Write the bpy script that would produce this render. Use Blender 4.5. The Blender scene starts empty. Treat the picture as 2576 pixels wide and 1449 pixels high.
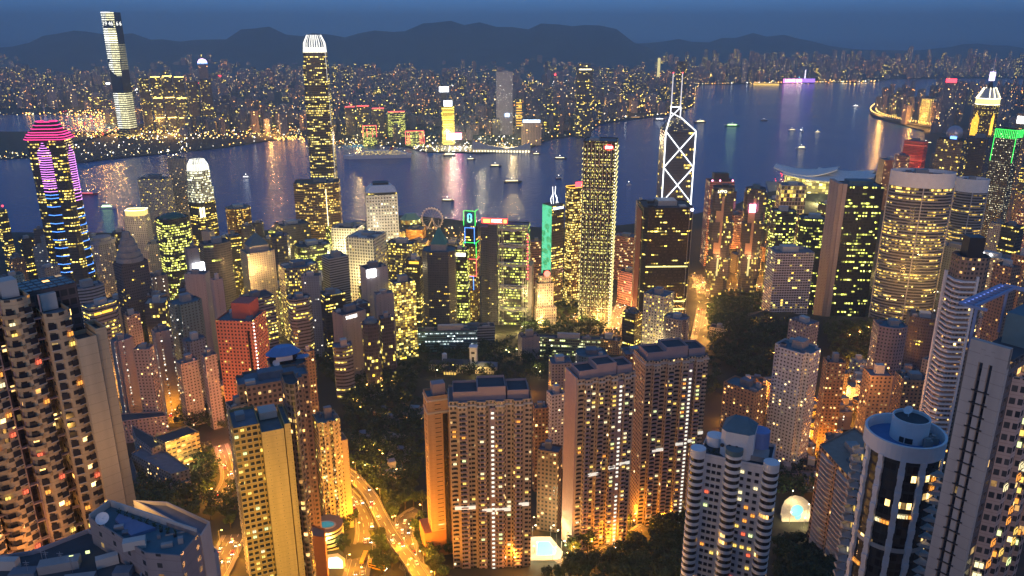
import bpy, math, random
from mathutils import Vector, Matrix
R = math.radians
S = bpy.context.scene
COL = S.collection
rng = random.Random(7)

# ---------------------------------------------------------------- camera, sky, sun, exposure
CAM_H = 425.0
PITCH = R(18.25)
FD = 1974.0                      # focal length in the 2576-wide measuring frame
cam_d = bpy.data.cameras.new('camera')
cam_d.sensor_width = 36.0
cam_d.lens = 36.0 * FD / 2576.0
cam_d.clip_start = 1.0
cam_d.clip_end = 60000.0
cam = bpy.data.objects.new('camera', cam_d)
cam.location = (0, 0, CAM_H)
cam.rotation_euler = (R(90) - PITCH, 0, 0)
COL.objects.link(cam)
S.camera = cam

W = bpy.data.worlds.new('World')
S.world = W
W.use_nodes = True
wn = W.node_tree
bg = wn.nodes['Background']
sky = wn.nodes.new('ShaderNodeTexSky')
sky.sky_type = 'NISHITA'
sky.sun_disc = False
sky.sun_elevation = R(3.0)
sky.sun_rotation = R(183)
sky.altitude = 400
sky.air_density = 1.2
sky.dust_density = 0.2
sky.ozone_density = 4.2
# the dusk sky's low red band lies behind the far haze: read the sky a little above the horizon
tcw = wn.nodes.new('ShaderNodeTexCoord'); add = wn.nodes.new('ShaderNodeVectorMath'); add.operation = 'ADD'; add.inputs[1].default_value = (0, 0, .55)
nrm = wn.nodes.new('ShaderNodeVectorMath'); nrm.operation = 'NORMALIZE'
wn.links.new(tcw.outputs['Generated'], add.inputs[0]); wn.links.new(add.outputs[0], nrm.inputs[0]); wn.links.new(nrm.outputs[0], sky.inputs[0])
hsv = wn.nodes.new('ShaderNodeHueSaturation')
hsv.inputs['Saturation'].default_value = 0.98
hsv.inputs['Hue'].default_value = 0.503
hsv.inputs['Value'].default_value = 1.12
wn.links.new(sky.outputs[0], hsv.inputs['Color'])
wn.links.new(hsv.outputs[0], bg.inputs['Color'])
bg.inputs['Strength'].default_value = 0.15

sun_d = bpy.data.lights.new('sun', 'SUN')
sun_d.energy = 0.24
sun_d.angle = R(25)
sun_d.color = (1.0, 0.66, 0.42)
sun = bpy.data.objects.new('sun', sun_d)
sun.rotation_euler = Vector((0.06, 1.0, -0.17)).to_track_quat('-Z', 'Y').to_euler()
COL.objects.link(sun)

S.view_settings.view_transform = 'Standard'
S.view_settings.look = 'None'
S.view_settings.gamma = 1.0
S.view_settings.exposure = 1.8
EK = 0.287                       # lamp strengths below are written for exposure 0
S.cycles.use_denoising = True
S.cycles.max_bounces = 5
S.cycles.diffuse_bounces = 2
S.cycles.glossy_bounces = 3
S.cycles.transmission_bounces = 2
S.cycles.volume_bounces = 0
S.cycles.sample_clamp_indirect = 3.0
S.cycles.sample_clamp_direct = 30.0
S.cycles.use_light_tree = True
S.cycles.use_adaptive_sampling = False

# ---------------------------------------------------------------- measuring helpers
def ray(u, v):
    """Direction through a measured point of the 2576 x 1449 frame: (x per metre ahead, drop per metre ahead)."""
    a = (u - 1288.0) / FD
    b = (v - 724.5) / FD
    cp, sp = math.cos(PITCH), math.sin(PITCH)
    y = cp - b * sp
    return a / y, (sp + b * cp) / y
_PROF = [(-400, 300), (0, 320), (100, 292), (200, 215), (300, 160), (400, 118), (500, 95), (650, 75), (800, 55), (950, 30), (1100, 10), (1250, 5), (9e9, 5)]
def hgt(x, y):
    return base_hgt(x, y) + 54 * math.exp(-((x - 430) / 135) ** 2 - ((y - 885) / 95) ** 2) + 34 * math.exp(-((x - 318) / 62) ** 2 - ((y - 960) / 85) ** 2)
def base_hgt(x, y):
    for (a, za), (b, zb) in zip(_PROF, _PROF[1:]):
        if y <= b:
            return za + (zb - za) * max(0, (y - a)) / (b - a) if y > a else za
    return 5.0
def at_z(u, v, z=0.0):
    a, d = ray(u, v)
    y = (CAM_H - z) / max(d, 1e-4)
    return Vector((a * y, y, z))
def at_y(u, v, y):
    a, d = ray(u, v)
    return Vector((a * y, y, CAM_H - d * y))
def ground(u, v):
    a, d = ray(u, v)
    lo, hi = 60.0, 4000.0
    for _ in range(40):
        m = (lo + hi) / 2
        if CAM_H - d * m > hgt(a * m, m): lo = m
        else: hi = m
    return Vector((a * lo, lo, hgt(a * lo, lo)))
def px(n, y, v=700):
    """n measured px at ground distance y, on row v, in metres."""
    a0, _ = ray(0, v); a1, _ = ray(1, v)
    return n * (a1 - a0) * y

# ---------------------------------------------------------------- scene helpers
def tag(o, label=None, cat=None, group=None, kind=None):
    if label: o['label'] = label
    if cat: o['category'] = cat
    if group: o['group'] = group
    if kind: o['kind'] = kind
    return o
def empty(name, loc, rz=0.0):
    o = bpy.data.objects.new(name, None)
    o.empty_display_size = 1.0
    o.location = loc
    o.rotation_euler = (0, 0, rz)
    COL.objects.link(o)
    return o
def thing(name, loc, rz, label, cat, group=None):
    return tag(empty(name, loc, rz), label, cat, group)
def put(mesh, name, parent=None, loc=(0, 0, 0), rz=0.0, sc=None):
    o = bpy.data.objects.new(name, mesh)
    o.location = loc
    o.rotation_euler = (0, 0, rz)
    if sc: o.scale = sc
    if parent: o.parent = parent
    COL.objects.link(o)
    return o
def copy_tree(o, parent=None):
    c = o.copy(); COL.objects.link(c)
    if parent is not None: c.parent = parent
    for ch in list(o.children): copy_tree(ch, c)
    return c

class MB:
    """Collects faces with metre UVs; becomes ONE mesh object."""
    def __init__(s): s.v = []; s.f = []; s.uv = []; s.mi = []
    def face(s, pts, uvs=None, mi=0):
        n = len(s.v); s.v += [tuple(p) for p in pts]; s.f.append(tuple(range(n, n + len(pts))))
        if uvs is None:
            a = Vector(pts[0]); e = (Vector(pts[1]) - a)
            e = e.normalized() if e.length else Vector((1, 0, 0))
            nn = Vector((0, 0, 0))
            for i in range(1, len(pts) - 1):
                nn += (Vector(pts[i]) - a).cross(Vector(pts[i + 1]) - a)
            g = nn.normalized().cross(e) if nn.length else Vector((0, 1, 0))
            uvs = [((Vector(p) - a).dot(e), (Vector(p) - a).dot(g)) for p in pts]
        s.uv += uvs; s.mi.append(mi)
    def prism(s, pts, z0, z1, top=True, bottom=False, mi=0, u0=0.0, pts2=None):
        """Closed plan polygon (counter-clockwise), extruded; pts2 = plan at the top."""
        q = pts2 or pts; n = len(pts); u = u0
        for i in range(n):
            j = (i + 1) % n
            a, b, c, d = pts[i], pts[j], q[j], q[i]
            L = math.hypot(b[0] - a[0], b[1] - a[1])
            s.face([(a[0], a[1], z0), (b[0], b[1], z0), (c[0], c[1], z1), (d[0], d[1], z1)], [(u, 0), (u + L, 0), (u + L, z1 - z0), (u, z1 - z0)], mi)
            u += L
        if top: s.face([(p[0], p[1], z1) for p in q], None, mi)
        if bottom: s.face([(p[0], p[1], z0) for p in reversed(pts)], None, mi)
        return s
    def box(s, cx, cy, z0, sx, sy, sz, rz=0.0, bottom=True, mi=0):
        c, k = math.cos(rz), math.sin(rz)
        pts = [(cx + x * c - y * k, cy + x * k + y * c) for x, y in ((-sx / 2, -sy / 2), (sx / 2, -sy / 2), (sx / 2, sy / 2), (-sx / 2, sy / 2))]
        return s.prism(pts, z0, z0 + sz, True, bottom, mi)
    def cyl(s, cx, cy, z0, r, h, n=12, r2=None, bottom=False, mi=0):
        p = circ(r, n, cx, cy); q = circ(r if r2 is None else r2, n, cx, cy)
        return s.prism(p, z0, z0 + h, True, bottom, mi, 0.0, q)
    def tube(s, a, b, r, n=6, r2=None, mi=0):
        a = Vector(a); b = Vector(b); d = b - a
        if d.length < 1e-6: return s
        d.normalize(); t = Vector((0, 0, 1)) if abs(d.z) < .9 else Vector((1, 0, 0))
        e = d.cross(t).normalized(); g = e.cross(d); r2 = r if r2 is None else r2
        A = [a + (e * math.cos(6.2832 * i / n) + g * math.sin(6.2832 * i / n)) * r for i in range(n)]
        B = [b + (e * math.cos(6.2832 * i / n) + g * math.sin(6.2832 * i / n)) * r2 for i in range(n)]
        for i in range(n):
            j = (i + 1) % n
            s.face([A[j], A[i], B[i], B[j]], None, mi)
        s.face(A, None, mi); s.face(B[::-1], None, mi)
        return s
    def ball(s, c, r, n=8, m=5, sz=1.0, mi=0, half=False):
        c = Vector(c); rows = []
        for i in range(m + 1):
            th = (math.pi / 2 if half else math.pi) * i / m
            rows.append([c + Vector((r * math.sin(th) * math.cos(6.2832 * k / n), r * math.sin(th) * math.sin(6.2832 * k / n), r * sz * math.cos(th))) for k in range(n)])
        for i in range(m):
            for k in range(n):
                l = (k + 1) % n
                if i == 0: s.face([rows[0][0], rows[1][k], rows[1][l]], None, mi)
                elif i == m - 1 and not half: s.face([rows[i][k], rows[m][0], rows[i][l]], None, mi)
                else: s.face([rows[i][k], rows[i + 1][k], rows[i + 1][l], rows[i][l]], None, mi)
        return s
    def mesh(s, name, mats):
        me = bpy.data.meshes.new(name)
        me.from_pydata(s.v, [], s.f)
        ul = me.uv_layers.new(name='UVMap')
        ul.data.foreach_set('uv', [c for p in s.uv for c in p])
        for m in (mats if isinstance(mats, (list, tuple)) else [mats]): me.materials.append(m)
        if any(s.mi): me.polygons.foreach_set('material_index', s.mi)
        return me
    def obj(s, name, mat, parent=None, loc=(0, 0, 0), rz=0.0):
        return put(s.mesh(name, mat), name, parent, loc, rz)

def circ(r, n, cx=0.0, cy=0.0, ry=None, a0=0.0):
    ry = r if ry is None else ry
    return [(cx + r * math.cos(a0 + 2 * math.pi * i / n), cy + ry * math.sin(a0 + 2 * math.pi * i / n)) for i in range(n)]
def rect(w, d, cx=0.0, cy=0.0):
    return [(cx - w / 2, cy - d / 2), (cx + w / 2, cy - d / 2), (cx + w / 2, cy + d / 2), (cx - w / 2, cy + d / 2)]
def cham(w, d, c):
    a, b = w / 2, d / 2
    return [(-a + c, -b), (a - c, -b), (a, -b + c), (a, b - c), (a - c, b), (-a + c, b), (-a, b - c), (-a, -b + c)]
def cross(w, d, k):
    """Plan with the four corners cut back, as on point-block flats."""
    a, b = w / 2, d / 2; i, j = a - k, b - k
    return [(-i, -b), (i, -b), (i, -j), (a, -j), (a, j), (i, j), (i, b), (-i, b), (-i, j), (-a, j), (-a, -j), (-i, -j)]
def bays(w, d, n, dep):
    """Front and back with projecting bays, as on flats with bay windows."""
    a, b = w / 2, d / 2; step = w / (2 * n + 1); f = []; g = []
    x = -a; out = False
    for i in range(2 * n + 1):
        yy = -b - (dep if i % 2 else 0)
        f += [(x, yy), (x + step, yy)]; x += step
    g = [(-p[0], -p[1]) for p in f]
    return f + g
def inset(pts, t):
    """Offset a counter-clockwise plan inwards by t (rough, for parapets)."""
    n = len(pts); out = []
    for i in range(n):
        a, b, c = Vector(pts[i - 1]), Vector(pts[i]), Vector(pts[(i + 1) % n])
        e1 = (b - a).normalized(); e2 = (c - b).normalized()
        n1 = Vector((-e1.y, e1.x)); n2 = Vector((-e2.y, e2.x)); m = n1 + n2
        k = m.length_squared
        m = n1 if k < 1e-3 else m * (2.0 / k)
        out.append((b.x + m.x * t, b.y + m.y * t))
    return out
# ---------------------------------------------------------------- materials
class NT:
    def __init__(s, tree): s.t = tree; s.n = tree.nodes; s.l = tree.links
    def new(s, typ, **kw):
        n = s.n.new(typ)
        for k, v in kw.items(): setattr(n, k, v)
        return n
    def put(s, sock, v):
        if isinstance(v, bpy.types.NodeSocket): s.l.new(v, sock)
        elif isinstance(v, (tuple, list)) and len(v) == 3 and sock.type == 'RGBA': sock.default_value = (*v, 1)
        else: sock.default_value = v
    def m(s, op, a, b=0.0, c=0.0):
        n = s.n.new('ShaderNodeMath'); n.operation = op
        s.put(n.inputs[0], a); s.put(n.inputs[1], b); s.put(n.inputs[2], c)
        return n.outputs[0]
    def mix(s, f, a, b, typ='MIX'):
        n = s.n.new('ShaderNodeMix'); n.data_type = 'RGBA'; n.blend_type = typ
        s.put(n.inputs[0], f); s.put(n.inputs[6], a); s.put(n.inputs[7], b)
        return n.outputs[2]
    def white(s, x, y, z):
        c = s.n.new('ShaderNodeCombineXYZ'); s.put(c.inputs[0], x); s.put(c.inputs[1], y); s.put(c.inputs[2], z)
        w = s.n.new('ShaderNodeTexWhiteNoise'); w.noise_dimensions = '3D'; s.l.new(c.outputs[0], w.inputs['Vector'])
        return w.outputs['Value']

def facade_group():
    g = bpy.data.node_groups.new('facade', 'ShaderNodeTree')
    I = g.interface
    def inp(n, t, d):
        s = I.new_socket(n, in_out='INPUT', socket_type=t); s.default_value = d
    for n, d in (('wall', (.4, .4, .4, 1)), ('glass', (.03, .03, .04, 1)), ('ca', (1, .8, .3, 1)), ('cb', (1, .9, .6, 1))): inp(n, 'NodeSocketColor', d)
    for n, d in (('bay', 3.), ('floor', 3.), ('ww', .6), ('wh', .5), ('lit', .2), ('power', 2.), ('run', 1.), ('fv', .5), ('seed', 0.), ('vary', .35), ('disc', 0.)): inp(n, 'NodeSocketFloat', d)
    I.new_socket('shader', in_out='OUTPUT', socket_type='NodeSocketShader')
    T = NT(g); gi = T.new('NodeGroupInput'); go = T.new('NodeGroupOutput'); i = gi.outputs
    uv = T.new('ShaderNodeUVMap'); sp = T.new('ShaderNodeSeparateXYZ'); T.l.new(uv.outputs[0], sp.inputs[0])
    oi = T.new('ShaderNodeObjectInfo')
    seed = T.m('ADD', T.m('MULTIPLY', oi.outputs['Random'], 91.7), i['seed'])
    ux = T.m('DIVIDE', sp.outputs[0], i['bay']); vy = T.m('DIVIDE', sp.outputs[1], i['floor'])
    cx = T.m('FLOOR', ux); cy = T.m('FLOOR', vy); fx = T.m('FRACT', ux); fy = T.m('FRACT', vy)
    inx = T.m('LESS_THAN', T.m('ABSOLUTE', T.m('SUBTRACT', fx, .5)), T.m('MULTIPLY', i['ww'], .5))
    iny = T.m('LESS_THAN', T.m('ABSOLUTE', T.m('SUBTRACT', fy, .52)), T.m('MULTIPLY', i['wh'], .5))
    sq = T.m('MULTIPLY', inx, iny)
    rr = T.m('SQRT', T.m('ADD', T.m('POWER', T.m('ABSOLUTE', T.m('SUBTRACT', fx, .5)), 2.0), T.m('POWER', T.m('ABSOLUTE', T.m('SUBTRACT', fy, .5)), 2.0)))
    ro = T.m('LESS_THAN', rr, T.m('MULTIPLY', i['ww'], .5))
    win = T.m('ADD', T.m('MULTIPLY', sq, T.m('SUBTRACT', 1.0, i['disc'])), T.m('MULTIPLY', ro, i['disc']))
    r1 = T.white(T.m('FLOOR', T.m('DIVIDE', T.m('ADD', cx, T.m('MULTIPLY', T.white(cy, 3.3, seed), 7.0)), i['run'])), cy, seed)
    r2 = T.white(cx, cy, T.m('ADD', seed, 17.3)); r3 = T.white(cy, 5.5, T.m('ADD', seed, 4.1)); r4 = T.white(cx, cy, T.m('ADD', seed, 41.9))
    r5 = T.white(T.m('FLOOR', T.m('MULTIPLY', ux, 3.0)), T.m('FLOOR', T.m('MULTIPLY', vy, 2.0)), seed)
    p = T.m('MULTIPLY', i['lit'], T.m('ADD', T.m('SUBTRACT', 1.0, i['fv']), T.m('MULTIPLY', i['fv'], T.m('MULTIPLY', T.m('POWER', r3, 2.0), 3.0))))
    lit = T.m('MULTIPLY', T.m('LESS_THAN', r1, p), T.m('LESS_THAN', r4, .88))
    br = T.m('MULTIPLY', T.m('ADD', .10, T.m('MULTIPLY', T.m('POWER', r2, 2.4), 2.1)), T.m('ADD', .55, T.m('MULTIPLY', r5, .7)))
    e = T.m('MULTIPLY', T.m('MULTIPLY', lit, win), T.m('MULTIPLY', br, i['power']))
    ecol = T.mix(r4, i['ca'], i['cb'])
    # walls weather a little: rain streaks down the facade and a tone of its own for each building
    tc = T.new('ShaderNodeTexCoord'); mp = T.new('ShaderNodeMapping'); mp.inputs['Scale'].default_value = (.35, .35, .03)
    T.l.new(tc.outputs['Object'], mp.inputs[0])
    nz = T.new('ShaderNodeTexNoise'); nz.inputs['Scale'].default_value = 1.0; nz.inputs['Detail'].default_value = 4.0
    T.l.new(mp.outputs[0], nz.inputs['Vector'])
    tone = T.m('MULTIPLY', T.m('ADD', T.m('SUBTRACT', 1.0, T.m('MULTIPLY', i['vary'], .5)), T.m('MULTIPLY', oi.outputs['Random'], i['vary'])), T.m('ADD', .72, T.m('MULTIPLY', nz.outputs[0], .5)))
    # the joint at every storey
    joint = T.m('SUBTRACT', 1.0, T.m('MULTIPLY', T.m('LESS_THAN', fy, .06), .22))
    wc = T.mix(1.0, i['wall'], T.m('MULTIPLY', tone, joint), 'MULTIPLY')
    wcn = wc.node; 
    gl = T.mix(T.m('MULTIPLY', r2, .6), i['glass'], (.12, .11, .10))
    base = T.mix(win, wc, gl)
    b = T.new('ShaderNodeBsdfPrincipled')
    T.l.new(base, b.inputs['Base Color'])
    T.l.new(T.m('SUBTRACT', .82, T.m('MULTIPLY', win, .6)), b.inputs['Roughness'])
    T.l.new(ecol, b.inputs['Emission Color']); T.l.new(e, b.inputs['Emission Strength'])
    T.l.new(b.outputs[0], go.inputs[0])
    return g
FG = facade_group()
YEL = ((1, .60, .04), (1, .86, .24)); WARM = ((1, .42, .09), (1, .74, .28)); MIXD = ((1, .46, .08), (1, .84, .42)); GRN = ((.80, .88, .10), (1, .92, .25)); WHT = ((.95, .95, .85), (1, .88, .60)); ORG = ((1, .30, .05), (1, .55, .15))
_fac = {}
def fac(name, wall, glass=(.03, .035, .045), bay=3., floor=3.3, ww=.6, wh=.5, lit=.2, col=YEL, power=2., run=1., fv=.5, vary=.35, disc=0.):
    m = bpy.data.materials.new(name); m.use_nodes = True
    t = m.node_tree; t.nodes.clear()
    g = t.nodes.new('ShaderNodeGroup'); g.node_tree = FG
    o = t.nodes.new('ShaderNodeOutputMaterial'); t.links.new(g.outputs[0], o.inputs[0])
    for k, v in dict(wall=wall, glass=glass, ca=col[0], cb=col[1]).items(): g.inputs[k].default_value = (*v, 1)
    for k, v in dict(bay=bay, floor=floor, ww=ww, wh=wh, lit=lit, power=power * EK, run=run, fv=fv, seed=len(_fac) * 3.7, vary=vary, disc=disc).items(): g.inputs[k].default_value = v
    m.cycles.emission_sampling = 'NONE'
    _fac[name] = m
    return m
def plain(name, col, rough=.8, metal=0., noise=.25, scale=.4, spec=.5):
    m = bpy.data.materials.new(name); m.use_nodes = True
    T = NT(m.node_tree); b = T.n['Principled BSDF']
    tc = T.new('ShaderNodeTexCoord'); nz = T.new('ShaderNodeTexNoise'); nz.inputs['Scale'].default_value = scale; nz.inputs['Detail'].default_value = 6
    T.l.new(tc.outputs['Object'], nz.inputs['Vector'])
    f = T.m('ADD', 1 - noise / 2 - noise * .1, T.m('MULTIPLY', nz.outputs[0], noise * 1.2))
    c = T.mix(1.0, col, f, 'MULTIPLY')
    T.l.new(c, b.inputs['Base Color'])
    b.inputs['Roughness'].default_value = rough; b.inputs['Metallic'].default_value = metal
    b.inputs['Specular IOR Level'].default_value = spec
    return m
def glow(name, col, power, sample=False, base=(.05, .05, .05)):
    m = bpy.data.materials.new(name); m.use_nodes = True
    b = m.node_tree.nodes['Principled BSDF']
    b.inputs['Base Color'].default_value = (*base, 1)
    b.inputs['Emission Color'].default_value = (*col, 1); b.inputs['Emission Strength'].default_value = power * EK
    m.cycles.emission_sampling = 'AUTO' if sample else 'NONE'
    return m
# ---------------------------------------------------------------- palette
M_ASPH = plain('asphalt', (.06, .055, .05), .75, noise=.5, scale=.3)
M_CONC = plain('concrete', (.30, .29, .28), .85, noise=.5, scale=.15)
M_ROOF = plain('roof_felt', (.16, .18, .21), .9, noise=.6, scale=.25)
M_ROOFD = plain('dark_roof', (.06, .07, .08), .9, noise=.6, scale=.25)
M_ROOFB = plain('blue_green_roof', (.09, .16, .19), .8, noise=.5, scale=.3)
M_ROOFT = plain('terrace_tiles', (.30, .22, .17), .8, noise=.5, scale=.3)
M_WHITE = plain('white_paint', (.72, .72, .72), .7, noise=.2, scale=.2)
M_PALE = plain('pale_render', (.50, .47, .43), .85, noise=.35, scale=.12)
M_PINKR = plain('pinkish_render', (.40, .29, .28), .85, noise=.35, scale=.12)
M_STEEL = plain('steel', (.45, .46, .48), .4, .7)
M_DARK = plain('dark_metal', (.04, .04, .045), .5, .3)
M_GLASSD = plain('dark_glass', (.02, .022, .028), .12, .0, spec=.8)
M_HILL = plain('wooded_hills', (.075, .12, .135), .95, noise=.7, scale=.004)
M_GRASS = plain('grassy_slope', (.030, .045, .022), .95, noise=.9, scale=.06)
M_SOIL = plain('city_ground', (.020, .024, .017), .9, noise=.8, scale=.02)
M_LINE = plain('road_paint', (.75, .72, .62), .8)
M_KERB = plain('kerb_stone', (.14, .135, .13), .85)
M_BARK = plain('bark', (.06, .045, .035), .95)
G_WHITE = glow('white_lamp', (1, .97, .88), 9)
G_STRIP = glow('white_light_tube', (.92, .95, 1), 3.2)
G_YEL = glow('yellow_lamp', (1, .62, .14), 8)
G_ORG = glow('sodium_lamp', (1, .38, .06), 14)
G_RED = glow('red_lamp', (1, .04, .06), 6)
G_REDT = glow('red_light_tube', (1, .10, .10), 3)
G_PINK = glow('pink_light_tube', (1, .05, .28), 2.6)
G_VIOL = glow('violet_light_tube', (.85, .28, 1), 2.4)
G_BLUE = glow('blue_light_tube', (.08, .28, 1), 3)
G_GREEN = glow('green_light_tube', (.05, 1, .12), 2.2)
G_AMBER = glow('amber_light_tube', (1, .48, .04), 2.6)
G_SCREEN = glow('white_screen', (.88, .93, 1), 5, True)
G_WARMW = glow('warm_white_lamp', (1, .86, .50), 5)

# ---------------------------------------------------------------- water
def water_mat():
    m = bpy.data.materials.new('harbour_water'); m.use_nodes = True
    T = NT(m.node_tree); b = T.n['Principled BSDF']
    b.inputs['Base Color'].default_value = (.0, .06, .26, 1)
    b.inputs['Roughness'].default_value = .22; b.inputs['IOR'].default_value = 1.33; b.inputs['Specular IOR Level'].default_value = .36
    tc = T.new('ShaderNodeTexCoord')
    mp = T.new('ShaderNodeMapping'); mp.inputs['Scale'].default_value = (.05, .11, .1); mp.inputs['Rotation'].default_value = (0, 0, .35)
    T.l.new(tc.outputs['Object'], mp.inputs[0])
    n1 = T.new('ShaderNodeTexNoise'); n1.inputs['Scale'].default_value = 1.0; n1.inputs['Detail'].default_value = 5; n1.inputs['Roughness'].default_value = .6
    T.l.new(mp.outputs[0], n1.inputs['Vector'])
    n2 = T.new('ShaderNodeTexNoise'); n2.inputs['Scale'].default_value = .004; n2.inputs['Detail'].default_value = 3
    T.l.new(tc.outputs['Object'], n2.inputs['Vector'])
    bp = T.new('ShaderNodeBump'); bp.inputs['Strength'].default_value = .45; bp.inputs['Distance'].default_value = 6.0
    T.l.new(n1.outputs[0], bp.inputs['Height']); T.l.new(bp.outputs[0], b.inputs['Normal'])
    T.l.new(T.m('ADD', .07, T.m('MULTIPLY', n2.outputs[0], .14)), b.inputs['Roughness'])
    return m
mb = MB(); mb.face([(-30000, -2000, 0), (30000, -2000, 0), (30000, 36000, 0), (-30000, 36000, 0)])
tag(mb.obj('harbour_water', water_mat()), kind='structure')

# ---------------------------------------------------------------- land
def table(pts):
    q = sorted((at_z(u, v).x, at_z(u, v).y) for u, v in pts)
    def f(x):
        if x <= q[0][0]: return q[0][1]
        for (a, ya), (b, yb) in zip(q, q[1:]):
            if x <= b: return ya + (yb - ya) * (x - a) / max(b - a, 1e-6)
        return q[-1][1]
    return f
shore_hk = table([(-400, 592), (0, 590), (230, 590), (560, 600), (740, 575), (860, 572), (1010, 545), (1090, 552), (1160, 560), (1300, 575), (1440, 580), (1560, 572), (1620, 565), (1740, 545), (1850, 520), (1910, 490), (2000, 478), (2110, 476), (2205, 435), (2330, 398), (2325, 330), (2200, 297), (2188, 275), (2240, 250), (2420, 236), (2900, 224)])
shore_kl = table([(-600, 402), (0, 402), (120, 394), (180, 414), (250, 404), (420, 387), (560, 373), (690, 353), (760, 346), (850, 366), (930, 362), (1040, 372), (1060, 384), (1160, 384), (1200, 388), (1320, 380), (1380, 352), (1480, 338), (1510, 312), (1600, 300), (1700, 288), (1745, 268), (1752, 225), (1760, 214), (1900, 211), (2200, 207), (2240, 200), (2400, 198), (2900, 196)])
def strip(name, x0, x1, dx, ylo, yhi, zf, mat, nrow):
    """Land as a sheet with a sea wall where it meets the water."""
    xs = [x0 + (x1 - x0) * i / int((x1 - x0) / dx) for i in range(int((x1 - x0) / dx) + 1)]
    b = MB(); grid = []
    for x in xs:
        a, c = ylo(x), yhi(x)
        rows = [a + (c - a) * (i / nrow) for i in range(nrow + 1)]
        grid.append([(x, y, zf(x, y)) for y in rows])
    for i in range(len(xs) - 1):
        for j in range(nrow):
            b.face([grid[i][j], grid[i + 1][j], grid[i + 1][j + 1], grid[i][j + 1]])
        for j in (0, nrow):
            p, q = grid[i][j], grid[i + 1][j]
            w = [(p[0], p[1], -3), (q[0], q[1], -3), q, p]
            b.face(w if j == 0 else w[::-1])
    return tag(b.obj(name, mat), kind='structure')
strip('ground', -1500, 5200, 25, lambda x: -400, shore_hk, hgt, M_SOIL, 90)
strip('far_shore_ground', -6000, 7500, 40, lambda x: shore_kl(x) if x > at_z(280, 335).x else max(shore_kl(x), at_z(0, 288).y), lambda x: 15000, lambda x, y: 3.5, M_SOIL, 3)
_xl = at_z(300, 335).x
strip('reclaimed_ground', -3500, _xl, 40, shore_kl, lambda x: at_z(0, 333).y, lambda x, y: 3.5, M_GRASS, 2)

# ---------------------------------------------------------------- hills
def ridge(name, crest, y1, depth, seed, mat):
    r = random.Random(seed); b = MB(); grid = []
    us = list(range(-500, 3301, 38)); n = 9
    for u in us:
        for (ua, va), (ub, vb) in zip(crest, crest[1:]):
            if u <= ub or (ub, vb) == crest[-1]:
                v = va + (vb - va) * max(0, min(1, (u - ua) / (ub - ua))); break
        p = at_y(u, v, y1); zc = max(p.z, 6) + r.uniform(-6, 6)
        col = []
        for j in range(n + 1):
            t = j / n
            s = t / .7 if t < .7 else (1 - t) / .3
            z = zc * (s ** 1.25) * (1 if t == .7 else r.uniform(.9, 1.06)) - 2
            y = y1 - depth * .7 + depth * t + (r.uniform(-90, 90) if 0 < j < n else 0)
            col.append((p.x * (y / y1) + r.uniform(-30, 30), y, min(z, zc)))
        grid.append(col)
    for i in range(len(us) - 1):
        for j in range(n): b.face([grid[i][j], grid[i + 1][j], grid[i + 1][j + 1], grid[i][j + 1]])
    o = tag(b.obj(name, mat), kind='structure')
    for p in o.data.polygons: p.use_smooth = True
    bm_weld(o.data)
def bm_weld(me):
    import bmesh
    bm = bmesh.new(); bm.from_mesh(me); bmesh.ops.remove_doubles(bm, verts=bm.verts, dist=.01); bm.to_mesh(me); bm.free()
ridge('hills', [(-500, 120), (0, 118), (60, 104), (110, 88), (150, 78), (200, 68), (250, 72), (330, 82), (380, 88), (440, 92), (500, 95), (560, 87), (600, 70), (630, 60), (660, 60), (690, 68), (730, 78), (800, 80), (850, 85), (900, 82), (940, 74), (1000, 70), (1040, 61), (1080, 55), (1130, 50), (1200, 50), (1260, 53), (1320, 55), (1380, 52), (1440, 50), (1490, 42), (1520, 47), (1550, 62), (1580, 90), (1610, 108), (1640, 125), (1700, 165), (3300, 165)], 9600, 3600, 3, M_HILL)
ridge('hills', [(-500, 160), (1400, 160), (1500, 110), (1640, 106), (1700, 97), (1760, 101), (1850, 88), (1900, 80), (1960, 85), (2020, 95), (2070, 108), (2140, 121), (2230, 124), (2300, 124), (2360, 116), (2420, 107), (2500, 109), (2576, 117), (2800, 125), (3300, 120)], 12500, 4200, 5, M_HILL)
# ---------------------------------------------------------------- facades
GL = (.025, .03, .04)
F_FAR = [fac('far_flats', (.34, .31, .37), GL, 5, 5, .7, .7, .05, MIXD, 5, 1, .6, .6), fac('far_flats_grey', (.22, .21, .27), GL, 5, 5, .8, .7, .07, YEL, 5, 1, .5, .6),
         fac('far_flats_warm', (.36, .28, .28), GL, 6, 5, .6, .7, .07, ORG, 5, 1, .4, .6), fac('far_offices', (.10, .10, .13), GL, 6, 5, .9, .6, .16, YEL, 5, 2, .8, .4)]
F_OFFY = fac('dark_office_yellow_rows', (.07, .065, .06), GL, 1.6, 4.0, .92, .42, .40, YEL, 3.0, 7, .75)
F_OFFG = fac('dark_office_green_rows', (.05, .052, .055), GL, 1.5, 4.0, .92, .55, .78, GRN, 2.2, 6, .5)
F_OFFB = fac('black_glass_office', (.012, .012, .016), (.012, .014, .02), 1.8, 4.0, .92, .42, .14, YEL, 2.6, 5, .95, .15)
F_IFC = fac('silver_office', (.13, .115, .095), GL, 1.5, 4.2, .90, .45, .46, ((1, .66, .07), (1, .86, .30)), 2.5, 6, .7, .2)
F_IFCL = fac('gold_lit_office', (.20, .13, .08), GL, 1.5, 4.0, .9, .5, .42, ((1, .55, .06), (1, .80, .22)), 2.0, 5, .5, .2)
F_GOLD = fac('gold_glass_office', (.30, .15, .04), (.12, .055, .015), 2., 4, .85, .5, .35, ((1, .50, .05), (1, .75, .2)), 1.9, 2, .6, .2)
F_GREY = fac('grey_flats', (.33, .31, .30), GL, 3.0, 3.0, .42, .42, .15, MIXD, 3.0, 1, .3)
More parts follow.
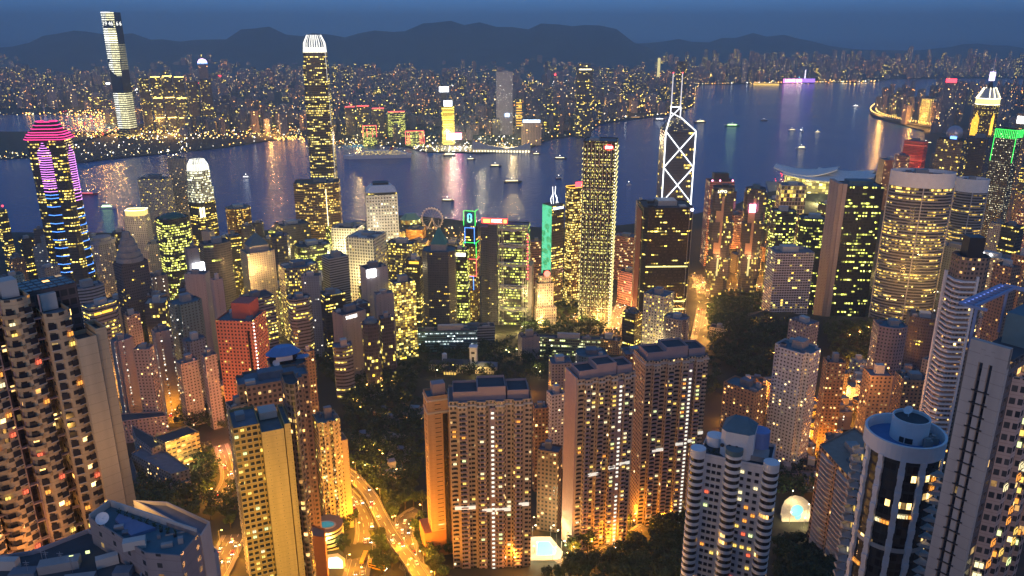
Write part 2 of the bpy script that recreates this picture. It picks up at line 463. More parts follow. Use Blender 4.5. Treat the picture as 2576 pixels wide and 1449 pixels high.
F_PINK = fac('pinkish_flats', (.36, .28, .27), GL, 2.6, 3.0, .45, .45, .18, MIXD, 3.0, 1, .3)
F_CREAM = fac('cream_flats', (.52, .46, .38), GL, 3.0, 3.0, .45, .45, .14, YEL, 2.8, 1, .3)
F_WHITEF = fac('white_flats', (.62, .62, .62), GL, 2.8, 3.0, .48, .42, .16, MIXD, 2.6, 1, .3, .2)
F_BLUEF = fac('blue_grey_flats', (.22, .26, .31), GL, 2.8, 3.0, .4, .4, .08, WHT, 3.0, 1, .3)
F_TEAL = fac('teal_flats', (.16, .27, .28), GL, 3.4, 3.0, .4, .4, .05, WHT, 2.6, 1, .3)
F_BROWN = fac('brown_flats', (.27, .19, .14), GL, 2.6, 3.0, .55, .5, .12, WARM, 3.0, 1, .3)
F_ORANGEF = fac('orange_lit_flats', (.42, .26, .15), GL, 3.0, 3.0, .45, .45, .22, WARM, 2.8, 1, .3)
F_RED = fac('red_flats', (.78, .26, .16), (.03, .02, .02), 2.9, 3.0, .48, .48, .12, YEL, 2.6, 1, .2, .1)
F_GRID = fac('white_grid_office', (.82, .77, .62), (.012, .012, .014), 4.2, 4.6, .56, .56, .12, YEL, 2.0, 1, .2, .05)
F_BAND = fac('banded_office', (.30, .30, .33), GL, 60, 3.6, 1.0, .45, .0, YEL, 2, 1, .4)
F_BANDL = fac('banded_lit_office', (.26, .26, .28), GL, 1.8, 3.8, .98, .42, .40, YEL, 2.6, 7, .8)
F_FINS = fac('finned_office', (.20, .18, .17), GL, 2.0, 3.8, .7, .55, .5, YEL, 2.2, 2, .5)
F_CONCB = fac('blank_concrete', (.34, .31, .31), GL, 9, 3.2, .05, .3, .04, MIXD, 3, 1, .3)
F_SHAD = fac('dark_clad_tower', (.10, .10, .12), GL, 2.4, 3.4, .6, .4, .06, YEL, 3, 2, .5)

def rooflets(root, plan, h, r, n=3, mats=None):
    """Lift room, tanks and plant on a roof, each a part of its own."""
    xs = [p[0] for p in plan]; ys = [p[1] for p in plan]
    w, d = max(xs) - min(xs), max(ys) - min(ys)
    cx, cy = (max(xs) + min(xs)) / 2, (max(ys) + min(ys)) / 2
    mats = mats or [M_CONC, M_ROOF, M_PALE]
    b = MB(); b.box(cx + r.uniform(-.08, .08) * w, cy + r.uniform(-.05, .1) * d, h - 1.3, w * r.uniform(.28, .42), d * r.uniform(.3, .45), r.uniform(4, 7.5))
    b.obj('lift_room', r.choice(mats), root)
    for k in range(n - 1):
        b = MB(); x, y = cx + r.choice((-1, 1)) * r.uniform(.26, .36) * w, cy + r.choice((-1, 1)) * r.uniform(.22, .34) * d
        t = r.random()
        if t < .45: b.box(x, y, h - 1.3, w * .14, d * .16, r.uniform(1.8, 3.4)); nm = 'water_tank'
        elif t < .75: b.box(x, y, h - 1.3, w * .2, d * .12, 1.6); b.cyl(x, y, h + .3, min(w, d) * .05, .5, 8); nm = 'cooling_unit'
        else: b.cyl(x, y, h - 1.3, min(w, d) * .09, 3.0, 10); nm = 'water_tank'
        b.obj(nm, r.choice(mats), root)
def body(root, plan, h, wall, roofm, z0=0.0, par=1.3, name='wall', rname='roof'):
    """One storeyed volume: outer wall with parapet, and the roof inside the parapet."""
    b = MB(); b.prism(plan, z0, h, top=False)
    q = inset(plan, .35); n = len(plan); Z = [(0, 0)] * 4
    for i in range(n):
        j = (i + 1) % n
        b.face([(*plan[i], h), (*plan[j], h), (*q[j], h), (*q[i], h)], Z)
        b.face([(*q[i], h), (*q[j], h), (*q[j], h - par), (*q[i], h - par)], Z)
    w = b.obj(name, wall, root)
    c = MB(); c.face([(*p, h - par) for p in q]); c.obj(rname, roofm, root)
    return w
def fit(u0, u1, vt, Y, a=0.0, ratio=.8, rnd=False):
    """Where and how big: (root point on the ground, yaw, width, height) of a building whose top spans u0..u1 on row vt at distance Y."""
    uc = (u0 + u1) / 2; p = at_y(uc, vt, Y)
    Wd = px(u1 - u0, Y, vt)
    phi = math.atan2(p.x, Y)
    Wd *= math.cos(phi)
    A = R(a)
    w = Wd if rnd else Wd / (abs(math.cos(A)) + ratio * abs(math.sin(A)))
    z = hgt(p.x, Y) - 2.0
    return Vector((p.x, Y, z)), -phi + A, w, p.z - z
def mkplan(kind, w, d):
    if kind == 'rect': return rect(w, d)
    if kind == 'cham': return cham(w, d, min(w, d) * .22)
    if kind == 'cross': return cross(w, d, min(w, d) * .18)
    if kind == 'round': return circ(w / 2, 24, ry=d / 2)
    if kind == 'oct': return circ(w / 2 * 1.05, 8, ry=d / 2 * 1.05, a0=math.pi / 8)
    if kind == 'bays': return bays(w, d * .9, 3, d * .06)
    if kind == 'bow':
        n = 10; f = [(-w / 2 + w * i / n, -d / 2 - d * .28 * math.sin(math.pi * i / n)) for i in range(n + 1)]
        return f + [(w / 2, d / 2), (-w / 2, d / 2)]
    raise ValueError(kind)
def tower(u0, u1, vt, Y, label, wall, name='apartment_tower', cat='apartment tower', plan='rect', ratio=.8, a=20, roofm=None, n=3, group=None, crown=None, seed=None):
    loc, rz, w, h = fit(u0, u1, vt, Y, a, ratio, plan in ('round',))
    root = thing(name, loc, rz, label, cat, group)
    P = mkplan(plan, w, w * ratio)
    r = random.Random(int(u0 * 7 + vt * 13 + Y))
    body(root, P, h, wall, roofm or r.choice([M_ROOF, M_ROOFD, M_CONC]))
    if n: rooflets(root, P, h, r, n)
    return root, P, w, w * ratio, h
# ---------------------------------------------------------------- the city across the harbour
def far_city():
    r = random.Random(11)
    near, rest = [], []
    tries = 0
    while len(near) + len(rest) < 3000 and tries < 60000:
        tries += 1
        y = 2900 * (9600 / 2900.) ** r.random()
        u = r.uniform(-150, 2750)
        a = (u - 1288) / FD / (math.cos(PITCH) + .19 * math.sin(PITCH)) * 1.02
        x = a * y
        ys = shore_kl(x)
        if y < ys + 70: continue
        if u < 300 and y < at_z(0, 278).y + 60: continue
        if y < 3300 and u < 1000: continue
        if 480 > u > 220 and y < 3700: continue
        # open ground: the railway yards and the hill park
        if 730 < u < 1010 and 3300 < y < 3600 and r.random() < .6: continue
        if 1030 < u < 1340 and y < 3150: continue
        clump = math.sin(x * .0021 + 1.3) * math.sin(y * .0017) + .5 * math.sin(x * .006 + y * .004)
        if clump < -.55 and r.random() < .75: continue
        h = 22 + 55 * r.random() ** 1.2 + (55 * r.random() if clump > .3 else 0) + (45 * r.random() if y > 5500 else 0)
        if y > 7300: h += (y - 7300) / 2300. * 90
        w = r.uniform(20, 42) * (1 if y < 6000 else 1.25); d = r.uniform(18, 34)
        it = (x, y, h, w, d, r.uniform(-.5, .5), r.choice([0, 0, 0, 1, 1, 2, 2, 3]))
        (near if y < 4500 else rest).append(it)
    near.sort(key=lambda t: t[1])
    rest += near[250:]; near = near[:250]
    labels = ['hazy grey apartment block of the dense far shore with few lit windows', 'hazy dark apartment block of the dense far shore with yellow lit windows', 'hazy brownish apartment block of the dense far shore with orange lit windows', 'dark office block of the dense far shore with rows of lit windows']
    cats = ['far apartment block', 'far apartment block', 'far apartment block', 'far office block']
    groups = ['grey blocks of the far shore', 'dark blocks of the far shore', 'brownish blocks of the far shore', 'office blocks of the far shore']
    for x, y, h, w, d, rz, k in near:
        t = thing('office_block' if k == 3 else 'apartment_block', (x, y, 2), rz, labels[k], cats[k], groups[k])
        P = r.choice([rect(w, d), cross(w, d, 5), cham(w, d, 4)])
        b = MB(); b.prism(P, 0, h, top=False, u0=r.randint(0, 4000) * 5); b.obj('wall', F_FAR[k], t)
        b = MB(); b.face([(*p, h - .5) for p in P]); b.box(0, 0, h - .5, w * .4, d * .4, r.uniform(4, 9)); b.obj('roof', M_ROOF, t)
    b = MB()
    for x, y, h, w, d, rz, k in rest:
        c, s = math.cos(rz), math.sin(rz)
        P = [(x + p[0] * c - p[1] * s, y + p[0] * s + p[1] * c) for p in rect(w, d)]
        b.prism(P, -4, h, top=False, mi=k, u0=r.randint(0, 40000) * 5)
        b.face([(*p, h) for p in P], [(0, 0)] * 4, k)
        if r.random() < .5: 
            Q = [(x + p[0] * c - p[1] * s, y + p[0] * s + p[1] * c) for p in rect(w * .4, d * .4)]
            b.prism(Q, h, h + 7, mi=k)
    tag(b.obj('far_city', F_FAR), kind='stuff', label='dense hazy mass of apartment blocks spreading back to the foot of the hills')
    # street and sign lamps far off: too many to count
    mats = [G_YEL, G_ORG, G_WARMW, G_RED, G_WHITE, glow('cyan_lamp', (.2, .7, 1), 5)]
    b = MB()
    def dot(x, y, z, s, k):
        q = [(x + s, y, z), (x, y + s, z), (x - s, y, z), (x, y - s, z)]
        for i in range(4):
            b.face([q[i], q[(i + 1) % 4], (x, y, z + s)], None, k); b.face([q[(i + 1) % 4], q[i], (x, y, z - s)], None, k)
    for i in range(1500):
        y = 2900 * (9000 / 2900.) ** r.random(); u = r.uniform(-100, 2700); x = (u - 1288) / FD * 1.0 * y
        if y < shore_kl(x) + 15 or (u < 290 and y < at_z(0, 288).y): continue
        dot(x, y, 4 + r.choice([6, 6, 8, 30, 60]) * r.random(), y / 4000. * r.choice((.7, .8, .9, 1.0, 1.3, 1.8, 3.0)), r.choice([0, 0, 0, 0, 1, 1, 1, 2, 2, 3, 4, 5] if r.random() < .5 else [0, 1, 2]))
    for q in range(34):                        # bright junctions, markets and playing fields
        y = 2950 * (8600 / 2950.) ** r.random(); u = r.uniform(-60, 2640); x = (u - 1288) / FD * y
        if y < shore_kl(x) + 60 or (u < 290 and y < at_z(0, 288).y): continue
        ks = r.choice(((0, 2, 4), (1, 1, 0), (4, 2), (0, 0, 3), (1, 0, 2)))
        for i in range(r.randint(14, 40)):
            a = r.uniform(-90, 90) * y / 4000; dot(x + a * 1.6, y + r.gauss(0, 30), r.uniform(5, 40), y / 4000. * r.choice((1, 1.3, 1.8, 2.8)), r.choice(ks))
        if r.random() < .6:
            w = r.uniform(9, 22) * y / 4000; b.box(x, y - 40, r.uniform(40, 90), w, 2, w * r.uniform(.3, .6), 0, True, r.choice((0, 2, 3, 4, 4, 5)))
    for x in range(-2500, 3200, 28):           # promenade lamps along the far sea wall
        y = shore_kl(x) + 12
        if r.random() < .8: dot(x + r.uniform(-6, 6), y + r.uniform(0, 25), 9, y / 4000. * r.uniform(1.3, 2.8), r.choice([0, 0, 1, 2, 4]))
    tag(b.obj('city_lights', mats), kind='stuff', label='countless street and sign lamps twinkling through the far city')
far_city()
# ---------------------------------------------------------------- lettering
def letters(txt, size, mat, name, parent, loc, rz=0.0, depth=.3, tilt=90, sx=1.0, align='CENTER'):
    c = bpy.data.curves.new('letters', 'FONT'); c.body = txt; c.size = size; c.extrude = depth; c.align_x = align; c.align_y = 'CENTER'
    o = bpy.data.objects.new('letters', c); COL.objects.link(o)
    me = bpy.data.meshes.new_from_object(o.evaluated_get(bpy.context.evaluated_depsgraph_get()))
    bpy.data.objects.remove(o); bpy.data.curves.remove(c)
    me.materials.clear(); me.materials.append(mat)
    p = put(me, name, parent, loc, rz, (sx, 1, 1)); p.rotation_euler = (R(tilt), 0, rz)
    return p
def tubes(name, mat, parent, segs, r=.5):
    b = MB()
    for a, c in segs: b.tube(a, c, r, 6)
    return b.obj(name, mat, parent)
def ring(P, z): return [((*P[i], z), (*P[(i + 1) % len(P)], z)) for i in range(len(P))]

# ---------------------------------------------------------------- slab tower across the harbour with its light show
def led_wall():
    m = bpy.data.materials.new('led_wall'); m.use_nodes = True
    T = NT(m.node_tree); b = T.n['Principled BSDF']
    b.inputs['Base Color'].default_value = (.03, .035, .05, 1); b.inputs['Roughness'].default_value = .15
    uv = T.new('ShaderNodeUVMap'); s = T.new('ShaderNodeSeparateXYZ'); T.l.new(uv.outputs[0], s.inputs[0])
    x = T.m('DIVIDE', s.outputs[0], 60.); t = T.m('DIVIDE', s.outputs[1], 487.)
    line = T.m('LESS_THAN', T.m('FRACT', T.m('DIVIDE', s.outputs[1], 8.6)), .5)
    front = T.m('LESS_THAN', x, 1.0); g = lambda a, b_: T.m('GREATER_THAN', a, b_)
    lit1 = g(t, .635); lit2 = T.m('MULTIPLY', g(t, .50), g(x, T.m('MULTIPLY', T.m('POWER', T.m('MULTIPLY', T.m('ABSOLUTE', T.m('SUBTRACT', t, .58)), 7.0), 2.0), 1.6)))
    lit2 = T.m('MULTIPLY', lit2, T.m('LESS_THAN', x, .92)); lit3 = T.m('MULTIPLY', T.m('LESS_THAN', t, .36), g(t, .07))
    f = T.m('MULTIPLY', front, T.m('MAXIMUM', T.m('MAXIMUM', lit1, lit2), lit3))
    side = T.m('MULTIPLY', T.m('SUBTRACT', 1.0, front), T.m('MAXIMUM', T.m('MULTIPLY', T.m('LESS_THAN', t, .36), g(t, .07)), T.m('MULTIPLY', g(t, .55), T.m('MULTIPLY', T.m('LESS_THAN', t, .75), .3))))
    w = T.white(T.m('FLOOR', T.m('DIVIDE', s.outputs[0], 5.)), T.m('FLOOR', T.m('DIVIDE', s.outputs[1], 8.6)), 3.)
    bright = T.m('ADD', .5, T.m('ADD', T.m('MULTIPLY', w, .7), T.m('MULTIPLY', T.m('LESS_THAN', T.m('ABSOLUTE', T.m('SUBTRACT', t, .80)), .05), .9)))
    e = T.m('MULTIPLY', T.m('MULTIPLY', line, T.m('ADD', f, T.m('MULTIPLY', side, .6))), T.m('MULTIPLY', bright, 2.2 * EK))
    c = T.mix(T.m('MULTIPLY', g(x, .35), .8), (.95, .95, .80), (1, .90, .42))
    T.l.new(c, b.inputs['Emission Color']); T.l.new(e, b.inputs['Emission Strength'])
    m.cycles.emission_sampling = 'NONE'
    return m
def light_show_tower():
    loc, rz, w, h = fit(253, 303, 31, 3300, -38, 1.0); loc.z = 3; h = at_y(278, 31, 3300).z - 3
    t = thing('skyscraper', loc, rz, 'tallest slab across the harbour, striped with white light, glowing digits near its top', 'skyscraper')
    P = rect(w, w)
    body(t, P, h, led_wall(), M_ROOFD)
    b = MB(); b.prism(rect(w * 1.3, w * 1.3), 0, 26); b.obj('podium', F_OFFY, t)
    tubes('crown_light', G_STRIP, t, [((-w / 2, -w / 2 - .6, h), (w * .3, -w / 2 - .6, h))], 1.0)
    b = MB(); b.box(1, -w / 2 - .4, h - 56, w * .95, .6, 26); b.box(w / 2 + .4, 3, h - 56, .6, w * .8, 26); b.obj('display_panel', M_DARK, t)
    gd = glow('digit_light', (1, 1, .9), 2.2)
    letters('19 46', 22, gd, 'digit_display', t, (0, -w / 2 - 1.2, h - 43), 0, .3, sx=.95)
    letters('6 6', 22, gd, 'digit_display', t, (w / 2 + 1.2, 4, h - 43), R(90), .3, sx=1.1)
light_show_tower()

# ---------------------------------------------------------------- tall tapering tower with a claw crown on the near shore
def crown_fins(root, P, z, hgt_, k, mat, n_per=7, name='crown_fin'):
    b = MB(); n = len(P); cx = sum(p[0] for p in P) / n; cy = sum(p[1] for p in P) / n
    for i in range(n):
        a, c = Vector(P[i]), Vector(P[(i + 1) % n]); m = max(1, int((c - a).length / (k)))
        for j in range(m):
            p = a + (c - a) * ((j + .5) / m); q = Vector((cx, cy)) + (p - Vector((cx, cy))) * .62; s = Vector((cx, cy)) + (p - Vector((cx, cy))) * .93
            b.tube((p.x, p.y, z), (s.x, s.y, z + hgt_ * .55), .55, 4); b.tube((s.x, s.y, z + hgt_ * .55), (q.x, q.y, z + hgt_), .5, 4)
    return b.obj(name, mat, root)
def claw_tower():
    loc, rz, w, h = fit(757, 826, 120, 1544, -9, .95)
    t = thing('skyscraper', loc, rz, 'very tall tapering tower with yellow lit floors and a glowing white claw crown', 'skyscraper')
    H = at_y(790, 88, 1544).z - loc.z
    z = 0; tiers = [(0, .58, 1.06), (.58, .76, 1.03), (.76, .87, .98), (.87, .925, .91)]
    for a, c, k in tiers:
        P = cham(w * k, w * .95 * k, w * .13)
        body(t, P, H * c, F_IFC, M_ROOFD, H * a, name='wall')
    P = cham(w * .90, w * .86, w * .13)
    b = MB(); b.prism(cham(w * .86, w * .8, w * .13), H * .924, H * .945, top=True); b.obj('crown_base', glow('painted_crown_flood', (1, .95, .74), 1.8), t)  # floodlight on the crown base painted in as glow
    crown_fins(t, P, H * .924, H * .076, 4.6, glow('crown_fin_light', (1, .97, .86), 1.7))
    segs = []
    for zz in (.18, .40, .70): 
        k = 1.07
        segs += ring(cham(w * k, w * .95 * k, w * .13), H * zz)
    tubes('louvre_band', M_DARK, t, segs, 1.2)
    x, y = w * .53, -w * .37
    tubes('corner_light', glow('corner_glow', (1, .95, .9), .9), t, [((x, y, H * .05), (x, y, H * .57)), ((x * .96, y * .96, H * .6), (x * .96, y * .96, H * .75)), ((x * .92, y * .92, H * .8), (x * .9, y * .9, H * .93))], .5)
    # broad round-fronted block at its foot
    loc, rz, w, h = fit(736, 858, 455, 1470, -6, .8)
    t = thing('office_block', loc, rz, 'broad round-fronted gold lit block at the foot of the claw crowned tower', 'office block')
    P = mkplan('bow', w, w * .5)
    body(t, P, h, F_IFCL, M_ROOFD)
    rooflets(t, P, h, random.Random(2), 4, [M_CONC, M_ROOF])
    tubes('corner_light', G_WARMW, t, [((w * .22, -w * .25 - w * .5 * .26, h * .15), (w * .22, -w * .25 - w * .5 * .26, h * .93))], .45)
claw_tower()
def small_claw():
    loc, rz, w, h = fit(468, 548, 505, 1440, 38, .9)
    t = thing('office_tower', loc, rz, 'shorter claw crowned office tower whose floodlit white top glows like a lantern', 'office tower')
    z1 = h; z2 = at_y(505, 470, 1440).z - loc.z; z3 = at_y(505, 428, 1440).z - loc.z; z4 = at_y(505, 400, 1440).z - loc.z
    c = w * .16
    body(t, cham(w, w * .9, c), z1, F_OFFY, M_ROOFD)
    G1 = fac('painted_louvre_glow', (.5, .5, .4), (.3, .3, .2), 3.4, 4.4, .8, .62, 1., ((1, .95, .50), (1, 1, .70)), 1.7, 1, 0)  # floodlight on the louvres painted in as glowing panes
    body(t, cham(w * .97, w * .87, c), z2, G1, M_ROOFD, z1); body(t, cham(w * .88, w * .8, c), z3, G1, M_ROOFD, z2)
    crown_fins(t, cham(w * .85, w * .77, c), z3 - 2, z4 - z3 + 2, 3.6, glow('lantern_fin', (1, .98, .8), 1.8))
    b = MB(); b.prism(cham(w * .7, w * .62, c), z3, z3 + 9); b.obj('crown_base', glow('painted_crown_flood_low', (1, .96, .7), 1.3), t)  # crown base glows to paint in its floodlight
    b = MB()
    for s in (-1, 1): b.box(s * w * .08 - w * .40, -w * .45, z1 - 26, 3, 3, 18, R(45))
    b.obj('corner_lantern', G_WARMW, t)
small_claw()

# ---------------------------------------------------------------- neon tower far left
def neon_tower():
    Y = 1150; loc, rz, w, h = fit(62, 186, 347, Y, -24, .72)
    t = thing('skyscraper', loc, rz, 'dark tower with pink neon pyramid roof and columns of violet and blue light', 'skyscraper')
    d = w * .72; body(t, cham(w, d, 5), h, F_OFFY, M_ROOFD)
    zt = lambda v: at_y(115, v, Y).z - loc.z
    tiers = [(347, 336, 1.10, .98), (336, 326, .90, .86), (322, 305, .74, .52)]
    for i, (va, vb, k0, k1) in enumerate(tiers):
        b = MB(); b.prism(cham(w * k0, d * k0, 6), zt(va), zt(vb), pts2=cham(w * k1, d * k1, 5)); b.obj('roof_tier', M_DARK, t)
        for f in (0, .5, 1) if i != 1 else (0, .6):
            k = k0 + (k1 - k0) * f
            tubes('light_band', G_PINK, t, ring(cham(w * k + .6, d * k + .6, 6), zt(va) + (zt(vb) - zt(va)) * f), .55)
    b = MB(); b.tube((0, 0, zt(306)), (0, 0, zt(258)), .7, 6, .2); b.tube((-2, 0, zt(270)), (2, 0, zt(270)), .3); b.cyl(0, 0, zt(306), 4, 6, 8, 1.5); b.obj('mast', M_WHITE, t)
    for (ox, oy, rot, W2, up) in ((-w * .05, -d / 2, 0, w * .36, 0), (w / 2, 0, math.pi / 2, d * .55, -6)):
        s = empty('light_bay', (ox, oy, 0), rot); s.parent = t; dp = 4.5
        zt0 = zt(356) + up; zb = 20
        b = MB(); b.prism([(-W2 / 2, 0), (0, -dp), (W2 / 2, 0)], zb, zt0 - 12); b.prism([(-W2 / 2, 0), (0, -dp), (W2 / 2, 0)], zt0 - 12, zt0, pts2=[(-.5, 0), (0, -.5), (.5, 0)]); b.obj('bay_wall', F_OFFB, s)
        z = zt0; i = 0
        while z > 60:
            f = min(1.0, (zt0 - z) / 12.0); hw = W2 / 2 * max(f, .15)
            mat = G_VIOL if z > zt0 - 70 + up * 3 else G_BLUE
            tubes('light_band', mat, s, [((-hw, -.4, z), (0, -dp * max(f, .2) - .4, z)), ((0, -dp * max(f, .2) - .4, z), (hw, -.4, z))], .5)
            z -= 3.4 if z > zt0 - 62 else (5.0 if z > zt0 - 75 else 12.5)
neon_tower()

# ---------------------------------------------------------------- porthole tower, white grid pair, finned office
def porthole():
    Y = 1294; loc, rz, w, h = fit(917, 999, 484, Y, 3, .9)
    t = thing('office_tower', loc, rz, 'white square tower with rows of round porthole windows and a sloped pale roof', 'office tower')
    m = fac('porthole_wall', (.80, .76, .66), (.05, .05, .05), 4.6, 5.2, .52, .5, .55, ((1, .85, .35), (1, .95, .6)), 2.6, 1, .8, .05, 1.)
    b = MB(); b.prism(rect(w, w * .9), 0, h); b.obj('wall', m, t)
    b = MB(); b.prism(rect(w * .97, w * .86), h, h + 4, top=True); b.obj('crown_base', F_OFFY, t)
    b = MB(); b.prism(rect(w * .98, w * .88), h + 4, at_y(958, 463, Y).z - loc.z, pts2=rect(w * .62, w * .5)); b.obj('roof', M_WHITE, t)
    b = MB(); b.box(0, 3, at_y(958, 463, Y).z - loc.z, w * .5, w * .4, 3); b.obj('lift_room', M_DARK, t)
porthole()
tower(833, 915, 568, 1235, 'white gridded office block behind the brighter one, seen over its roof', F_GRID, 'office_block', 'office block', 'rect', .8, -20, M_ROOFD, 6)
tower(870, 972, 589, 1120, 'bright white gridded office block with square black windows, lit yellow below', F_GRID, 'office_block', 'office block', 'rect', 1.0, -27, M_PALE, 6)
tower(970, 1052, 607, 1150, 'office block with white vertical fins and yellow lit floors beside the gridded pair', F_FINS, 'office_block', 'office block', 'rect', .6, -22, M_ROOFD, 4)

# ---------------------------------------------------------------- neon-outlined slim tower with a screen on top
def outline_tower():
    Y = 1110; loc, rz, w, h = fit(1167, 1205, 618, Y, -18, .8); d = w * .8
    t = thing('office_tower', loc, rz, 'slim tower outlined in green, red and blue neon with a bright emblem screen on top', 'office tower')
    m = fac('slim_tower_wall', (.20, .12, .07), GL, 2.2, 3.8, .6, .5, .55, YEL, 2.2, 2, .3)
    body(t, rect(w, d), h, m, M_ROOFD)
    z = lambda v: at_y(1186, v, Y).z - loc.z
    b = MB(); b.prism(rect(w * .86, d * .8), h, z(566), top=True); b.obj('upper_wall', F_OFFB, t)
    b = MB(); b.box(0, -d * .3, z(563), w * .82, 3, z(529) - z(563)); b.obj('screen_frame', M_DARK, t)
    b = MB(); b.box(0, -d * .3 - 1.7, z(561), w * .74, .3, z(531) - z(561)); b.obj('screen', glow('dark_screen', (.02, .05, .12), .6), t)
    y0 = -d * .3 - 2.1; zc = (z(561) + z(531)) / 2; R0 = (z(531) - z(561)) * .20
    for k, mt in ((1, glow('blue_emblem', (.1, .6, 1), 4)), (-1, glow('green_emblem', (.2, 1, .3), 4))):
        segs = []; pts = [(math.cos(R(a)) * R0 * .8, math.sin(R(a)) * R0 * .9) for a in range(-60, 241, 30)]
        for p, q in zip(pts, pts[1:]): segs.append(((k * p[0], y0, zc + k * R0 * .75 + k * p[1]), (k * q[0], y0, zc + k * R0 * .75 + k * q[1])))
        tubes('emblem', mt, t, segs, .9)
    hw, hd = w / 2 + .4, d / 2 + .4
    def frame(name, mat, va, vb, k=1.0, bot=False):
        a, c = z(va), z(vb); s = []
        for x, y in ((-hw * k, -hd), (hw * k, -hd)): s.append(((x, y, a), (x, y, c)))
        s.append(((-hw * k, -hd, c), (hw * k, -hd, c))); s.append(((hw * k, -hd, c), (hw * k, hd, c)))
        if bot: s.append(((-hw * k, -hd, a), (hw * k, -hd, a)))
        tubes('light_tube', mat, t, s, .45)
    frame('a', G_GREEN, 565, 528, .9); frame('b', G_BLUE, 610, 570, .75); frame('c', G_GREEN, 645, 607); frame('d', G_REDT, 690, 648, 1, True); frame('e', G_BLUE, 725, 691, .5)
outline_tower()

# ---------------------------------------------------------------- bank headquarters with exposed trusses
def truss_bank():
    Y = 1085; loc, rz, w, h = fit(1252, 1334, 562, Y, -8, .55); d = w * .55
    t = thing('bank_tower', loc, rz, 'grey bank tower with exposed trusses, green-yellow lit floors and a red roof sign', 'bank tower')
    body(t, rect(w, d), h, F_OFFG, M_ROOF)
    b = MB(); b.box(-w * .66, 0, 0, w * .30, d * 1.1, h * 1.0); b.obj('service_tower', F_SHAD, t)
    b = MB(); b.box(-w * .95, 2, 0, w * .26, d * .9, h * .97); b.obj('service_tower', F_SHAD, t)
    b = MB(); b.box(w * .56, 2, 0, w * .14, d, h * .62); b.obj('stair_tower', M_CONC, t)
    for x in (-.46, -.34, .34, .46):
        b = MB()
        for s in (-1, 1): b.tube((x * w + s, -d / 2 - 1.5, 0), (x * w + s, -d / 2 - 1.5, h * 1.02), .5, 6)
        for k in range(int(h / 5)): b.tube((x * w - 1, -d / 2 - 1.5, k * 5.), (x * w + 1, -d / 2 - 1.5, k * 5.), .35, 4)
        b.obj('ladder_mast', M_STEEL, t)
    for f in (.18, .40, .62, .80, .96):
        z = h * f; b = MB()
        for x0, x1 in ((-.46, 0), (.46, 0)): b.tube((x0 * w, -d / 2 - 1.2, z + 4), (x1 * w, -d / 2 - 1.2, z - 3), .8, 6)
        b.tube((-.46 * w, -d / 2 - 1.2, z + 4), (.46 * w, -d / 2 - 1.2, z + 4), .8, 6); b.box(0, -d / 2 - .3, z - 1.8, w * .98, .6, 3.6)
        b.obj('truss', M_STEEL, t)
    b = MB(); b.tube((-.2 * w, 0, h), (-.2 * w, 0, h + 14), .5); b.tube((-.2 * w, 0, h + 13), (.15 * w, 0, h + 13), .5); b.obj('roof_crane', M_STEEL, t)
    sg = empty('roof_sign', (-w * .62, -d * .3, h + 1)); sg.parent = t
    b = MB(); b.box(0, 0, 0, w * .84, 3, 7.0); b.obj('sign_box', glow('red_sign', (1, .05, .03), 4), sg)
    ga = glow('amber_sign', (1, .6, .1), 4)
    b = MB(); b.box(-w * .25, -1.7, 1.2, w * .22, .4, 4.6); b.obj('sign_panel', ga, sg)
    b = MB(); b.box(w * .36, -1.7, 1.2, w * .09, .4, 4.6); b.obj('sign_panel', ga, sg)
    letters('HSBC', 6.0, G_WHITE, 'sign_lettering', sg, (w * .08, -1.9, 3.5), 0, .2)
    for k in range(14): b = MB(); b.ball((w * .50, -d / 2 - 2, h * (.50 + .42 * k / 13)), 1.1, 6, 4); b.obj('red_lamp', G_RED, t)
truss_bank()
def deco_bank():
    Y = 1075; loc, rz, w, h = fit(1346, 1393, 690, Y, 14, .7); d = w * .7
    t = thing('bank_building', loc, rz, 'floodlit white stepped old bank building with a glowing red emblem on its top', 'bank building')
    m = fac('old_bank_stone', (.55, .45, .36), GL, 3.2, 4, .4, .55, .4, YEL, 2.2, 1, .3, .1)
    body(t, rect(w, d), h * .86, m, M_ROOFD); body(t, rect(w * .72, d * .8), h, m, M_ROOFD, h * .86)
    b = MB(); b.box(0, -d * .55, 0, w * 1.3, d * .7, h * .42); b.obj('front_wing', m, t)
    b = MB(); b.prism([(p[0] * 1.0, p[1]) for p in circ(4.5, 16)], 0, 1.2); o = b.obj('emblem', glow('red_emblem', (1, .12, .08), 5), t, (2, -d * .4 - .5, h + 3)); o.rotation_euler = (R(90), 0, 0)
    b = MB(); b.box(2, -d * .4 + 1, h - 1, 11, 2, 9); b.obj('emblem_stand', M_DARK, t)
deco_bank()
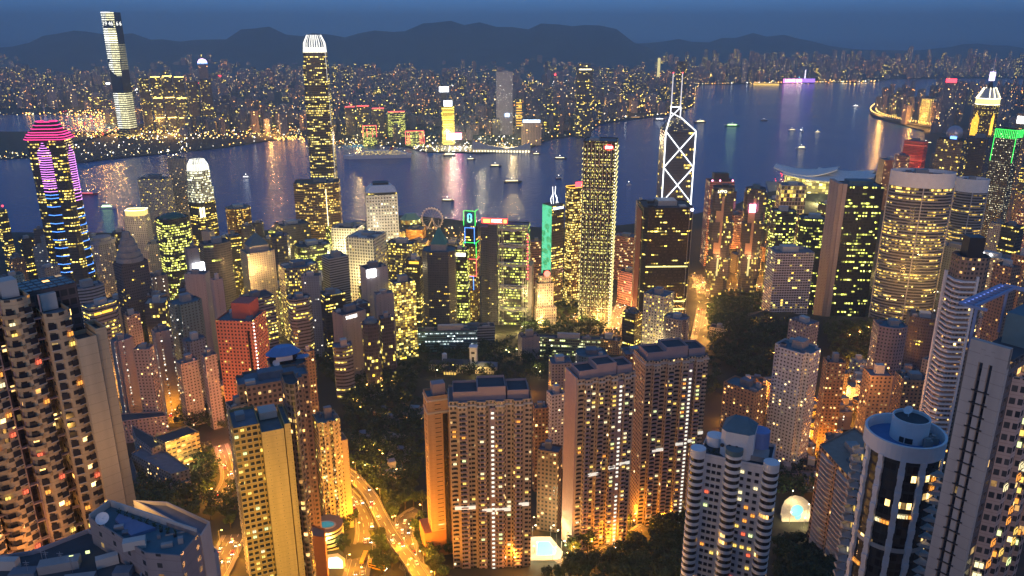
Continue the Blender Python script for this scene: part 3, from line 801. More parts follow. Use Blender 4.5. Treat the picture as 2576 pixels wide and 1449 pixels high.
def screen_tower():
    Y = 1170; loc, rz, w, h = fit(1365, 1420, 512, Y, 40, .9); d = w * .9
    t = thing('office_tower', loc, rz, 'tower with a tall green wall screen and a white ribbon mast on its roof', 'office tower')
    body(t, rect(w, d), h, F_OFFY, M_ROOFD)
    m = bpy.data.materials.new('green_screen'); m.use_nodes = True; T = NT(m.node_tree); b_ = T.n['Principled BSDF']
    uv = T.new('ShaderNodeUVMap'); vo = T.new('ShaderNodeTexVoronoi'); vo.inputs['Scale'].default_value = .09; T.l.new(uv.outputs[0], vo.inputs['Vector'])
    v2 = T.new('ShaderNodeTexVoronoi'); v2.inputs['Scale'].default_value = .16; T.l.new(uv.outputs[0], v2.inputs['Vector']); c0 = T.mix(T.m('GREATER_THAN', vo.outputs['Distance'], .42), (.03, .42, .16), (.10, .75, .40)); c = T.mix(T.m('LESS_THAN', v2.outputs['Distance'], .28), c0, (.06, .58, .24)); T.l.new(c, b_.inputs['Emission Color']); b_.inputs['Emission Strength'].default_value = 1.1 * EK; b_.inputs['Base Color'].default_value = (.02, .05, .04, 1)
    b = MB(); b.face([(-w / 2 - .5, d / 2, 12), (-w / 2 - .5, -d / 2, 12), (-w / 2 - .5, -d / 2, h - 2), (-w / 2 - .5, d / 2, h - 2)]); b.box(-w / 2 - .2, 0, 11, .5, d, h - 12); b.obj('wall_screen', m, t)
    b = MB(); b.box(0, -d / 2 - .5, h - 6.5, w * .8, .8, 3.2); b.obj('sign', glow('blue_white_sign', (.6, .75, 1), 4), t)
    z = h; ss = []
    for x, s in ((-4, 1), (5, -1)):
        q = [(x, 0, z), (x - s * 2, 0, z + 8), (x + s * 2.5, 0, z + 15), (x + s * 1.5, 0, z + 26)]
        ss += list(zip(q, q[1:])) + [((x + 4, 0, z), (x + s * 2.5, 0, z + 15))]
    tubes('ribbon_mast', G_STRIP, t, ss, .45)
    loc, rz, w, h = fit(1420, 1471, 470, 1185, 30, .8); d = w * .8
    t = thing('office_tower', loc, rz, 'narrow yellow lit office tower with a red crown beside the green wall screen', 'office tower')
    m2 = fac('bright_yellow_rows', (.16, .10, .05), GL, 1.6, 3.8, .9, .55, .75, ((1, .62, .10), (1, .82, .25)), 2.2, 4, .3)
    body(t, cham(w, d, 4), h, m2, M_ROOFD)
    b = MB(); b.box(w * .2, -d * .3, h, w * .5, 3, 8); b.obj('crown_sign', G_RED, t)
    tubes('crown_light', G_AMBER, t, ring(cham(w, d, 4), h + .6), .5)
screen_tower()
def lamp_grid_tower():
    Y = 1110; loc, rz, w, h = fit(1468, 1557, 350, Y, -5, .95); d = w * .95
    t = thing('skyscraper', loc, rz, 'square glass tower covered in a grid of pale yellow lamps with red roof sign', 'skyscraper')
    m = fac('lamp_grid_wall', (.055, .05, .035), GL, 1.5, 4.2, .8, .45, .5, ((1, .80, .12), (.9, .85, .25)), 1.1, 2, .35, .1)
    body(t, cham(w, d, 2.5), h, m, M_ROOF)
    ss = MB(); nx, nz = 8, int(h / 7.6)
    for k in range(nz):
        z = 8 + k * (h - 12) / nz
        for i in range(nx):
            f = -.5 + (i + .5) / nx
            for (x, y) in ((f * w, -d / 2 - .7), (w / 2 + .7, f * d), (-w / 2 - .7, f * d)): ss.box(x, y, z, .8, .8, 1.5)
    tag(ss.obj('facade_lamps', glow('pale_lamp', (1, .86, .34), 2.0), t), kind='stuff')
    b = MB()
    for k in range(7): b.box(0, -d / 2 - .4, h * (.1 + .13 * k), w * .94, .5, .9)
    for k in range(9): b.box((-.5 + k / 8) * w * .95, -d / 2 - .35, 2, .7, .5, h - 4)
    b.obj('mullion', M_STEEL, t)
    ss = MB()
    for k in range(60): ss.ball((w / 2 - .5, -d / 2 - .6, h * (.02 + .97 * k / 59)), .7, 6, 4)
    tag(ss.obj('corner_beads', G_WARMW, t), kind='stuff')
    sg = empty('roof_sign', (w * .28, -d / 2 - .9, h - 8)); sg.parent = t
    b = MB(); b.prism(circ(6.5, 20, ry=3.8), 0, 1.0); o = b.obj('sign_plate', glow('red_sign_plate', (1, .05, .05), 3.5), sg); o.rotation_euler = (R(90), 0, 0)
    letters('CKH', 4.6, G_WHITE, 'sign_lettering', sg, (0, -1.2, 0), 0, .15)
    b = MB(); b.box(-w * .2, 0, h - 1.2, w * .3, d * .4, 3); b.obj('lift_room', M_CONC, t)
lamp_grid_tower()

# ---------------------------------------------------------------- braced prism tower with twin masts, black glass tower before it
def prism_tower():
    Y = 1187
    A, B = at_y(1675, 330, Y), at_y(1751, 327, Y); z0 = hgt(A.x, Y)
    C1, C2 = at_y(1686, 296, Y + 34), at_y(1711, 295, Y + 34)
    o = Vector(((A.x + B.x) / 2, Y, z0)); t = thing('skyscraper', o, 0, 'dark glass prism tower drawn in glowing white crosses with two white masts', 'skyscraper')
    A, B, C1, C2 = [p - o for p in (A, B, C1, C2)]; zs = A.z; d = 46.
    P = [(A.x, 0), (B.x, 0), (B.x, d), (A.x, d)]
    b = MB(); b.prism(P, 0, zs, top=True); b.obj('wall', fac('blue_grey_glass', (.075, .095, .13), (.06, .08, .115), 1.8, 4, .94, .6, .10, YEL, 2.4, 5, .9, .1), t)
    mr = fac('sloped_glass_roof', (.10, .09, .10), (.12, .10, .10), 3, 3, .5, .5, .35, ((1, .75, .2), (1, .9, .5)), 1.6, 1, 0)
    q = [Vector((A.x, 0, zs)), Vector((B.x, 0, zs)), C2, C1]
    b = MB(); b.face(q, [(0, 0), (46, 0), (31, 40), (15, 40)]); b.face([q[1], Vector((B.x, d, zs)), C2]); b.face([Vector((A.x, d, zs)), q[0], C1]); b.face([Vector((B.x, d, zs)), Vector((A.x, d, zs)), C1, C2]); b.obj('sloped_roof', mr, t)
    zt = at_y(1700, 269, Y + 34).z - z0
    C3, C4 = Vector((C1.x, C1.y, zt)), Vector((C2.x, C2.y, zt))
    b = MB(); b.box((C1.x + C2.x) / 2, C1.y + 5, C1.z - 4, C2.x - C1.x - 1, 8, zt - C1.z + 3.5); b.obj('mast_block', M_DARK, t)
    for x, v in ((C3.x + .6, 183), (C4.x - .6, 183)):
        b = MB(); b.tube((x, C1.y, zt - 2), (x, C1.y, at_y(1700, v, Y + 34).z - z0), 1.0, 6, .55); b.obj('mast', glow('painted_mast_glow', (.95, .95, 1), .75, base=(.7, .7, .7)), t)  # floodlight on the white masts painted in as glow
        b = MB(); b.ball((x, C1.y, at_y(1700, v, Y + 34).z - z0), 1.0, 6, 4); b.obj('mast_light', G_RED, t)
    E = .25
    def n(f, z): return Vector((A.x + (B.x - A.x) * f, -E - .5, z))
    step = at_y(1700, 329, Y).z - at_y(1700, 420, Y).z; s = []
    z = zs
    for k in range(5):
        zb = max(z - step, 1); s += [(n(0, z), n(1, zb)), (n(1, z), n(0, zb))]; z = zb
        if z <= 1: break
    tubes('cross_brace', G_STRIP, t, s, .75)
    s = [(n(0, 1), n(0, zs)), (n(1, 1), n(1, zs)), (n(0, zs), C1 + Vector((-.4, -.4, .3))), (n(1, zs), C2 + Vector((.4, -.4, .3)))]
    tubes('edge_light', G_STRIP, t, s, .85)
    f = Vector((0, -.6, 0))
    tubes('mast_frame', G_STRIP, t, [(C1 + f, C3 + f), (C2 + f, C4 + f), (C3 + f, C4 + f), (C1 + f, C4 + f), (C1 + f + Vector((0, 0, 8)), C2 + f)], .6)
prism_tower()
def black_tower():
    Y = 1030; loc, rz, w, h = fit(1602, 1745, 512, Y, 13, .8); d = w * .8
    t = thing('office_tower', loc, rz, 'broad black glass tower in front of the white braced prism, one dull red side', 'office tower')
    body(t, cham(w, d, 5), h, F_OFFB, M_ROOFD)
    rooflets(t, rect(w, d), h, random.Random(5), 5, [M_DARK, M_ROOFD, M_STEEL])
    b = MB(); b.box(-w / 2 - .4, d * .1, 6, .6, d * .6, h - 14); b.obj('red_side_panel', plain('dull_red_panel', (.22, .02, .03), .4), t)
    for f, x0, x1 in ((.565, -.42, .45), (.30, -.4, .45), (.24, .1, .45)):
        b = MB(); b.box((x0 + x1) / 2 * w, -d / 2 - .3, h * f, (x1 - x0) * w, .4, 1.6); b.obj('lit_floor', glow('lit_floor', (1, .85, .25), 2.4), t)
    b = MB(); b.ball((w / 2 - 2, -d / 2, h - 3), 1.8, 8, 6); b.obj('corner_lamp', glow('violet_white_lamp', (.85, .75, 1), 12), t)
    tubes('edge_trim', M_STEEL, t, [((w / 2 - 5, -d / 2 - .3, 0), (w / 2 - 5, -d / 2 - .3, h)), ((w / 2 + .2, -d / 2 + 5, 0), (w / 2 + .2, -d / 2 + 5, h))], .4)
black_tower()

# ---------------------------------------------------------------- convention hall with winged roof
def winged_hall():
    Y = 2080; c = at_z(2075, 478, 4); t = thing('convention_hall', (c.x, c.y, 1), R(-14), 'waterfront hall under overlapping winged pale roofs, glowing yellow glass front', 'convention hall')
    m = fac('hall_glass', (.45, .42, .30), (.30, .26, .10), 9, 8, .88, .8, .95, ((1, .76, .10), (1, .90, .30)), 2.6, 1, .1)
    b = MB(); b.prism([(-105, -30), (-60, -62), (70, -62), (105, -30), (105, 60), (-105, 60)], 0, 40); b.obj('glass_front', m, t)
    b = MB(); b.prism([(-150, -75), (150, -75), (170, 90), (-150, 100)], -4, 3); b.obj('platform', M_CONC, t)
    def shell(name, x0, x1, y0, y1, z, lift, n=18):
        g = []
        for i in range(n + 1):
            s = i / n; x = x0 + (x1 - x0) * s; col = []
            for j in range(7):
                q = j / 6; a = 2 * s - 1
                zz = z + lift * (abs(a) ** 1.7) - 6 * abs(q - .5) ** 1.5 * (1 - a * a) + 4 * math.sin(q * math.pi)
                col.append((x + 14 * (q - .5), y0 + (y1 - y0) * q * (1 - .55 * abs(a) ** 2) + (y1 - y0) * .28 * abs(a) ** 2, zz))
            g.append(col)
        b = MB()
        for i in range(n):
            for j in range(6):
                a_ = [g[i][j], g[i + 1][j], g[i + 1][j + 1], g[i][j + 1]]
                b.face(a_); b.face([(p[0], p[1], p[2] - 3) for p in reversed(a_)])
            for j in (0, 6):
                p, q = g[i][j], g[i + 1][j]; b.face([p, (p[0], p[1], p[2] - 3), (q[0], q[1], q[2] - 3), q])
        return b.obj(name, M_WHITE, t)
    shell('roof_shell', -112, 120, -72, 40, 42, 9); shell('roof_shell', -135, 30, -46, 70, 50, 13); shell('roof_shell', -20, 125, -24, 76, 48, 8)
winged_hall()

# ---------------------------------------------------------------- far right: lit crown tower and neighbours
def crown_cage_tower():
    Y = 1980; loc, rz, w, h = fit(2447, 2520, 262, Y, -28, .9); d = w * .9
    t = thing('skyscraper', loc, rz, 'tower with a glowing glass crown cage, amber light bars and a thin needle mast', 'skyscraper')
    z = lambda v: at_y(2495, v, Y).z - loc.z
    mC = fac('crown_tower_wall', (.10, .075, .06), GL, 2, 4, .7, .5, .3, YEL, 2, 1, .6)
    body(t, cham(w, d, w * .18), h, mC, M_ROOFD)
    mL = glow('crown_glass_light', (1, .85, .35), 1.5)
    b = MB(); b.prism(cham(w * 1.0, d, w * .2), h, z(247)); b.obj('crown_base', mL, t)
    b = MB(); b.prism(cham(w * .9, d * .9, w * .2), z(247), z(222), pts2=cham(w * .5, d * .5, w * .1)); b.obj('crown_roof', M_STEEL, t)
    P, Q = cham(w, d, w * .2), cham(w * .5, d * .5, w * .1)
    tubes('crown_frame', G_WARMW, t, ring(P, z(247)) + ring(P, h) + [((*P[i], z(247)), (*Q[i], z(220))) for i in range(8)], .8)
    b = MB(); b.prism(circ(7, 8), z(222), z(203), pts2=circ(2.5, 8)); b.obj('spire_cone', M_DARK, t)
    b = MB(); b.box(0, 0, z(203), 9, 9, z(181) - z(203)); b.obj('light_beacon', glow('violet_beacon', (.75, .6, 1), 4), t)
    b = MB(); b.tube((0, 0, z(181)), (0, 0, z(134)), .9, 6, .4); b.obj('mast', M_WHITE, t)
    for (x0, y, n, rot) in ((-w * .36, -d / 2 - .6, 6, 0), (w / 2 + .6, -d * .30, 4, 1)):
        s = []
        for k in range(n):
            f = k * 2.9; top = z(284) - abs(k - n / 2) * 5
            s.append(((x0 + f, y, z(340)), (x0 + f, y, top)) if not rot else ((x0, y + f, z(336)), (x0, y + f, top)))
        tubes('light_bar', G_AMBER, t, s, .9)
crown_cage_tower()
def green_neon_tower():
    Y = 1500; loc, rz, w, h = fit(2506, 2578, 325, Y, -24, .75); d = w * .75
    t = thing('office_tower', loc, rz, 'tower with its top and edges drawn in bright green neon', 'office tower')
    m = fac('green_neon_wall', (.05, .055, .05), GL, 3, 4, .35, .35, .5, ((1, .9, .5), (1, .95, .7)), 2, 1, .3)
    body(t, rect(w, d), h, m, M_ROOFD)
    z = lambda v: at_y(2540, v, Y).z - loc.z; s = []
    for k in range(13): s.append(((-w / 2 + w * k / 12, -d / 2 - .5, h - 1), (-w / 2 + w * k / 12, -d / 2 - .5, h - 16)))
    for k in range(7): s.append(((w / 2 + .5, -d / 2 + d * k / 6, h - 1), (w / 2 + .5, -d / 2 + d * k / 6, h - 14)))
    s += [((-w / 2 - .5, -d / 2 - .5, h), (w / 2 + .5, -d / 2 - .5, h)), ((w / 2 + .5, -d / 2 - .5, h), (w / 2 + .5, d / 2, h)), ((-w / 2 - .5, -d / 2 - .5, h), (-w / 2 - .5, -d / 2 - .5, z(405))), ((w / 2 + .5, -d / 2 - .5, h), (w / 2 + .5, -d / 2 - .5, z(405)))]
    tubes('light_tube', G_GREEN, t, s, .55)
    b = MB(); b.box(0, 0, h - 1, w * .5, d * .4, 5); b.obj('lift_room', M_DARK, t)
    b = MB(); b.box(w * .3, d * .6, 0, w * .5, d * .5, z(285)); b.obj('rear_wing', F_BROWN, t)
    b = MB(); b.box(w * .3, d * .35 - .4, z(310), w * .38, .8, z(292) - z(310)); b.obj('screen', G_SCREEN, t)
green_neon_tower()
# ---------------------------------------------------------------- the other towers of the near shore, one row each:
# left, right, top row (measured), distance, label, facade, kind, plan, depth ratio, turn, roof, roof pieces
OT, AT, OB, AB, HT = ('office_tower', 'office tower'), ('apartment_tower', 'apartment tower'), ('office_block', 'office block'), ('apartment_block', 'apartment block'), ('hotel_tower', 'hotel tower')
F_LIME = fac('lime_lit_office', (.06, .065, .06), GL, 1.6, 3.8, .9, .55, .55, GRN, 2.6, 4, .6)
F_DIAG = fac('dark_curved_glass', (.10, .10, .10), (.05, .05, .06), 4, 3.2, .92, .6, .04, GRN, 2.4, 3, .8)
F_BEADS = fac('bead_lit_flats', (.30, .27, .27), GL, 9, 3.0, .12, .4, .65, ((1, .84, .55), (1, 1, .85)), 2.4, 1, .1)
F_WLINES = fac('white_line_office', (.36, .36, .40), (.05, .055, .07), 40, 3.4, 1, .5, 0, YEL, 2, 1, .4)
F_TAN = fac('tan_lattice_office', (.52, .48, .42), (.06, .06, .06), 5, 7, .86, .84, .3, YEL, 1.4, 1, .5)
F_RIB = fac('white_ribbed_hotel', (.46, .46, .52), (.03, .03, .04), 3.2, 3.3, .8, .58, .10, YEL, 2.6, 1, .3)
F_BEIGE = fac('beige_slab_wall', (.46, .36, .30), GL, 12, 4, .06, .4, .0, YEL, 1, 1, .3)
F_LGLASS = fac('dark_glass_green_windows', (.035, .04, .05), (.02, .025, .03), 1.8, 4, .9, .5, .34, GRN, 2.5, 3, .8, .1)
F_MIRR = fac('mirror_glass_office', (.10, .10, .13), (.05, .055, .07), 2.2, 4, .85, .7, .16, YEL, 2, 2, .5)
F_PINKL = fac('pink_lit_office', (.40, .20, .20), GL, 2, 3.8, .8, .5, .25, MIXD, 2, 2, .5)
F_REDL = fac('red_lit_office', (.55, .10, .09), (.08, .02, .02), 30, 3.4, 1, .4, .5, ((1, .10, .06), (1, .2, .1)), .6, 1, .4)
F_STRIP = fac('lit_atrium', (.5, .42, .25), (.4, .3, .1), 3, 3.2, .8, .7, .9, YEL, 2.4, 1, .2)
F_CREAMW = fac('cream_square_windows', (.62, .56, .44), (.05, .04, .03), 3.6, 3.6, .46, .5, .75, YEL, 1.9, 1, .2, .1)
ROWS = [
 # far left, behind and around the neon tower
 (-14, 17, 528, 1290, 'dark office tower at the far edge behind the balcony flats, red lamp on its roof', F_OFFY, OT, 'rect', .8, 25, M_ROOFD, 3),
 (45, 82, 598, 1330, 'low dark office block with yellow windows between the edge tower and the neon tower', F_OFFY, OB, 'rect', .8, 20, M_ROOFD, 3),
 (20, 62, 646, 1200, 'brownish low block in front of the edge tower', F_BROWN, AB, 'rect', .9, 20, M_ROOF, 3),
 (95, 150, 668, 1040, 'grey narrow block standing before the foot of the neon tower', F_GREY, AB, 'rect', .8, 25, M_ROOF, 3),
 (0, 60, 690, 900, 'block wrapped in green netting beside the balcony flats', F_TEAL, AB, 'rect', .7, 20, M_ROOFD, 2),
 (112, 180, 706, 900, 'wide block under green builders netting with teal lit floors', F_TEAL, AB, 'cham', .8, 10, M_ROOFD, 3),
 (176, 262, 716, 840, 'block with curved roof and orange lit bands before the round-topped tower', F_BAND, OB, 'bow', .6, 15, M_ROOFD, 4),
 (222, 292, 607, 1180, 'pale tower with a wide flat rounded roof slab right of the neon tower', F_GREY, AT, 'cham', .8, 15, M_ROOF, 2),
 (200, 300, 762, 740, 'wide dark glass block with an orange lit band under its roof', F_BANDL, OB, 'cham', .7, 25, M_ROOFB, 5),
 (311, 378, 540, 1230, 'cream hotel tower with a warm floodlit arched crown', F_CREAM, HT, 'rect', .7, -20, M_ROOFT, 1),
 (345, 432, 447, 1490, 'tall cream slab with a blank strip and yellow windows beside the floodlit lantern top', F_CREAM, HT, 'rect', .5, -28, M_ROOFD, 3),
 (420, 468, 397, 1560, 'hazy grey slab rising behind the cream slab at the water', F_GREY, HT, 'rect', .6, -15, M_ROOF, 3),
 (385, 480, 545, 1150, 'faceted dark office with a green domed roof and yellow floor bands', F_LIME, OT, 'cham', .8, 20, M_ROOFB, 4),
 (562, 634, 520, 1540, 'gold eight-sided glass tower at the water with a dark plant roof', F_GOLD, OT, 'oct', .9, 10, M_ROOFB, 3),
 (566, 606, 590, 1230, 'slim office with yellow windows in front of the gold tower', F_OFFY, OT, 'rect', .9, 15, M_ROOF, 3),
 (500, 580, 607, 1000, 'curved dark glass tower with slanting joints and white bead lights up its edge', F_DIAG, OT, 'bow', .6, 15, M_ROOFD, 3),
 (463, 500, 622, 930, 'narrow pale slab with a bright lit sign box on its shoulder', F_CONCB, OT, 'rect', .8, 15, M_CONC, 2),
 (463, 528, 685, 880, 'blank grey slab below the lit sign box', F_CONCB, AT, 'rect', .6, -25, M_ROOF, 3),
 (528, 560, 700, 850, 'dull grey party wall slab next to the row of red lanterns', F_CONCB, AT, 'rect', .8, 20, M_ROOF, 2),
 (603, 690, 628, 1010, 'sandstone tower with a blue pyramid roof and a floodlit blank side', F_CREAM, OT, 'rect', .8, 18, M_ROOFB, 0),
 (676, 730, 590, 1120, 'grey-green glass tower of stacked bays right of the pyramid roofed tower', F_MIRR, OT, 'cham', .9, 15, M_ROOFD, 3),
 (690, 780, 560, 1330, 'low quay block with a glinting glass roof left of the gold lit block', F_MIRR, OB, 'rect', .8, 20, M_ROOFD, 5),
 (735, 835, 612, 1180, 'squat dark green glass office in front of the gold lit block', F_LIME, OB, 'cham', .7, 15, M_ROOFD, 4),
 (698, 800, 662, 1000, 'office with white vertical piers and a blue roof deck', F_FINS, OB, 'bow', .6, 18, M_ROOFB, 5),
 (757, 808, 690, 900, 'plain blue-grey blank tower with one strip of yellow windows', F_BLUEF, OT, 'rect', .6, -12, M_ROOFD, 3),
 (808, 876, 642, 1020, 'office with slanting white floor lines on its corner and a bare service core', F_WLINES, OT, 'rect', .8, 25, M_ROOFB, 4),
 (800, 868, 735, 900, 'brown block with a cluttered roof below the white lined office', F_OFFY, OB, 'rect', .8, 20, M_CONC, 6),
 (718, 784, 745, 800, 'brown glass tower with a dark octagonal roof and a yellow lit band', F_BANDL, OT, 'cham', .9, 15, M_ROOFD, 4),
 (905, 975, 668, 900, 'dark blue slab topped by a glaring white sign', F_CONCB, OT, 'rect', .7, 20, M_ROOFD, 3),
 (940, 990, 735, 850, 'pale blue windowless slab with a taller lift tower', F_CONCB, OT, 'rect', .6, 12, M_ROOF, 3),
 (975, 1045, 705, 900, 'slab with a pale dotted spine and yellow stair windows beside the pale blue slab', F_STRIP, OT, 'rect', .7, 22, M_ROOFD, 4),
 (1020, 1062, 650, 960, 'brown office with a glowing orange roof lounge', F_OFFY, OT, 'rect', .8, -15, M_ROOFT, 3),
 (1060, 1150, 625, 1060, 'broad dark stone tower with a green copper pyramid roof', F_SHAD, OT, 'cham', .8, -8, M_ROOFB, 0),
 (1135, 1180, 625, 1075, 'narrow black tower with a white lit attic beside the pyramid roofed dark tower', F_OFFG, OT, 'rect', .8, -10, M_ROOFD, 3),
 (835, 920, 780, 790, 'white-ended slab with a lit name strip at its top', F_CONCB, OT, 'rect', .7, 30, M_ROOFD, 4),
 (880, 930, 760, 860, 'grey stepped office with slanting windows behind the white-ended slab', F_MIRR, OB, 'rect', .8, 30, M_ROOFB, 4),
 (836, 886, 865, 740, 'short round-cornered tower with glowing yellow floors at the edge of the trees', F_BANDL, OB, 'bow', .7, 5, M_ROOF, 3),
 (908, 956, 810, 760, 'grey glass tower with white mullions and a domed top', F_MIRR, OT, 'cham', .9, 12, M_ROOFB, 2),
 (952, 990, 795, 800, 'slim grey office with stepped lit floors next to the domed glass tower', F_MIRR, OT, 'rect', .8, 15, M_ROOFB, 3),
 # slope flats, left
 (283, 372, 655, 890, 'grey slab tower carrying a tiered round spire', F_SHAD, OT, 'rect', .7, 22, M_ROOF, 0),
 (372, 420, 690, 960, 'dark apartment tower with a string of white bead lights', F_BEADS, AT, 'rect', .8, 15, M_ROOFD, 3),
 (418, 512, 755, 740, 'blue-grey and teal tower with a dark winged cap', F_TEAL, AT, 'cross', .8, 22, M_ROOFB, 3),
 (380, 432, 828, 690, 'pinkish flats with a column of lit stair windows', F_BEADS, AT, 'rect', .8, 15, M_ROOF, 3),
 (310, 352, 788, 760, 'pale brown narrow flats below the tiered spire tower', F_PINK, AT, 'rect', .7, 15, M_ROOF, 3),
 (273, 338, 850, 690, 'reddish flats with two columns of white lights', F_BEADS, AT, 'cross', .8, 20, M_ROOF, 3),
 (333, 388, 872, 640, 'light grey flats with a blank end wall and dark window slots', F_GREY, AT, 'rect', .8, -25, M_CONC, 3),
 (455, 520, 850, 690, 'grey-blue flats with scattered white lights beside the red tower', F_BLUEF, AT, 'cross', .8, 18, M_ROOFB, 3),
 (505, 545, 890, 650, 'grey flats squeezed against the red tower', F_GREY, AT, 'rect', .8, 18, M_ROOF, 3),
 (440, 500, 905, 660, 'low grey flats at the street lit orange', F_GREY, AB, 'rect', .8, 18, M_ROOF, 3),
 (600, 690, 742, 900, 'lit white terraced office behind the red tower', F_BANDL, OB, 'rect', .8, 20, M_ROOFD, 4),
 # centre
 (1567, 1616, 782, 930, 'small grey office block with a white top beside the cream tower', F_OFFY, OB, 'rect', 1.0, -30, M_ROOFB, 4),
 (1620, 1697, 735, 880, 'cream tower with deep square windows lit yellow', F_CREAMW, OT, 'rect', .9, -24, M_ROOF, 3),
 (1668, 1738, 795, 850, 'grey flats with black window slots right of the cream tower', F_GREY, AT, 'cross', .8, -15, M_ROOF, 4),
 (1543, 1606, 590, 1330, 'pinkish office with white floor lines right of the lamp grid tower', F_PINKL, OB, 'rect', .7, -15, M_ROOF, 4),
 (1555, 1612, 680, 1190, 'low pink and white block by the curving flyover', F_PINKL, OB, 'rect', .8, -35, M_ROOFD, 3),
 (1332, 1362, 605, 1250, 'low office with white floor lines behind the row of red lamps', F_PINKL, OB, 'rect', .8, 10, M_ROOF, 2),
 (1600, 1625, 505, 1130, 'pale violet slab edge behind the black glass tower', F_PINK, OT, 'rect', .8, 10, M_ROOF, 2),
 # right of the black tower
 (1775, 1848, 452, 1420, 'dark red office tower with a block on its roof and pink lamps', F_PINKL, OT, 'rect', .8, 15, M_ROOFD, 2),
 (1935, 2008, 528, 1120, 'dark office tower with yellow-green rows below the pale lattice block', F_LGLASS, OT, 'cham', .7, 15, M_ROOFD, 4),
 (1955, 2030, 462, 1380, 'pale block framed by a big white lattice', F_TAN, OB, 'rect', .8, 15, M_ROOF, 2),
 (2005, 2085, 545, 1130, 'dark faceted office with a few lit floors beside the beige slab', F_LGLASS, OT, 'cham', .8, 10, M_ROOFD, 4),
 (1930, 2050, 628, 960, 'broad block with white ribs and striped end, yellow windows', F_RIB, HT, 'rect', .6, 22, M_ROOF, 4),
 (2210, 2280, 400, 1900, 'orange lit old block by the water behind the curved hotel', F_ORANGEF, OB, 'rect', .8, 20, M_ROOF, 3),
 (2275, 2336, 354, 1850, 'red lit slab by the water with glowing floor lines', F_REDL, HT, 'rect', .5, -20, M_ROOF, 2),
 (2250, 2290, 390, 1780, 'dull red tower in front of the red lit slab', F_PINKL, OT, 'rect', .8, 15, M_ROOF, 2),
 (2358, 2440, 350, 1600, 'dark office with a glinting sphere on its roof', F_MIRR, OT, 'rect', .8, -18, M_ROOFD, 0),
 (2432, 2500, 345, 1640, 'dark office tower below the crown cage tower', F_SHAD, OT, 'rect', .8, -18, M_ROOFD, 3),
 (2345, 2480, 620, 900, 'broad grey hotel slab with dim windows and a teal flat roof', F_BLUEF, HT, 'rect', .35, -25, M_ROOFB, 4),
 (2440, 2560, 640, 850, 'grey hotel wing with two white roof lamps', F_GREY, HT, 'bow', .5, -20, M_ROOFB, 4),
 (2520, 2580, 565, 1000, 'dark tower with slanting yellow floors at the right edge', F_OFFY, OT, 'rect', .8, -25, M_ROOFD, 2),
 (2490, 2530, 560, 1200, 'floodlit cream tower beside a tall white sign', F_CREAM, OT, 'rect', .8, -20, M_ROOF, 2),
 (2545, 2600, 640, 700, 'brown flats with orange stair lights near the right edge', F_ORANGEF, AT, 'rect', .8, -25, M_ROOF, 2),
 (2500, 2570, 665, 640, 'dark slab of flats with orange windows behind the blue roof frame', F_BROWN, AT, 'rect', .8, -30, M_ROOFD, 3),
 # right slope
 (1943, 2072, 870, 560, 'white flats of stepped wings with beads of light between them', F_WHITEF, AT, 'cross', .8, -25, M_ROOFB, 5),
 (1985, 2062, 805, 640, 'pale flats with dark square openings and a lift tower behind the white flats', F_GREY, AT, 'rect', .8, -35, M_ROOF, 4),
 (2195, 2285, 812, 600, 'round-topped pinkish flats with balconies up its curved side', F_PINK, AT, 'bow', .7, 20, M_ROOFB, 3),
 (2280, 2375, 790, 760, 'dark curved glass block with a ring roof among the trees', F_SHAD, OB, 'bow', .6, 10, M_ROOFD, 3),
 (2170, 2250, 935, 520, 'cream low flats with a pyramid lift tower, lit orange', F_ORANGEF, AB, 'rect', .9, 25, M_ROOF, 3),
 (2250, 2345, 945, 545, 'orange lit flats left of the narrow ribbed tower', F_ORANGEF, AB, 'rect', .8, 25, M_ROOFD, 3),
 (2070, 2130, 905, 600, 'reddish low flats behind the white stepped flats', F_ORANGEF, AB, 'rect', .8, 20, M_ROOFD, 3),
 (1820, 1930, 965, 560, 'cream flats with a long dark roof and orange windows behind the striped tower', F_ORANGEF, AB, 'rect', .6, -28, M_ROOFB, 4),
 (2320, 2400, 905, 620, 'pale blue roofed block by the ribbed tower', F_CREAM, AB, 'rect', .8, -25, M_ROOFB, 3),
 # near centre and left
 (1340, 1380, 1020, 520, 'brown ribbed flats between the floodlit pair of slabs', F_BROWN, AT, 'rect', .8, 12, M_ROOFB, 3),
 (1352, 1415, 1125, 450, 'blank brown flats lit orange at their foot beside the blue pool', F_BROWN, AT, 'rect', .7, -15, M_ROOF, 2),
 (1375, 1422, 985, 560, 'white flats with a pale lit side behind the brown ribbed flats', F_WHITEF, AT, 'rect', .8, 25, M_ROOFB, 3),
 (1380, 1440, 905, 690, 'block with floodlit white lift towers among the trees', F_CREAM, AB, 'rect', .9, 10, M_ROOF, 4),
 (1445, 1530, 885, 720, 'grey-green low tower with dark windows and a lantern roof', F_TEAL, AB, 'cham', .8, 10, M_ROOFB, 3),
 (1560, 1640, 880, 740, 'brown low block in front of the cream tower', F_BROWN, AB, 'rect', .8, 15, M_ROOF, 4),
 (760, 790, 880, 620, 'dark flats with a few warm windows right of the blue oval roof', F_BROWN, AT, 'rect', .8, 15, M_ROOF, 2),
 (566, 640, 1010, 380, 'grey flats with small square windows left of the yellow slab', F_GREY, AT, 'rect', .7, 18, M_ROOF, 3),
]
TW = {}
for (u0, u1, vt, Y, lab, fm, (nm, ct), pl, ra, an, rf, n) in ROWS:
    TW[lab] = tower(u0, u1, vt, Y, lab, fm, nm, ct, pl, ra, an, rf, n)
def find(s):
    for k, v in TW.items():
        if s in k: return v
    raise KeyError(s)
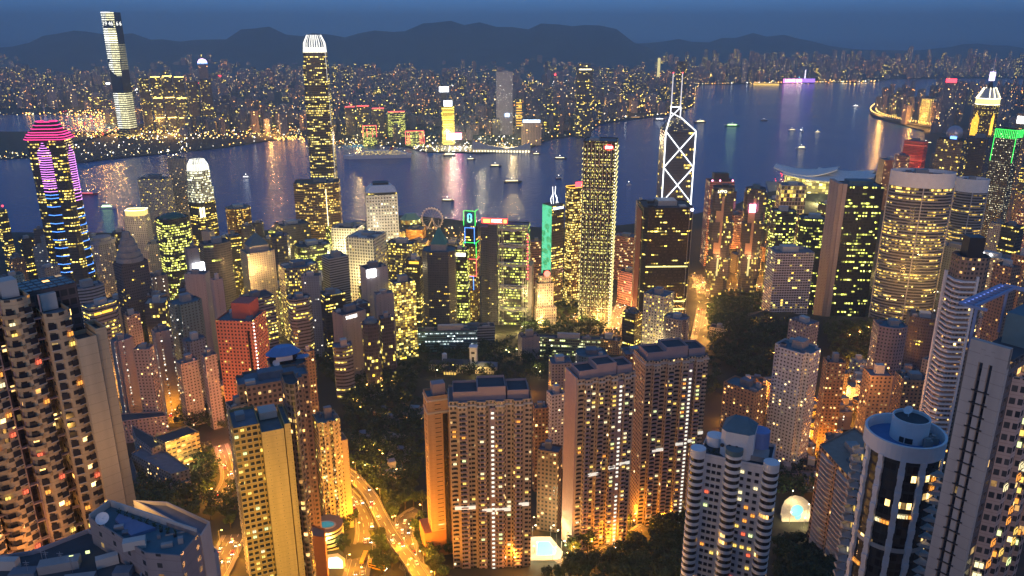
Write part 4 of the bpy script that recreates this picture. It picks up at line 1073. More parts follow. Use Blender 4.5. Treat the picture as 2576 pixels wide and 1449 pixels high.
# crowns, domes, spires and signs on some of them
def pyramid(s, k, hh, mat, spire=True, ov=1.04):
    r, P, w, d, h = find(s); b = MB(); b.box(0, 0, h - 1, w * ov * .96, d * ov * .96, 9); b.obj('attic', M_CONC, r); h += 8
    b = MB(); b.prism(rect(w * ov, d * ov), h, h + hh, pts2=rect(w * k, d * k)); b.obj('pyramid_roof', mat, r)
    if spire: b = MB(); b.tube((0, 0, h + hh), (0, 0, h + hh * 1.5), .5); b.obj('spire', M_STEEL, r)
pyramid('sandstone tower', .06, 15, M_ROOFB, True, .72); pyramid('dark stone tower', .06, 22, plain('green_copper', (.05, .22, .20), .7), True, .5)
r, P, w, d, h = find('tiered round spire'); b = MB(); z = h
for k in (.48, .42, .34, .26, .16): b.cyl(0, 0, z, w * k, 5, 20, w * k * .96); b.cyl(0, 0, z + 5, w * k * .8, 2, 20); z += 7
b.obj('tiered_dome', M_CONC, r); b = MB(); b.tube((0, 0, z), (0, 0, z + 24), .6, 6, .2); b.obj('spire', M_STEEL, r)
r, P, w, d, h = find('wide flat rounded roof'); b = MB(); b.prism(cham(w * 1.15, d * 1.15, w * .3), h - 2, h + 3); b.cyl(0, 0, h + 3, w * .42, 5, 16); b.obj('roof_slab', M_CONC, r)
r, P, w, d, h = find('arched crown'); b = MB(); b.prism(mkplan('bow', w * .9, d * .7), h, h + 9, top=True); b.obj('crown', glow('painted_warm_crown_glow', (1, .70, .22), 1.4), r)  # the crown's warm floodlight is painted in as its own glow
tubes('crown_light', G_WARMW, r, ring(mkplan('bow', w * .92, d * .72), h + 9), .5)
r, P, w, d, h = find('green domed roof'); b = MB(); b.ball((0, 0, h), w * .42, 16, 6, .3, half=True); b.obj('domed_roof', plain('green_roof', (.05, .13, .10), .7), r)
r, P, w, d, h = find('bright lit sign box'); b = MB(); b.box(w * .25, -d * .6, h - 32, w * .95, 6, 13); b.obj('sign_box', G_SCREEN, r)
r, P, w, d, h = find('glaring white sign'); b = MB(); b.box(-w * .25, -d / 2 - .6, h - 10.5, w * .38, 1, 9); b.obj('sign', glow('glaring_sign', (.95, .97, 1), 14, True), r)
r, P, w, d, h = find('lit name strip'); letters('THEORIE', 4.2, G_WHITE, 'sign_lettering', r, (-w * .12, -d / 2 - .4, h - 4), 0, .15, sx=.8)
r, P, w, d, h = find('white lit attic'); b = MB(); b.box(0, -d / 2 - .3, h - 9, w * .8, .5, 5); b.obj('lit_attic', G_WARMW, r)
r, P, w, d, h = find('orange roof lounge'); b = MB(); b.box(w * .1, -d / 2 - .3, h - 5, w * .7, .5, 3); b.obj('lit_lounge', G_AMBER, r)
r, P, w, d, h = find('orange lit band under'); 
for x, l in ((-.3, .2), (.05, .35)): b = MB(); b.box(x * w, -d / 2 - .3, h - 8, w * l, .5, 2.2); b.obj('lit_band', G_AMBER, r)
r, P, w, d, h = find('domed top'); b = MB(); b.ball((0, 0, h), w * .42, 12, 5, .7, half=True); b.obj('dome', M_ROOFB, r)
r, P, w, d, h = find('glinting sphere'); b = MB(); b.ball((0, 0, h + 12), 15, 20, 12); b.obj('sphere', plain('sphere_shell', (.35, .36, .45), .3, .4), r); b = MB(); b.box(-w * .1, 0, h - 1, w * .8, d * .5, 4); b.obj('plinth', M_DARK, r); b = MB(); b.box(4, -14.5, h + 2, 12, 1, 5); b.obj('blue_light', glow('blue_flood', (.15, .35, 1), 4), r)
r, P, w, d, h = find('dark red office tower'); b = MB(); b.box(0, 0, h - 1, w * .6, d * .5, 14); b.obj('roof_block', M_DARK, r)
for x in (-.42, -.1, .42): b = MB(); b.ball((x * w, -d / 2, h + 1.5), 1.6, 6, 4); b.obj('pink_lamp', glow('pink_lamp', (1, .3, .5), 8), r)
r, P, w, d, h = find('beside a tall white sign'); b = MB(); b.box(w * .75, -d * .3, 2, w * .38, 3, h * .95); b.obj('tall_sign', glow('tall_white_sign', (1, .95, .85), 2.6), r)
r, P, w, d, h = find('two white roof lamps')
for x in (-.2, 0): b = MB(); b.ball((x * w, -d * .4, h + 1), 1.3, 6, 4); b.obj('roof_lamp', glow('bright_roof_lamp', (.95, .97, 1), 12), r)
r, P, w, d, h = find('red lamp on its roof'); b = MB(); b.ball((w * .3, 0, h + 6), 1.8, 6, 4); b.obj('roof_lamp', G_RED, r)

# ---------------------------------------------------------------- twin faceted towers with sign
def faceted_pair():
    for u0, u1, vt, lab in ((1785, 1858, 468, 'nearer faceted mirror glass tower with jutting bays and pale lettering at its top'), (1868, 1936, 472, 'farther faceted mirror glass tower with jutting bays and a glaring pink lamp')):
        Y = 1230; loc, rz, w, h = fit(u0, u1, vt, Y, 8, .8); d = w * .8
        t = thing('office_tower', loc, rz, lab, 'office tower'); r = random.Random(u0)
        body(t, cham(w * .8, d * .8, w * .16), h, F_MIRR, M_ROOFD)
        for (z0, z1) in ((.20, .38), (.52, .70), (.80, .97)):
            for sx in (-1, 1):
                b = MB(); b.prism([(p[0] + sx * w * .24, p[1] - d * .16) for p in cham(w * .44, d * .62, 4)], h * z0, h * z1, True, True); b.obj('jutting_bay', F_MIRR, t)
        m = glow('reflected_panel', (.75, .42, .30) if u0 < 1800 else (.9, .35, .22), .55, base=(.4, .3, .25))
        b = MB(); b.box(-w * .12, -d * .40 - .2, h * .42, w * .28, .5, h * .5); b.obj('bronze_panel', plain('bronze_panel', (.50, .33, .26), .35, .3), t)
        b = MB(); b.box(-w * .14, -d * .40 - .5, h * .22, w * .26, .5, h * .16); b.obj('lit_panel', glow('lit_panel', (1, .82, .3), 1.0), t)
        if u0 < 1800: letters('LIPPO', 6, G_WARMW, 'sign_lettering', t, (-w * .10, -d * .5 - .6, h - 6), 0, .2, sx=.9)
        else:
            b = MB(); b.box(-w * .12, -d * .5 - .8, h * .80, w * .26, 1.4, h * .07); b.obj('pink_sign', glow('pink_sign', (1, .25, .4), 12), t)
        rooflets(t, rect(w * .8, d * .8), h, r, 3, [M_DARK, M_ROOFB])
faceted_pair()

# ---------------------------------------------------------------- beige slab with dark glass, curved hotels
def beige_slab():
    Y = 980; loc, rz, w, h = fit(2095, 2225, 462, Y, 20, .7); d = w * .7
    t = thing('office_tower', loc, rz, 'dark glass tower with green-yellow windows and a blank beige side', 'office tower')
    body(t, rect(w, d), h, F_LGLASS, M_ROOF)
    b = MB(); b.box(-w / 2 - 2.5, 0, 0, 5, d * 1.02, h + 3); b.obj('beige_side', F_BEIGE, t)
    b = MB(); b.box(-w / 2 + 2.5, -d / 2 - 1, 0, 5, 2, h + 3); b.obj('beige_pier', F_BEIGE, t)
    b = MB(); b.box(0, 0, h - 1, w * .6, d * .5, 6); b.obj('lift_room', M_ROOFB, t)
beige_slab()
def curved_hotel(u0, u1, vt, Y, ratio, a, lab, nb):
    loc, rz, w, h = fit(u0, u1, vt, Y, a, ratio, True); d = w * ratio
    t = thing('hotel_tower', loc, rz, lab, 'hotel tower')
    P = circ(w / 2, 40, ry=d / 2); wall = fac('curved_hotel_wall', (.10, .09, .09), GL, 2.2, 3.6, .94, .66, .46, ((1, .52, .06), (1, .78, .22)), 1.7, 5, .7)
    hp = h - 17
    body(t, circ(w / 2 - 1, 40, ry=d / 2 - 1), h - 4, wall, M_ROOFB, par=3)
    b = MB(); b.prism(P, hp, h, top=False); q = circ(w / 2 - .8, 40, ry=d / 2 - .8)
    for i in range(40):
        j = (i + 1) % 40; b.face([(*P[i], h), (*P[j], h), (*q[j], h), (*q[i], h)]); b.face([(*q[j], h - 10), (*q[i], h - 10), (*q[i], h), (*q[j], h)]); b.face([(*P[j], hp), (*P[i], hp), (*q[i], hp), (*q[j], hp)])
    b.obj('parapet_band', M_WHITE, t)
    b = MB(); z = 6
    while z < hp - 2:
        b.prism(circ(w / 2, 40, ry=d / 2), z, z + 1.4, True, True); z += 3.6
    b.obj('floor_band', M_CONC, t)
    s = MB()
    for k in range(nb):
        an = -math.pi / 2 + (k - (nb - 1) / 2) * (2.9 / max(nb - 1, 1)); x, y = math.cos(an) * (w / 2 + .2), math.sin(an) * (d / 2 + .2)
        s.box(x, y, 0, 1.1, 1.1, hp, an)
    s.obj('pier', M_PALE, t)
    rooflets(t, rect(w * .6, d * .6), h - 3, random.Random(3), 4)
curved_hotel(2238, 2408, 430, 900, .55, 10, 'huge oval hotel with a deep white parapet and white floor bands lit warm below', 3)
curved_hotel(2405, 2492, 448, 1010, .7, 10, 'slimmer oval hotel with a pale crown band beside the huge oval hotel', 3)
def ribbed_tower():
    Y = 480; loc, rz, w, h = fit(2385, 2502, 640, Y, 28, .9); d = w * .9
    t = thing('apartment_tower', loc, rz, 'narrow dark tower with a ladder of pale ribs up its corner', 'apartment tower')
    body(t, cham(w, d, 4), h, F_BROWN, M_ROOFD)
    b = MB(); b.box(0, 0, h - 10, w * .5, d * .5, 22); b.obj('lift_room', M_DARK, t)
    for k in range(int(h / 3.4)):
        if k > 90: break
        b = MB(); b.prism([(-w / 2 - 1.6, d * .25), (-w / 2 - 1.6, -d * .35), (-w / 2 + 1, -d / 2 - 1.4), (w * .05, -d / 2 - 1.4), (w * .05, -d / 2), (-w / 2, -d * .3), (-w / 2, d * .25)], h - 16 - k * 3.4, h - 15 - k * 3.4, True, True); b.obj('balcony', M_WHITE, t)
    for x in (-w / 2 - 1.7, w * .08):
        b = MB(); b.box(x, -d / 2 - .6 if x > 0 else d * .25, 0, 1.4, 2.2, h - 12); b.obj('pier', M_WHITE, t)
ribbed_tower()
def leaf(name, col, emit=None):
    m = bpy.data.materials.new(name); m.use_nodes = True; T = NT(m.node_tree); b = T.n['Principled BSDF']
    oi = T.new('ShaderNodeObjectInfo'); g = T.new('ShaderNodeNewGeometry')
    f = T.m('ADD', .55, T.m('ADD', T.m('MULTIPLY', oi.outputs['Random'], .5), T.m('MULTIPLY', g.outputs['Random Per Island'], .6)))
    T.l.new(T.mix(1.0, col, f, 'MULTIPLY'), b.inputs['Base Color']); b.inputs['Roughness'].default_value = .7
    return m
M_LEAF = [leaf('leaf_deep', (.018, .044, .014)), leaf('leaf_mid', (.024, .054, .018)), leaf('leaf_olive', (.034, .052, .016))]
M_POOLD = glow('dim_pool_water', (.05, .45, .55), .35, base=(.05, .35, .4))
M_POOL = glow('lit_pool_water', (.25, .85, .80), .8, base=(.1, .5, .5))
M_POOLW = glow('bright_pool_water', (.55, 1, .85), 2.4, base=(.2, .6, .6))
# ---------------------------------------------------------------- near towers: real storeys, balconies, piers
def glowset(cols, power): return [glow('lit_window_%s' % n, c, power) for n, c in cols]
LITW = glowset([('amber', (1, .36, .05)), ('yellow', (1, .64, .13)), ('white', (1, .84, .45)), ('red', (1, .14, .06)), ('pale_green', (.8, .95, .40))], 1.7)
M_PANE = plain('window_pane', (.03, .03, .038), .15)
M_FRAME = plain('window_frame', (.10, .09, .085), .6)
M_BALC = plain('warm_balcony_render', (.44, .31, .17), .85, noise=.3)
_wm = {}
def window_mesh(w, h, k):
    key = (round(w, 1), round(h, 1), k)
    if key not in _wm:
        b = MB(); b.box(0, -.05, 0, w, .3, h)
        for x in (-w / 2, 0, w / 2): b.box(x, -.22, -.05, .12, .12, h + .1, mi=1)
        b.box(0, -.23, h * .98, w + .2, .14, .14, mi=1); b.box(0, -.25, -.12, w + .3, .3, .12, mi=1)
        _wm[key] = b.mesh('window', [LITW[k], M_FRAME])
    return _wm[key]
def add_windows(root, spots, r, w=1.8, h=1.5, most=100, pick=(0, 0, 0, 1, 1, 2, 3, 4)):
    """spots: (x, y, z, yaw) on the walls; lit ones become windows of their own."""
    for (x, y, z, a) in spots[:most]: put(window_mesh(w, h, r.choice(pick)), 'window', root, (x, y, z), a)
def panes(root, spots, w, h):
    """The unlit panes with frame and sill: past a hundred, one part."""
    b = MB()
    for (x, y, z, a) in spots: b.box(x, y, z, w, .24, h, a, mi=0); b.box(x + math.sin(a) * .1, y - math.cos(a) * .1, z - .15, w + .3, .34, .15, a, mi=1)
    tag(b.obj('unlit_panes', [M_PANE, M_PALE], root), kind='stuff')
def dish(root, x, y, z, r_=1.8, turn=0.4):
    b = MB(); b.tube((x, y, z), (x, y, z + 1.6), .18)
    c = Vector((x, y, z + 1.9)); d = Vector((math.sin(turn) * .7, -math.cos(turn) * .55, .6)).normalized()
    e = d.cross(Vector((0, 0, 1))).normalized(); g = e.cross(d); rows = []
    for i in range(5):
        f = i / 4; rows.append([c + d * (f * f * .45 * r_) + (e * math.cos(.3927 * k) + g * math.sin(.3927 * k)) * r_ * f for k in range(16)])
    for i in range(4):
        for k in range(16): b.face([rows[i][k], rows[i][(k + 1) % 16], rows[i + 1][(k + 1) % 16], rows[i + 1][k]])
    b.tube(c, c + d * r_ * .9, .08); b.obj('satellite_dish', M_WHITE, root)
def roofblock(poly, z, wall, roofm, label, name='building', cat='building', par=1.1, base=None, group=None):
    """A block whose roof corners were measured at roof height z (front-left, then counter-clockwise)."""
    Q = [at_z(u, v, z) for u, v in poly]
    c = sum(Q, Vector()) / len(Q); zb = min(hgt(q.x, q.y) for q in Q) - 3 if base is None else base
    t = thing(name, (c.x, c.y, zb), 0, label, cat, group)
    P = [(q.x - c.x, q.y - c.y) for q in Q]
    body(t, P, z - zb, wall, roofm, par=par)
    return t, P, z - zb, c

# --- rows of curved balconies at the left edge
def balcony_flats():
    Y = 215; r = random.Random(21)
    o = at_y(120, 800, Y); zb = hgt(o.x, Y) - 6; phi = math.atan2(o.x, Y)
    t = thing('apartment_tower', (o.x, Y, zb), -phi + R(14), 'large cream apartment tower with stacked rounded balconies and scattered orange lit windows', 'apartment tower')
    m = fac('balcony_flats_wall', (.54, .40, .24), (.03, .025, .025), 3.2, 3.15, .5, .42, .06, WARM, 2.6, 1, .2, .15)
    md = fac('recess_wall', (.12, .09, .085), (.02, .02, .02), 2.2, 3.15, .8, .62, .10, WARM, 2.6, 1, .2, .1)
    k = px(1, Y, 900)
    H = lambda v: at_y(120, v, Y).z - zb
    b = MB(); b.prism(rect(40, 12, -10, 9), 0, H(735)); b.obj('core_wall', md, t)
    wings = [(-26.5, 7.5, 700, -1), (-17.5, 7.5, 712, -.2), (-7.6, 7.2, 728, -1.2), (1.6, 7.0, 778, -2.6)]
    spots, unl, nb = [], [], 0
    for x, w, v, y in wings:
        h = H(v); n = 10; dp = 3.2
        P = [(x - w / 2 + w * i / n, y - 1.2 - dp * math.sin(math.pi * i / n) * .6) for i in range(n + 1)] + [(x + w / 2, 8), (x - w / 2, 8)]
        body(t, P, h, m, M_ROOF, name='wing_wall', rname='wing_roof')
        b = MB(); b.box(x, 4, h - 1, w * .6, 5, 5); b.obj('lift_room', M_PALE, t)
        z = h - 5.2
        while z > 22:
            if nb < 99:
                q = [(x - w * .62, y - .6), (x - w * .60, y - 2.6), (x - w * .42, y - 3.9), (x - w * .16, y - 4.1), (x - w * .02, y - 3.2), (x - w * .02, y - .4)]
                bb = MB(); bb.prism(q, 0, .28, True, True)
                for a, c in zip(q, q[1:]): bb.box((a[0] + c[0]) / 2, (a[1] + c[1]) / 2, .28, math.hypot(c[0] - a[0], c[1] - a[1]), .14, .85, math.atan2(c[1] - a[1], c[0] - a[0]))
                bb.obj('balcony', M_BALC, t, (0, 0, z)); nb += 1
            bx = (x - w * .33, y - 3.05, z + .5, -.15); 
            (spots if r.random() < .10 else unl).append(bx)
            s = (x + w * .30, y - 2.75, z + .5, .25); (spots if r.random() < .26 else unl).append(s)
            z -= 3.15
    r.shuffle(spots); add_windows(t, spots, r, 1.5, 1.35, 100, (0, 0, 0, 0, 1, 1, 2, 3, 3)); panes(t, unl, 2.0, 1.7)
    for x in (-22, -12.6, -2.9):
        b = MB()
        for kz in range(int(H(740) / 6.3)): b.box(x, -1.2, kz * 6.3, 2.6, 1.4, .35)
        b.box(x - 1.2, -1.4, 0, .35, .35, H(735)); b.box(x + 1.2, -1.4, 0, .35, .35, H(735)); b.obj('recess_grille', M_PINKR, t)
    # pale end slabs
    ms = fac('ochre_slab_wall', (.50, .40, .26), GL, 30, 3.15, .02, .3, 0, WARM, 2, 1, .2, .1)
    body(t, rect(5.4, 8, 7.2, -3.2), H(850), ms, M_ROOFD, name='end_slab', rname='slab_roof')
    body(t, rect(3.0, 9, 11.8, -1.6), H(838), ms, M_ROOFD, name='end_slab', rname='slab_roof')
    b = MB(); z = 6
    while z < H(860): b.box(10.1, -4.0, z, .5, .4, 1.0); z += 3.15
    tag(b.obj('slot_panes', M_PANE, t), kind='stuff')
balcony_flats()

# --- roofs right below the viewpoint, bottom left
def near_roof():
    t, P, h, c = roofblock([(365, 1391), (452, 1398), (502, 1340), (275, 1261), (222, 1300)], 307, fac('near_wall', (.30, .25, .24), GL, 6.5, 3.2, .2, .42, .08, WARM, 2.2, 1, .2, .1), M_ROOFB, 'nearest flat roof with teal deck, parapet wall and pot plants along its edge', 'apartment_block', 'apartment block')
    r = random.Random(3); W = lambda u, v, z: at_z(u, v, z) - Vector((c.x, c.y, t.location.z))
    b = MB()
    for (u, v), (u2, v2) in (((280, 1266), (495, 1338)), ((226, 1302), (277, 1264))):
        a, d = W(u, v, 307), W(u2, v2, 307); m = (a + d) / 2; b.box(m.x, m.y, h - 1, (d - a).length, .35, 1.9, math.atan2(d.y - a.y, d.x - a.x))
    b.obj('rear_wall', M_PALE, t)
    b = MB(); q = [W(290, 1310, 306.3), W(330, 1350, 306.3), W(392, 1330, 306.3), W(300, 1295, 306.3)]; b.prism([(p.x, p.y) for p in q], h - 1.1, h - .3); b.obj('blue_deck', plain('blue_deck', (.15, .19, .32), .6, noise=.5), t)
    for k in range(9):
        u, v = 300 + k * 17.5, 1290 + k * 6.4 + r.uniform(-2, 2); p = W(u, v + 6, 306.3); b = MB(); b.cyl(p.x, p.y, h - 1.1, .35, .6, 8, .45); b.obj('plant_pot', M_DARK, t)
        b = MB()
        for i in range(26):
            a = r.uniform(0, 6.28); q = Vector((p.x, p.y, h - .5)) + Vector((math.cos(a) * r.uniform(0, .5), math.sin(a) * r.uniform(0, .5), r.uniform(0, 1.2))); e = Vector((r.uniform(-.3, .3), r.uniform(-.3, .3), r.uniform(-.2, .3))); b.face([q, q + e, q + e + Vector((.1, .2, .2)), q + Vector((.05, .2, .1))])
        b.obj('pot_plant', M_LEAF[0], t)
    for u, v, w_, d_, h_ in ((300, 1330, 2.2, 1.2, 1.3), (315, 1340, 1.4, 1.4, .9), (420, 1372, 2.6, 1.0, 1.1), (455, 1362, 1.2, 1.2, 1.6), (400, 1350, .8, .8, 1.0), (250, 1308, 1.6, 1, 1.5), (360, 1362, 3.2, .3, .4), (440, 1340, 4.5, .3, .35)):
        p = W(u, v, 306.3); b = MB(); b.box(p.x, p.y, h - 1.1, w_, d_, h_, .35); b.obj('roof_plant', r.choice([M_CONC, M_STEEL, M_ROOF]), t)
    p = W(262, 1322, 306); dish(t, p.x, p.y, h - 1, 1.6, .2)
    b = MB(); q = W(340, 1376, 306); b.box(q.x, q.y, h - 1.1, 5, 2.2, 2.3, .35); b.obj('roof_hut', M_PALE, t)
    t2, P2, h2, c2 = roofblock([(-90, 1560), (345, 1560), (362, 1393), (222, 1330), (80, 1385), (-90, 1410)], 300, plain('near_wall_grey', (.30, .29, .32), .85, noise=.3), M_ROOFD, 'dark cluttered roof in the near corner with low walls and lit skylights', 'apartment_block', 'apartment block')
    W2 = lambda u, v: at_z(u, v, 300) - Vector((c2.x, c2.y, t2.location.z))
    for u, v, w, d, hh, a in ((150, 1420, 9, 3.2, 2.4, .3), (60, 1440, 6, 3, 1.8, .1), (270, 1410, 5, 2, 2.6, .5), (200, 1450, 7, 2, 1.5, .2), (310, 1440, 4, 3, 2.2, .1), (20, 1420, 5, 2, 2.8, 0)):
        p = W2(u, v); b = MB(); b.box(p.x, p.y, h2 - 1.2, w, d, hh, a); b.obj('roof_hut', r.choice([M_CONC, M_PALE, M_ROOF]), t2)
    for u, v in ((222, 1397), (181, 1409)): p = W2(u, v); b = MB(); b.box(p.x, p.y, h2 + .6, .9, .3, .7, .3); b.obj('skylight', LITW[4], t2)
    for u, v in ((345, 1392), (361, 1388), (338, 1418), (356, 1440)):
        p = W2(u, v); put(window_mesh(1.4, 1.4, r.choice((0, 1, 4))), 'window', t2, (p.x + 1.5, p.y - .5, h2 - 4 - r.random() * 3), .2)
    for k in range(5):
        u, v = r.uniform(20, 330), r.uniform(1400, 1446); p = W2(u, v); b = MB(); b.tube((p.x, p.y, h2 - 1), (p.x, p.y, h2 + 3.5), .06); b.tube((p.x - .8, p.y, h2 + 3), (p.x + .8, p.y, h2 + 3), .04); b.tube((p.x - .5, p.y, h2 + 2.5), (p.x + .5, p.y, h2 + 2.5), .04); b.obj('aerial', M_STEEL, t2)
    roofblock([(505, 1348), (528, 1312), (420, 1262), (335, 1258)], 296, M_PALE, M_ROOF, 'long grey roof behind the nearest teal roof', 'apartment_block', 'apartment block')
    roofblock([(516, 1408), (548, 1385), (516, 1348), (500, 1360)], 284, M_PALE, M_ROOFD, 'small pale house with a dark eave beside the road below the teal roof', 'house', 'house')

# --- ochre slab with blank gable
def ochre_slab():
    Y = 325; r = random.Random(8); o = at_y(690, 1073, Y); zb = hgt(o.x, Y) - 4; phi = math.atan2(o.x, Y); k = px(1, Y, 1073)
    t = thing('apartment_tower', (o.x, Y, zb), -phi + R(6), 'tall ochre apartment slab with a blank gable wall and a grid of dark windows', 'apartment tower')
    H = lambda v, y=Y: at_y(690, v, y).z - zb
    mo = fac('ochre_window_wall', (.52, .36, .14), (.02, .02, .02), 2.6, 3.0, .66, .5, .09, YEL, 2.4, 1, .2, .1); mg = fac('ochre_gable', (.62, .46, .20), GL, 4.2, 3.0, .06, .12, 0, YEL, 2, 1, .2, .1)
    mb_ = fac('ochre_balcony_wall', (.26, .20, .16), (.02, .02, .025), 2.8, 3.0, .7, .6, .16, WARM, 2.6, 1, .2, .1)
    x = lambda u: (u - 690) * k
    body(t, rect(x(655) - x(592), 20, (x(655) + x(592)) / 2, 9), H(1056), mo, M_ROOF, name='window_wing', rname='wing_roof')
    body(t, rect(x(710) - x(656), 24, (x(710) + x(656)) / 2, 8.5), H(1073), mg, M_ROOFB, name='gable_wing', rname='wing_roof')
    body(t, rect(x(728) - x(713), 22, (x(728) + x(713)) / 2, 8.5), H(1066), mg, M_ROOFB, name='gable_strip', rname='strip_roof')
    P = mkplan('bow', x(764) - x(730), 12); cx = (x(764) + x(730)) / 2
    body(t, [(p[0] + cx, p[1] + 13) for p in P], H(985), mb_, M_ROOFD, name='balcony_wing', rname='wing_roof')
    for i in range(70):
        z = H(985) - 5 - i * 3.0
        if z < 3: break
        b = MB(); n = 8; q = [(cx - 2.8 + 5.6 * j / n, 6.4 - 2.4 * math.sin(math.pi * j / n)) for j in range(n + 1)]
        b.prism(q + [(cx + 2.8, 8.5), (cx - 2.8, 8.5)], 0, .9, True, True); b.obj('balcony', M_PINKR, t, (0, 0, z))
    sp = []
    for i in range(60):
        z = 4 + i * 3.0
        if z > H(1066): break
        for j in range(4):
            xx = x(598) + j * (x(652) - x(598)) / 3.6
            sp.append((xx, -1.1, z, 0))
    r.shuffle(sp); n = int(len(sp) * .17); add_windows(t, sp[:n], r, 1.7, 1.4, 90, (1, 1, 1, 2, 4)); panes(t, sp[n:], 1.8, 1.4)
    rr = at_y(690, 1020, Y + 20)
    b = MB(); b.box(x(684), 14, H(1073) - .5, 8, 8, 3.5); b.obj('lift_room', M_PALE, t); b = MB(); b.box(x(615), 10, H(1056) - 1, 4, 5, 3); b.obj('water_tank', M_CONC, t)
    t2 = tower(590, 778, 942, 392, 'broad dark flats with warm lit windows behind the ochre slab', F_BROWN, 'apartment_tower', 'apartment tower', 'cross', .55, 6, M_ROOF, 3)[0]
    rt, P, w, d, h = tower(672, 770, 905, 450, 'dark curved tower crowned by a blue oval canopy roof', fac('canopy_tower_wall', (.16, .15, .17), GL, 3, 3, .7, .5, .07, WARM, 2.6, 1, .3), 'apartment_tower', 'apartment tower', 'bow', .7, 8, M_ROOFB, 0)
    b = MB(); b.prism(circ(w * .40, 20, -w * .08, 0, d * .40), h, h + 5.5); b.obj('penthouse', M_GLASSD, rt)
    b = MB(); b.prism(circ(w * .50, 24, -w * .08, -.5, d * .5), h + 5.5, h + 9.5, True, True, 0, 0, circ(w * .26, 24, -w * .08, 0, d * .22)); b.obj('canopy_roof', plain('blue_metal_roof', (.10, .24, .48), .45, .2), rt)
    b = MB(); b.prism(circ(w * .22, 20, w * .42, -2, d * .2), h + 1, h + 1.8, True, True); b.obj('canopy_disc', plain('blue_disc', (.10, .24, .48), .45, .2), rt)
    b = MB(); b.box(-w * .1, -d * .40, h + 2, w * .46, .5, 3.2); b.obj('white_panel', M_WHITE, rt); dish(rt, -w * .35, -d * .4, h - 1, 2.2, .2)
ochre_slab()

def red_tower():
    Y = 600; loc, rz, w, h = fit(540, 672, 792, Y, -27, .9); d = w * .9
    t = thing('apartment_tower', loc, rz, 'red-orange apartment tower with dark window grid and a line of white lamps down its side', 'apartment tower'); r = random.Random(4)
    body(t, rect(w * .98, d, 0, 0), h, F_RED, M_ROOFB)
    b = MB(); b.box(w * .1, d * .1, 0, w * .5, d * .6, h + 12); b.obj('lift_tower', plain('red_render', (.55, .14, .10), .85), t)
    b = MB(); b.box(w * .38, -d / 2 - .2, 0, 1.6, .6, h - 8); b.obj('dark_slot', M_PANE, t)
    b = MB()
    for k in range(int(h / 3.0)): b.ball((w / 2 + .3, -d * .42, k * 3.0 + 2), .42, 6, 4)
    tag(b.obj('side_lamps', G_WHITE, t), kind='stuff')
    rooflets(t, rect(w, d), h, r, 4)
red_tower()

def cream_flats():
    Y = 452; loc, rz, w, h = fit(785, 868, 1045, Y, 14, .8); d = w * .8
    t = thing('apartment_tower', loc, rz, 'cream lit apartment tower with rounded bays standing over the curving road', 'apartment tower'); r = random.Random(5)
    P = bays(w * .8, d, 2, 1.6); P = [(p[0] - w * .1, p[1]) for p in P]
    m = fac('cream_bays_wall', (.66, .58, .40), GL, 2.4, 3.0, .55, .48, .16, YEL, 2.6, 1, .2, .1)
    body(t, P, h, m, M_ROOFB); body(t, rect(w * .28, d * .8, w * .42, .5), h * .80, fac('cream_blank', (.66, .55, .36), GL, 9, 3, .03, .2, 0), M_ROOFT, name='side_wing', rname='wing_roof')
    sp = [(x * w, -d * .45 - 1.75, 5 + k * 3.0, 0) for k in range(int(h / 3) - 2) for x in (-.34, -.02)]
    r.shuffle(sp); add_windows(t, sp[:24], r, 1.8, 1.4, 24, (1, 1, 2)); panes(t, sp[24:], 1.8, 1.4)
    rooflets(t, rect(w * .7, d * .8), h, r, 4)
cream_flats()

def pool_drum():
    Y = 425; c = at_y(822, 1316, Y); zb = hgt(c.x, Y) - 3; R0 = px(40, Y, 1318)
    t = thing('clubhouse', (c.x, Y, zb), 0, 'round striped clubhouse with a small blue pool on its roof', 'clubhouse'); h = c.z - zb
    b = MB(); b.prism(circ(R0 - .6, 28), 0, h - 1.2, False); b.obj('wall', M_GLASSD, t)
    z = 1
    while z < h - 1: b = MB(); b.prism(circ(R0, 28), z, z + 1.5, True, True); b.obj('band', plain('lit_band_paint', (.70, .66, .40), .7), t); z += 3.2
    b = MB(); b.prism(circ(R0, 28), h - 1.2, h - .4); b.obj('roof_deck', M_ROOFT, t)
    b = MB(); b.prism(circ(R0 * .62, 24, 0, -R0 * .15, R0 * .42), h - .4, h + .1); b.obj('pool_surround', M_PALE, t); b = MB(); b.prism(circ(R0 * .5, 24, 0, -R0 * .15, R0 * .32), h + .1, h + .14); b.obj('roof_pool', M_POOLD, t)
    roofblock([(768, 1345), (816, 1352), (818, 1330), (782, 1318)], 159, plain('rust_wall', (.42, .16, .06), .85), M_ROOFT, 'plain rust-brown block between the ochre slab and the striped clubhouse', 'building', 'building')

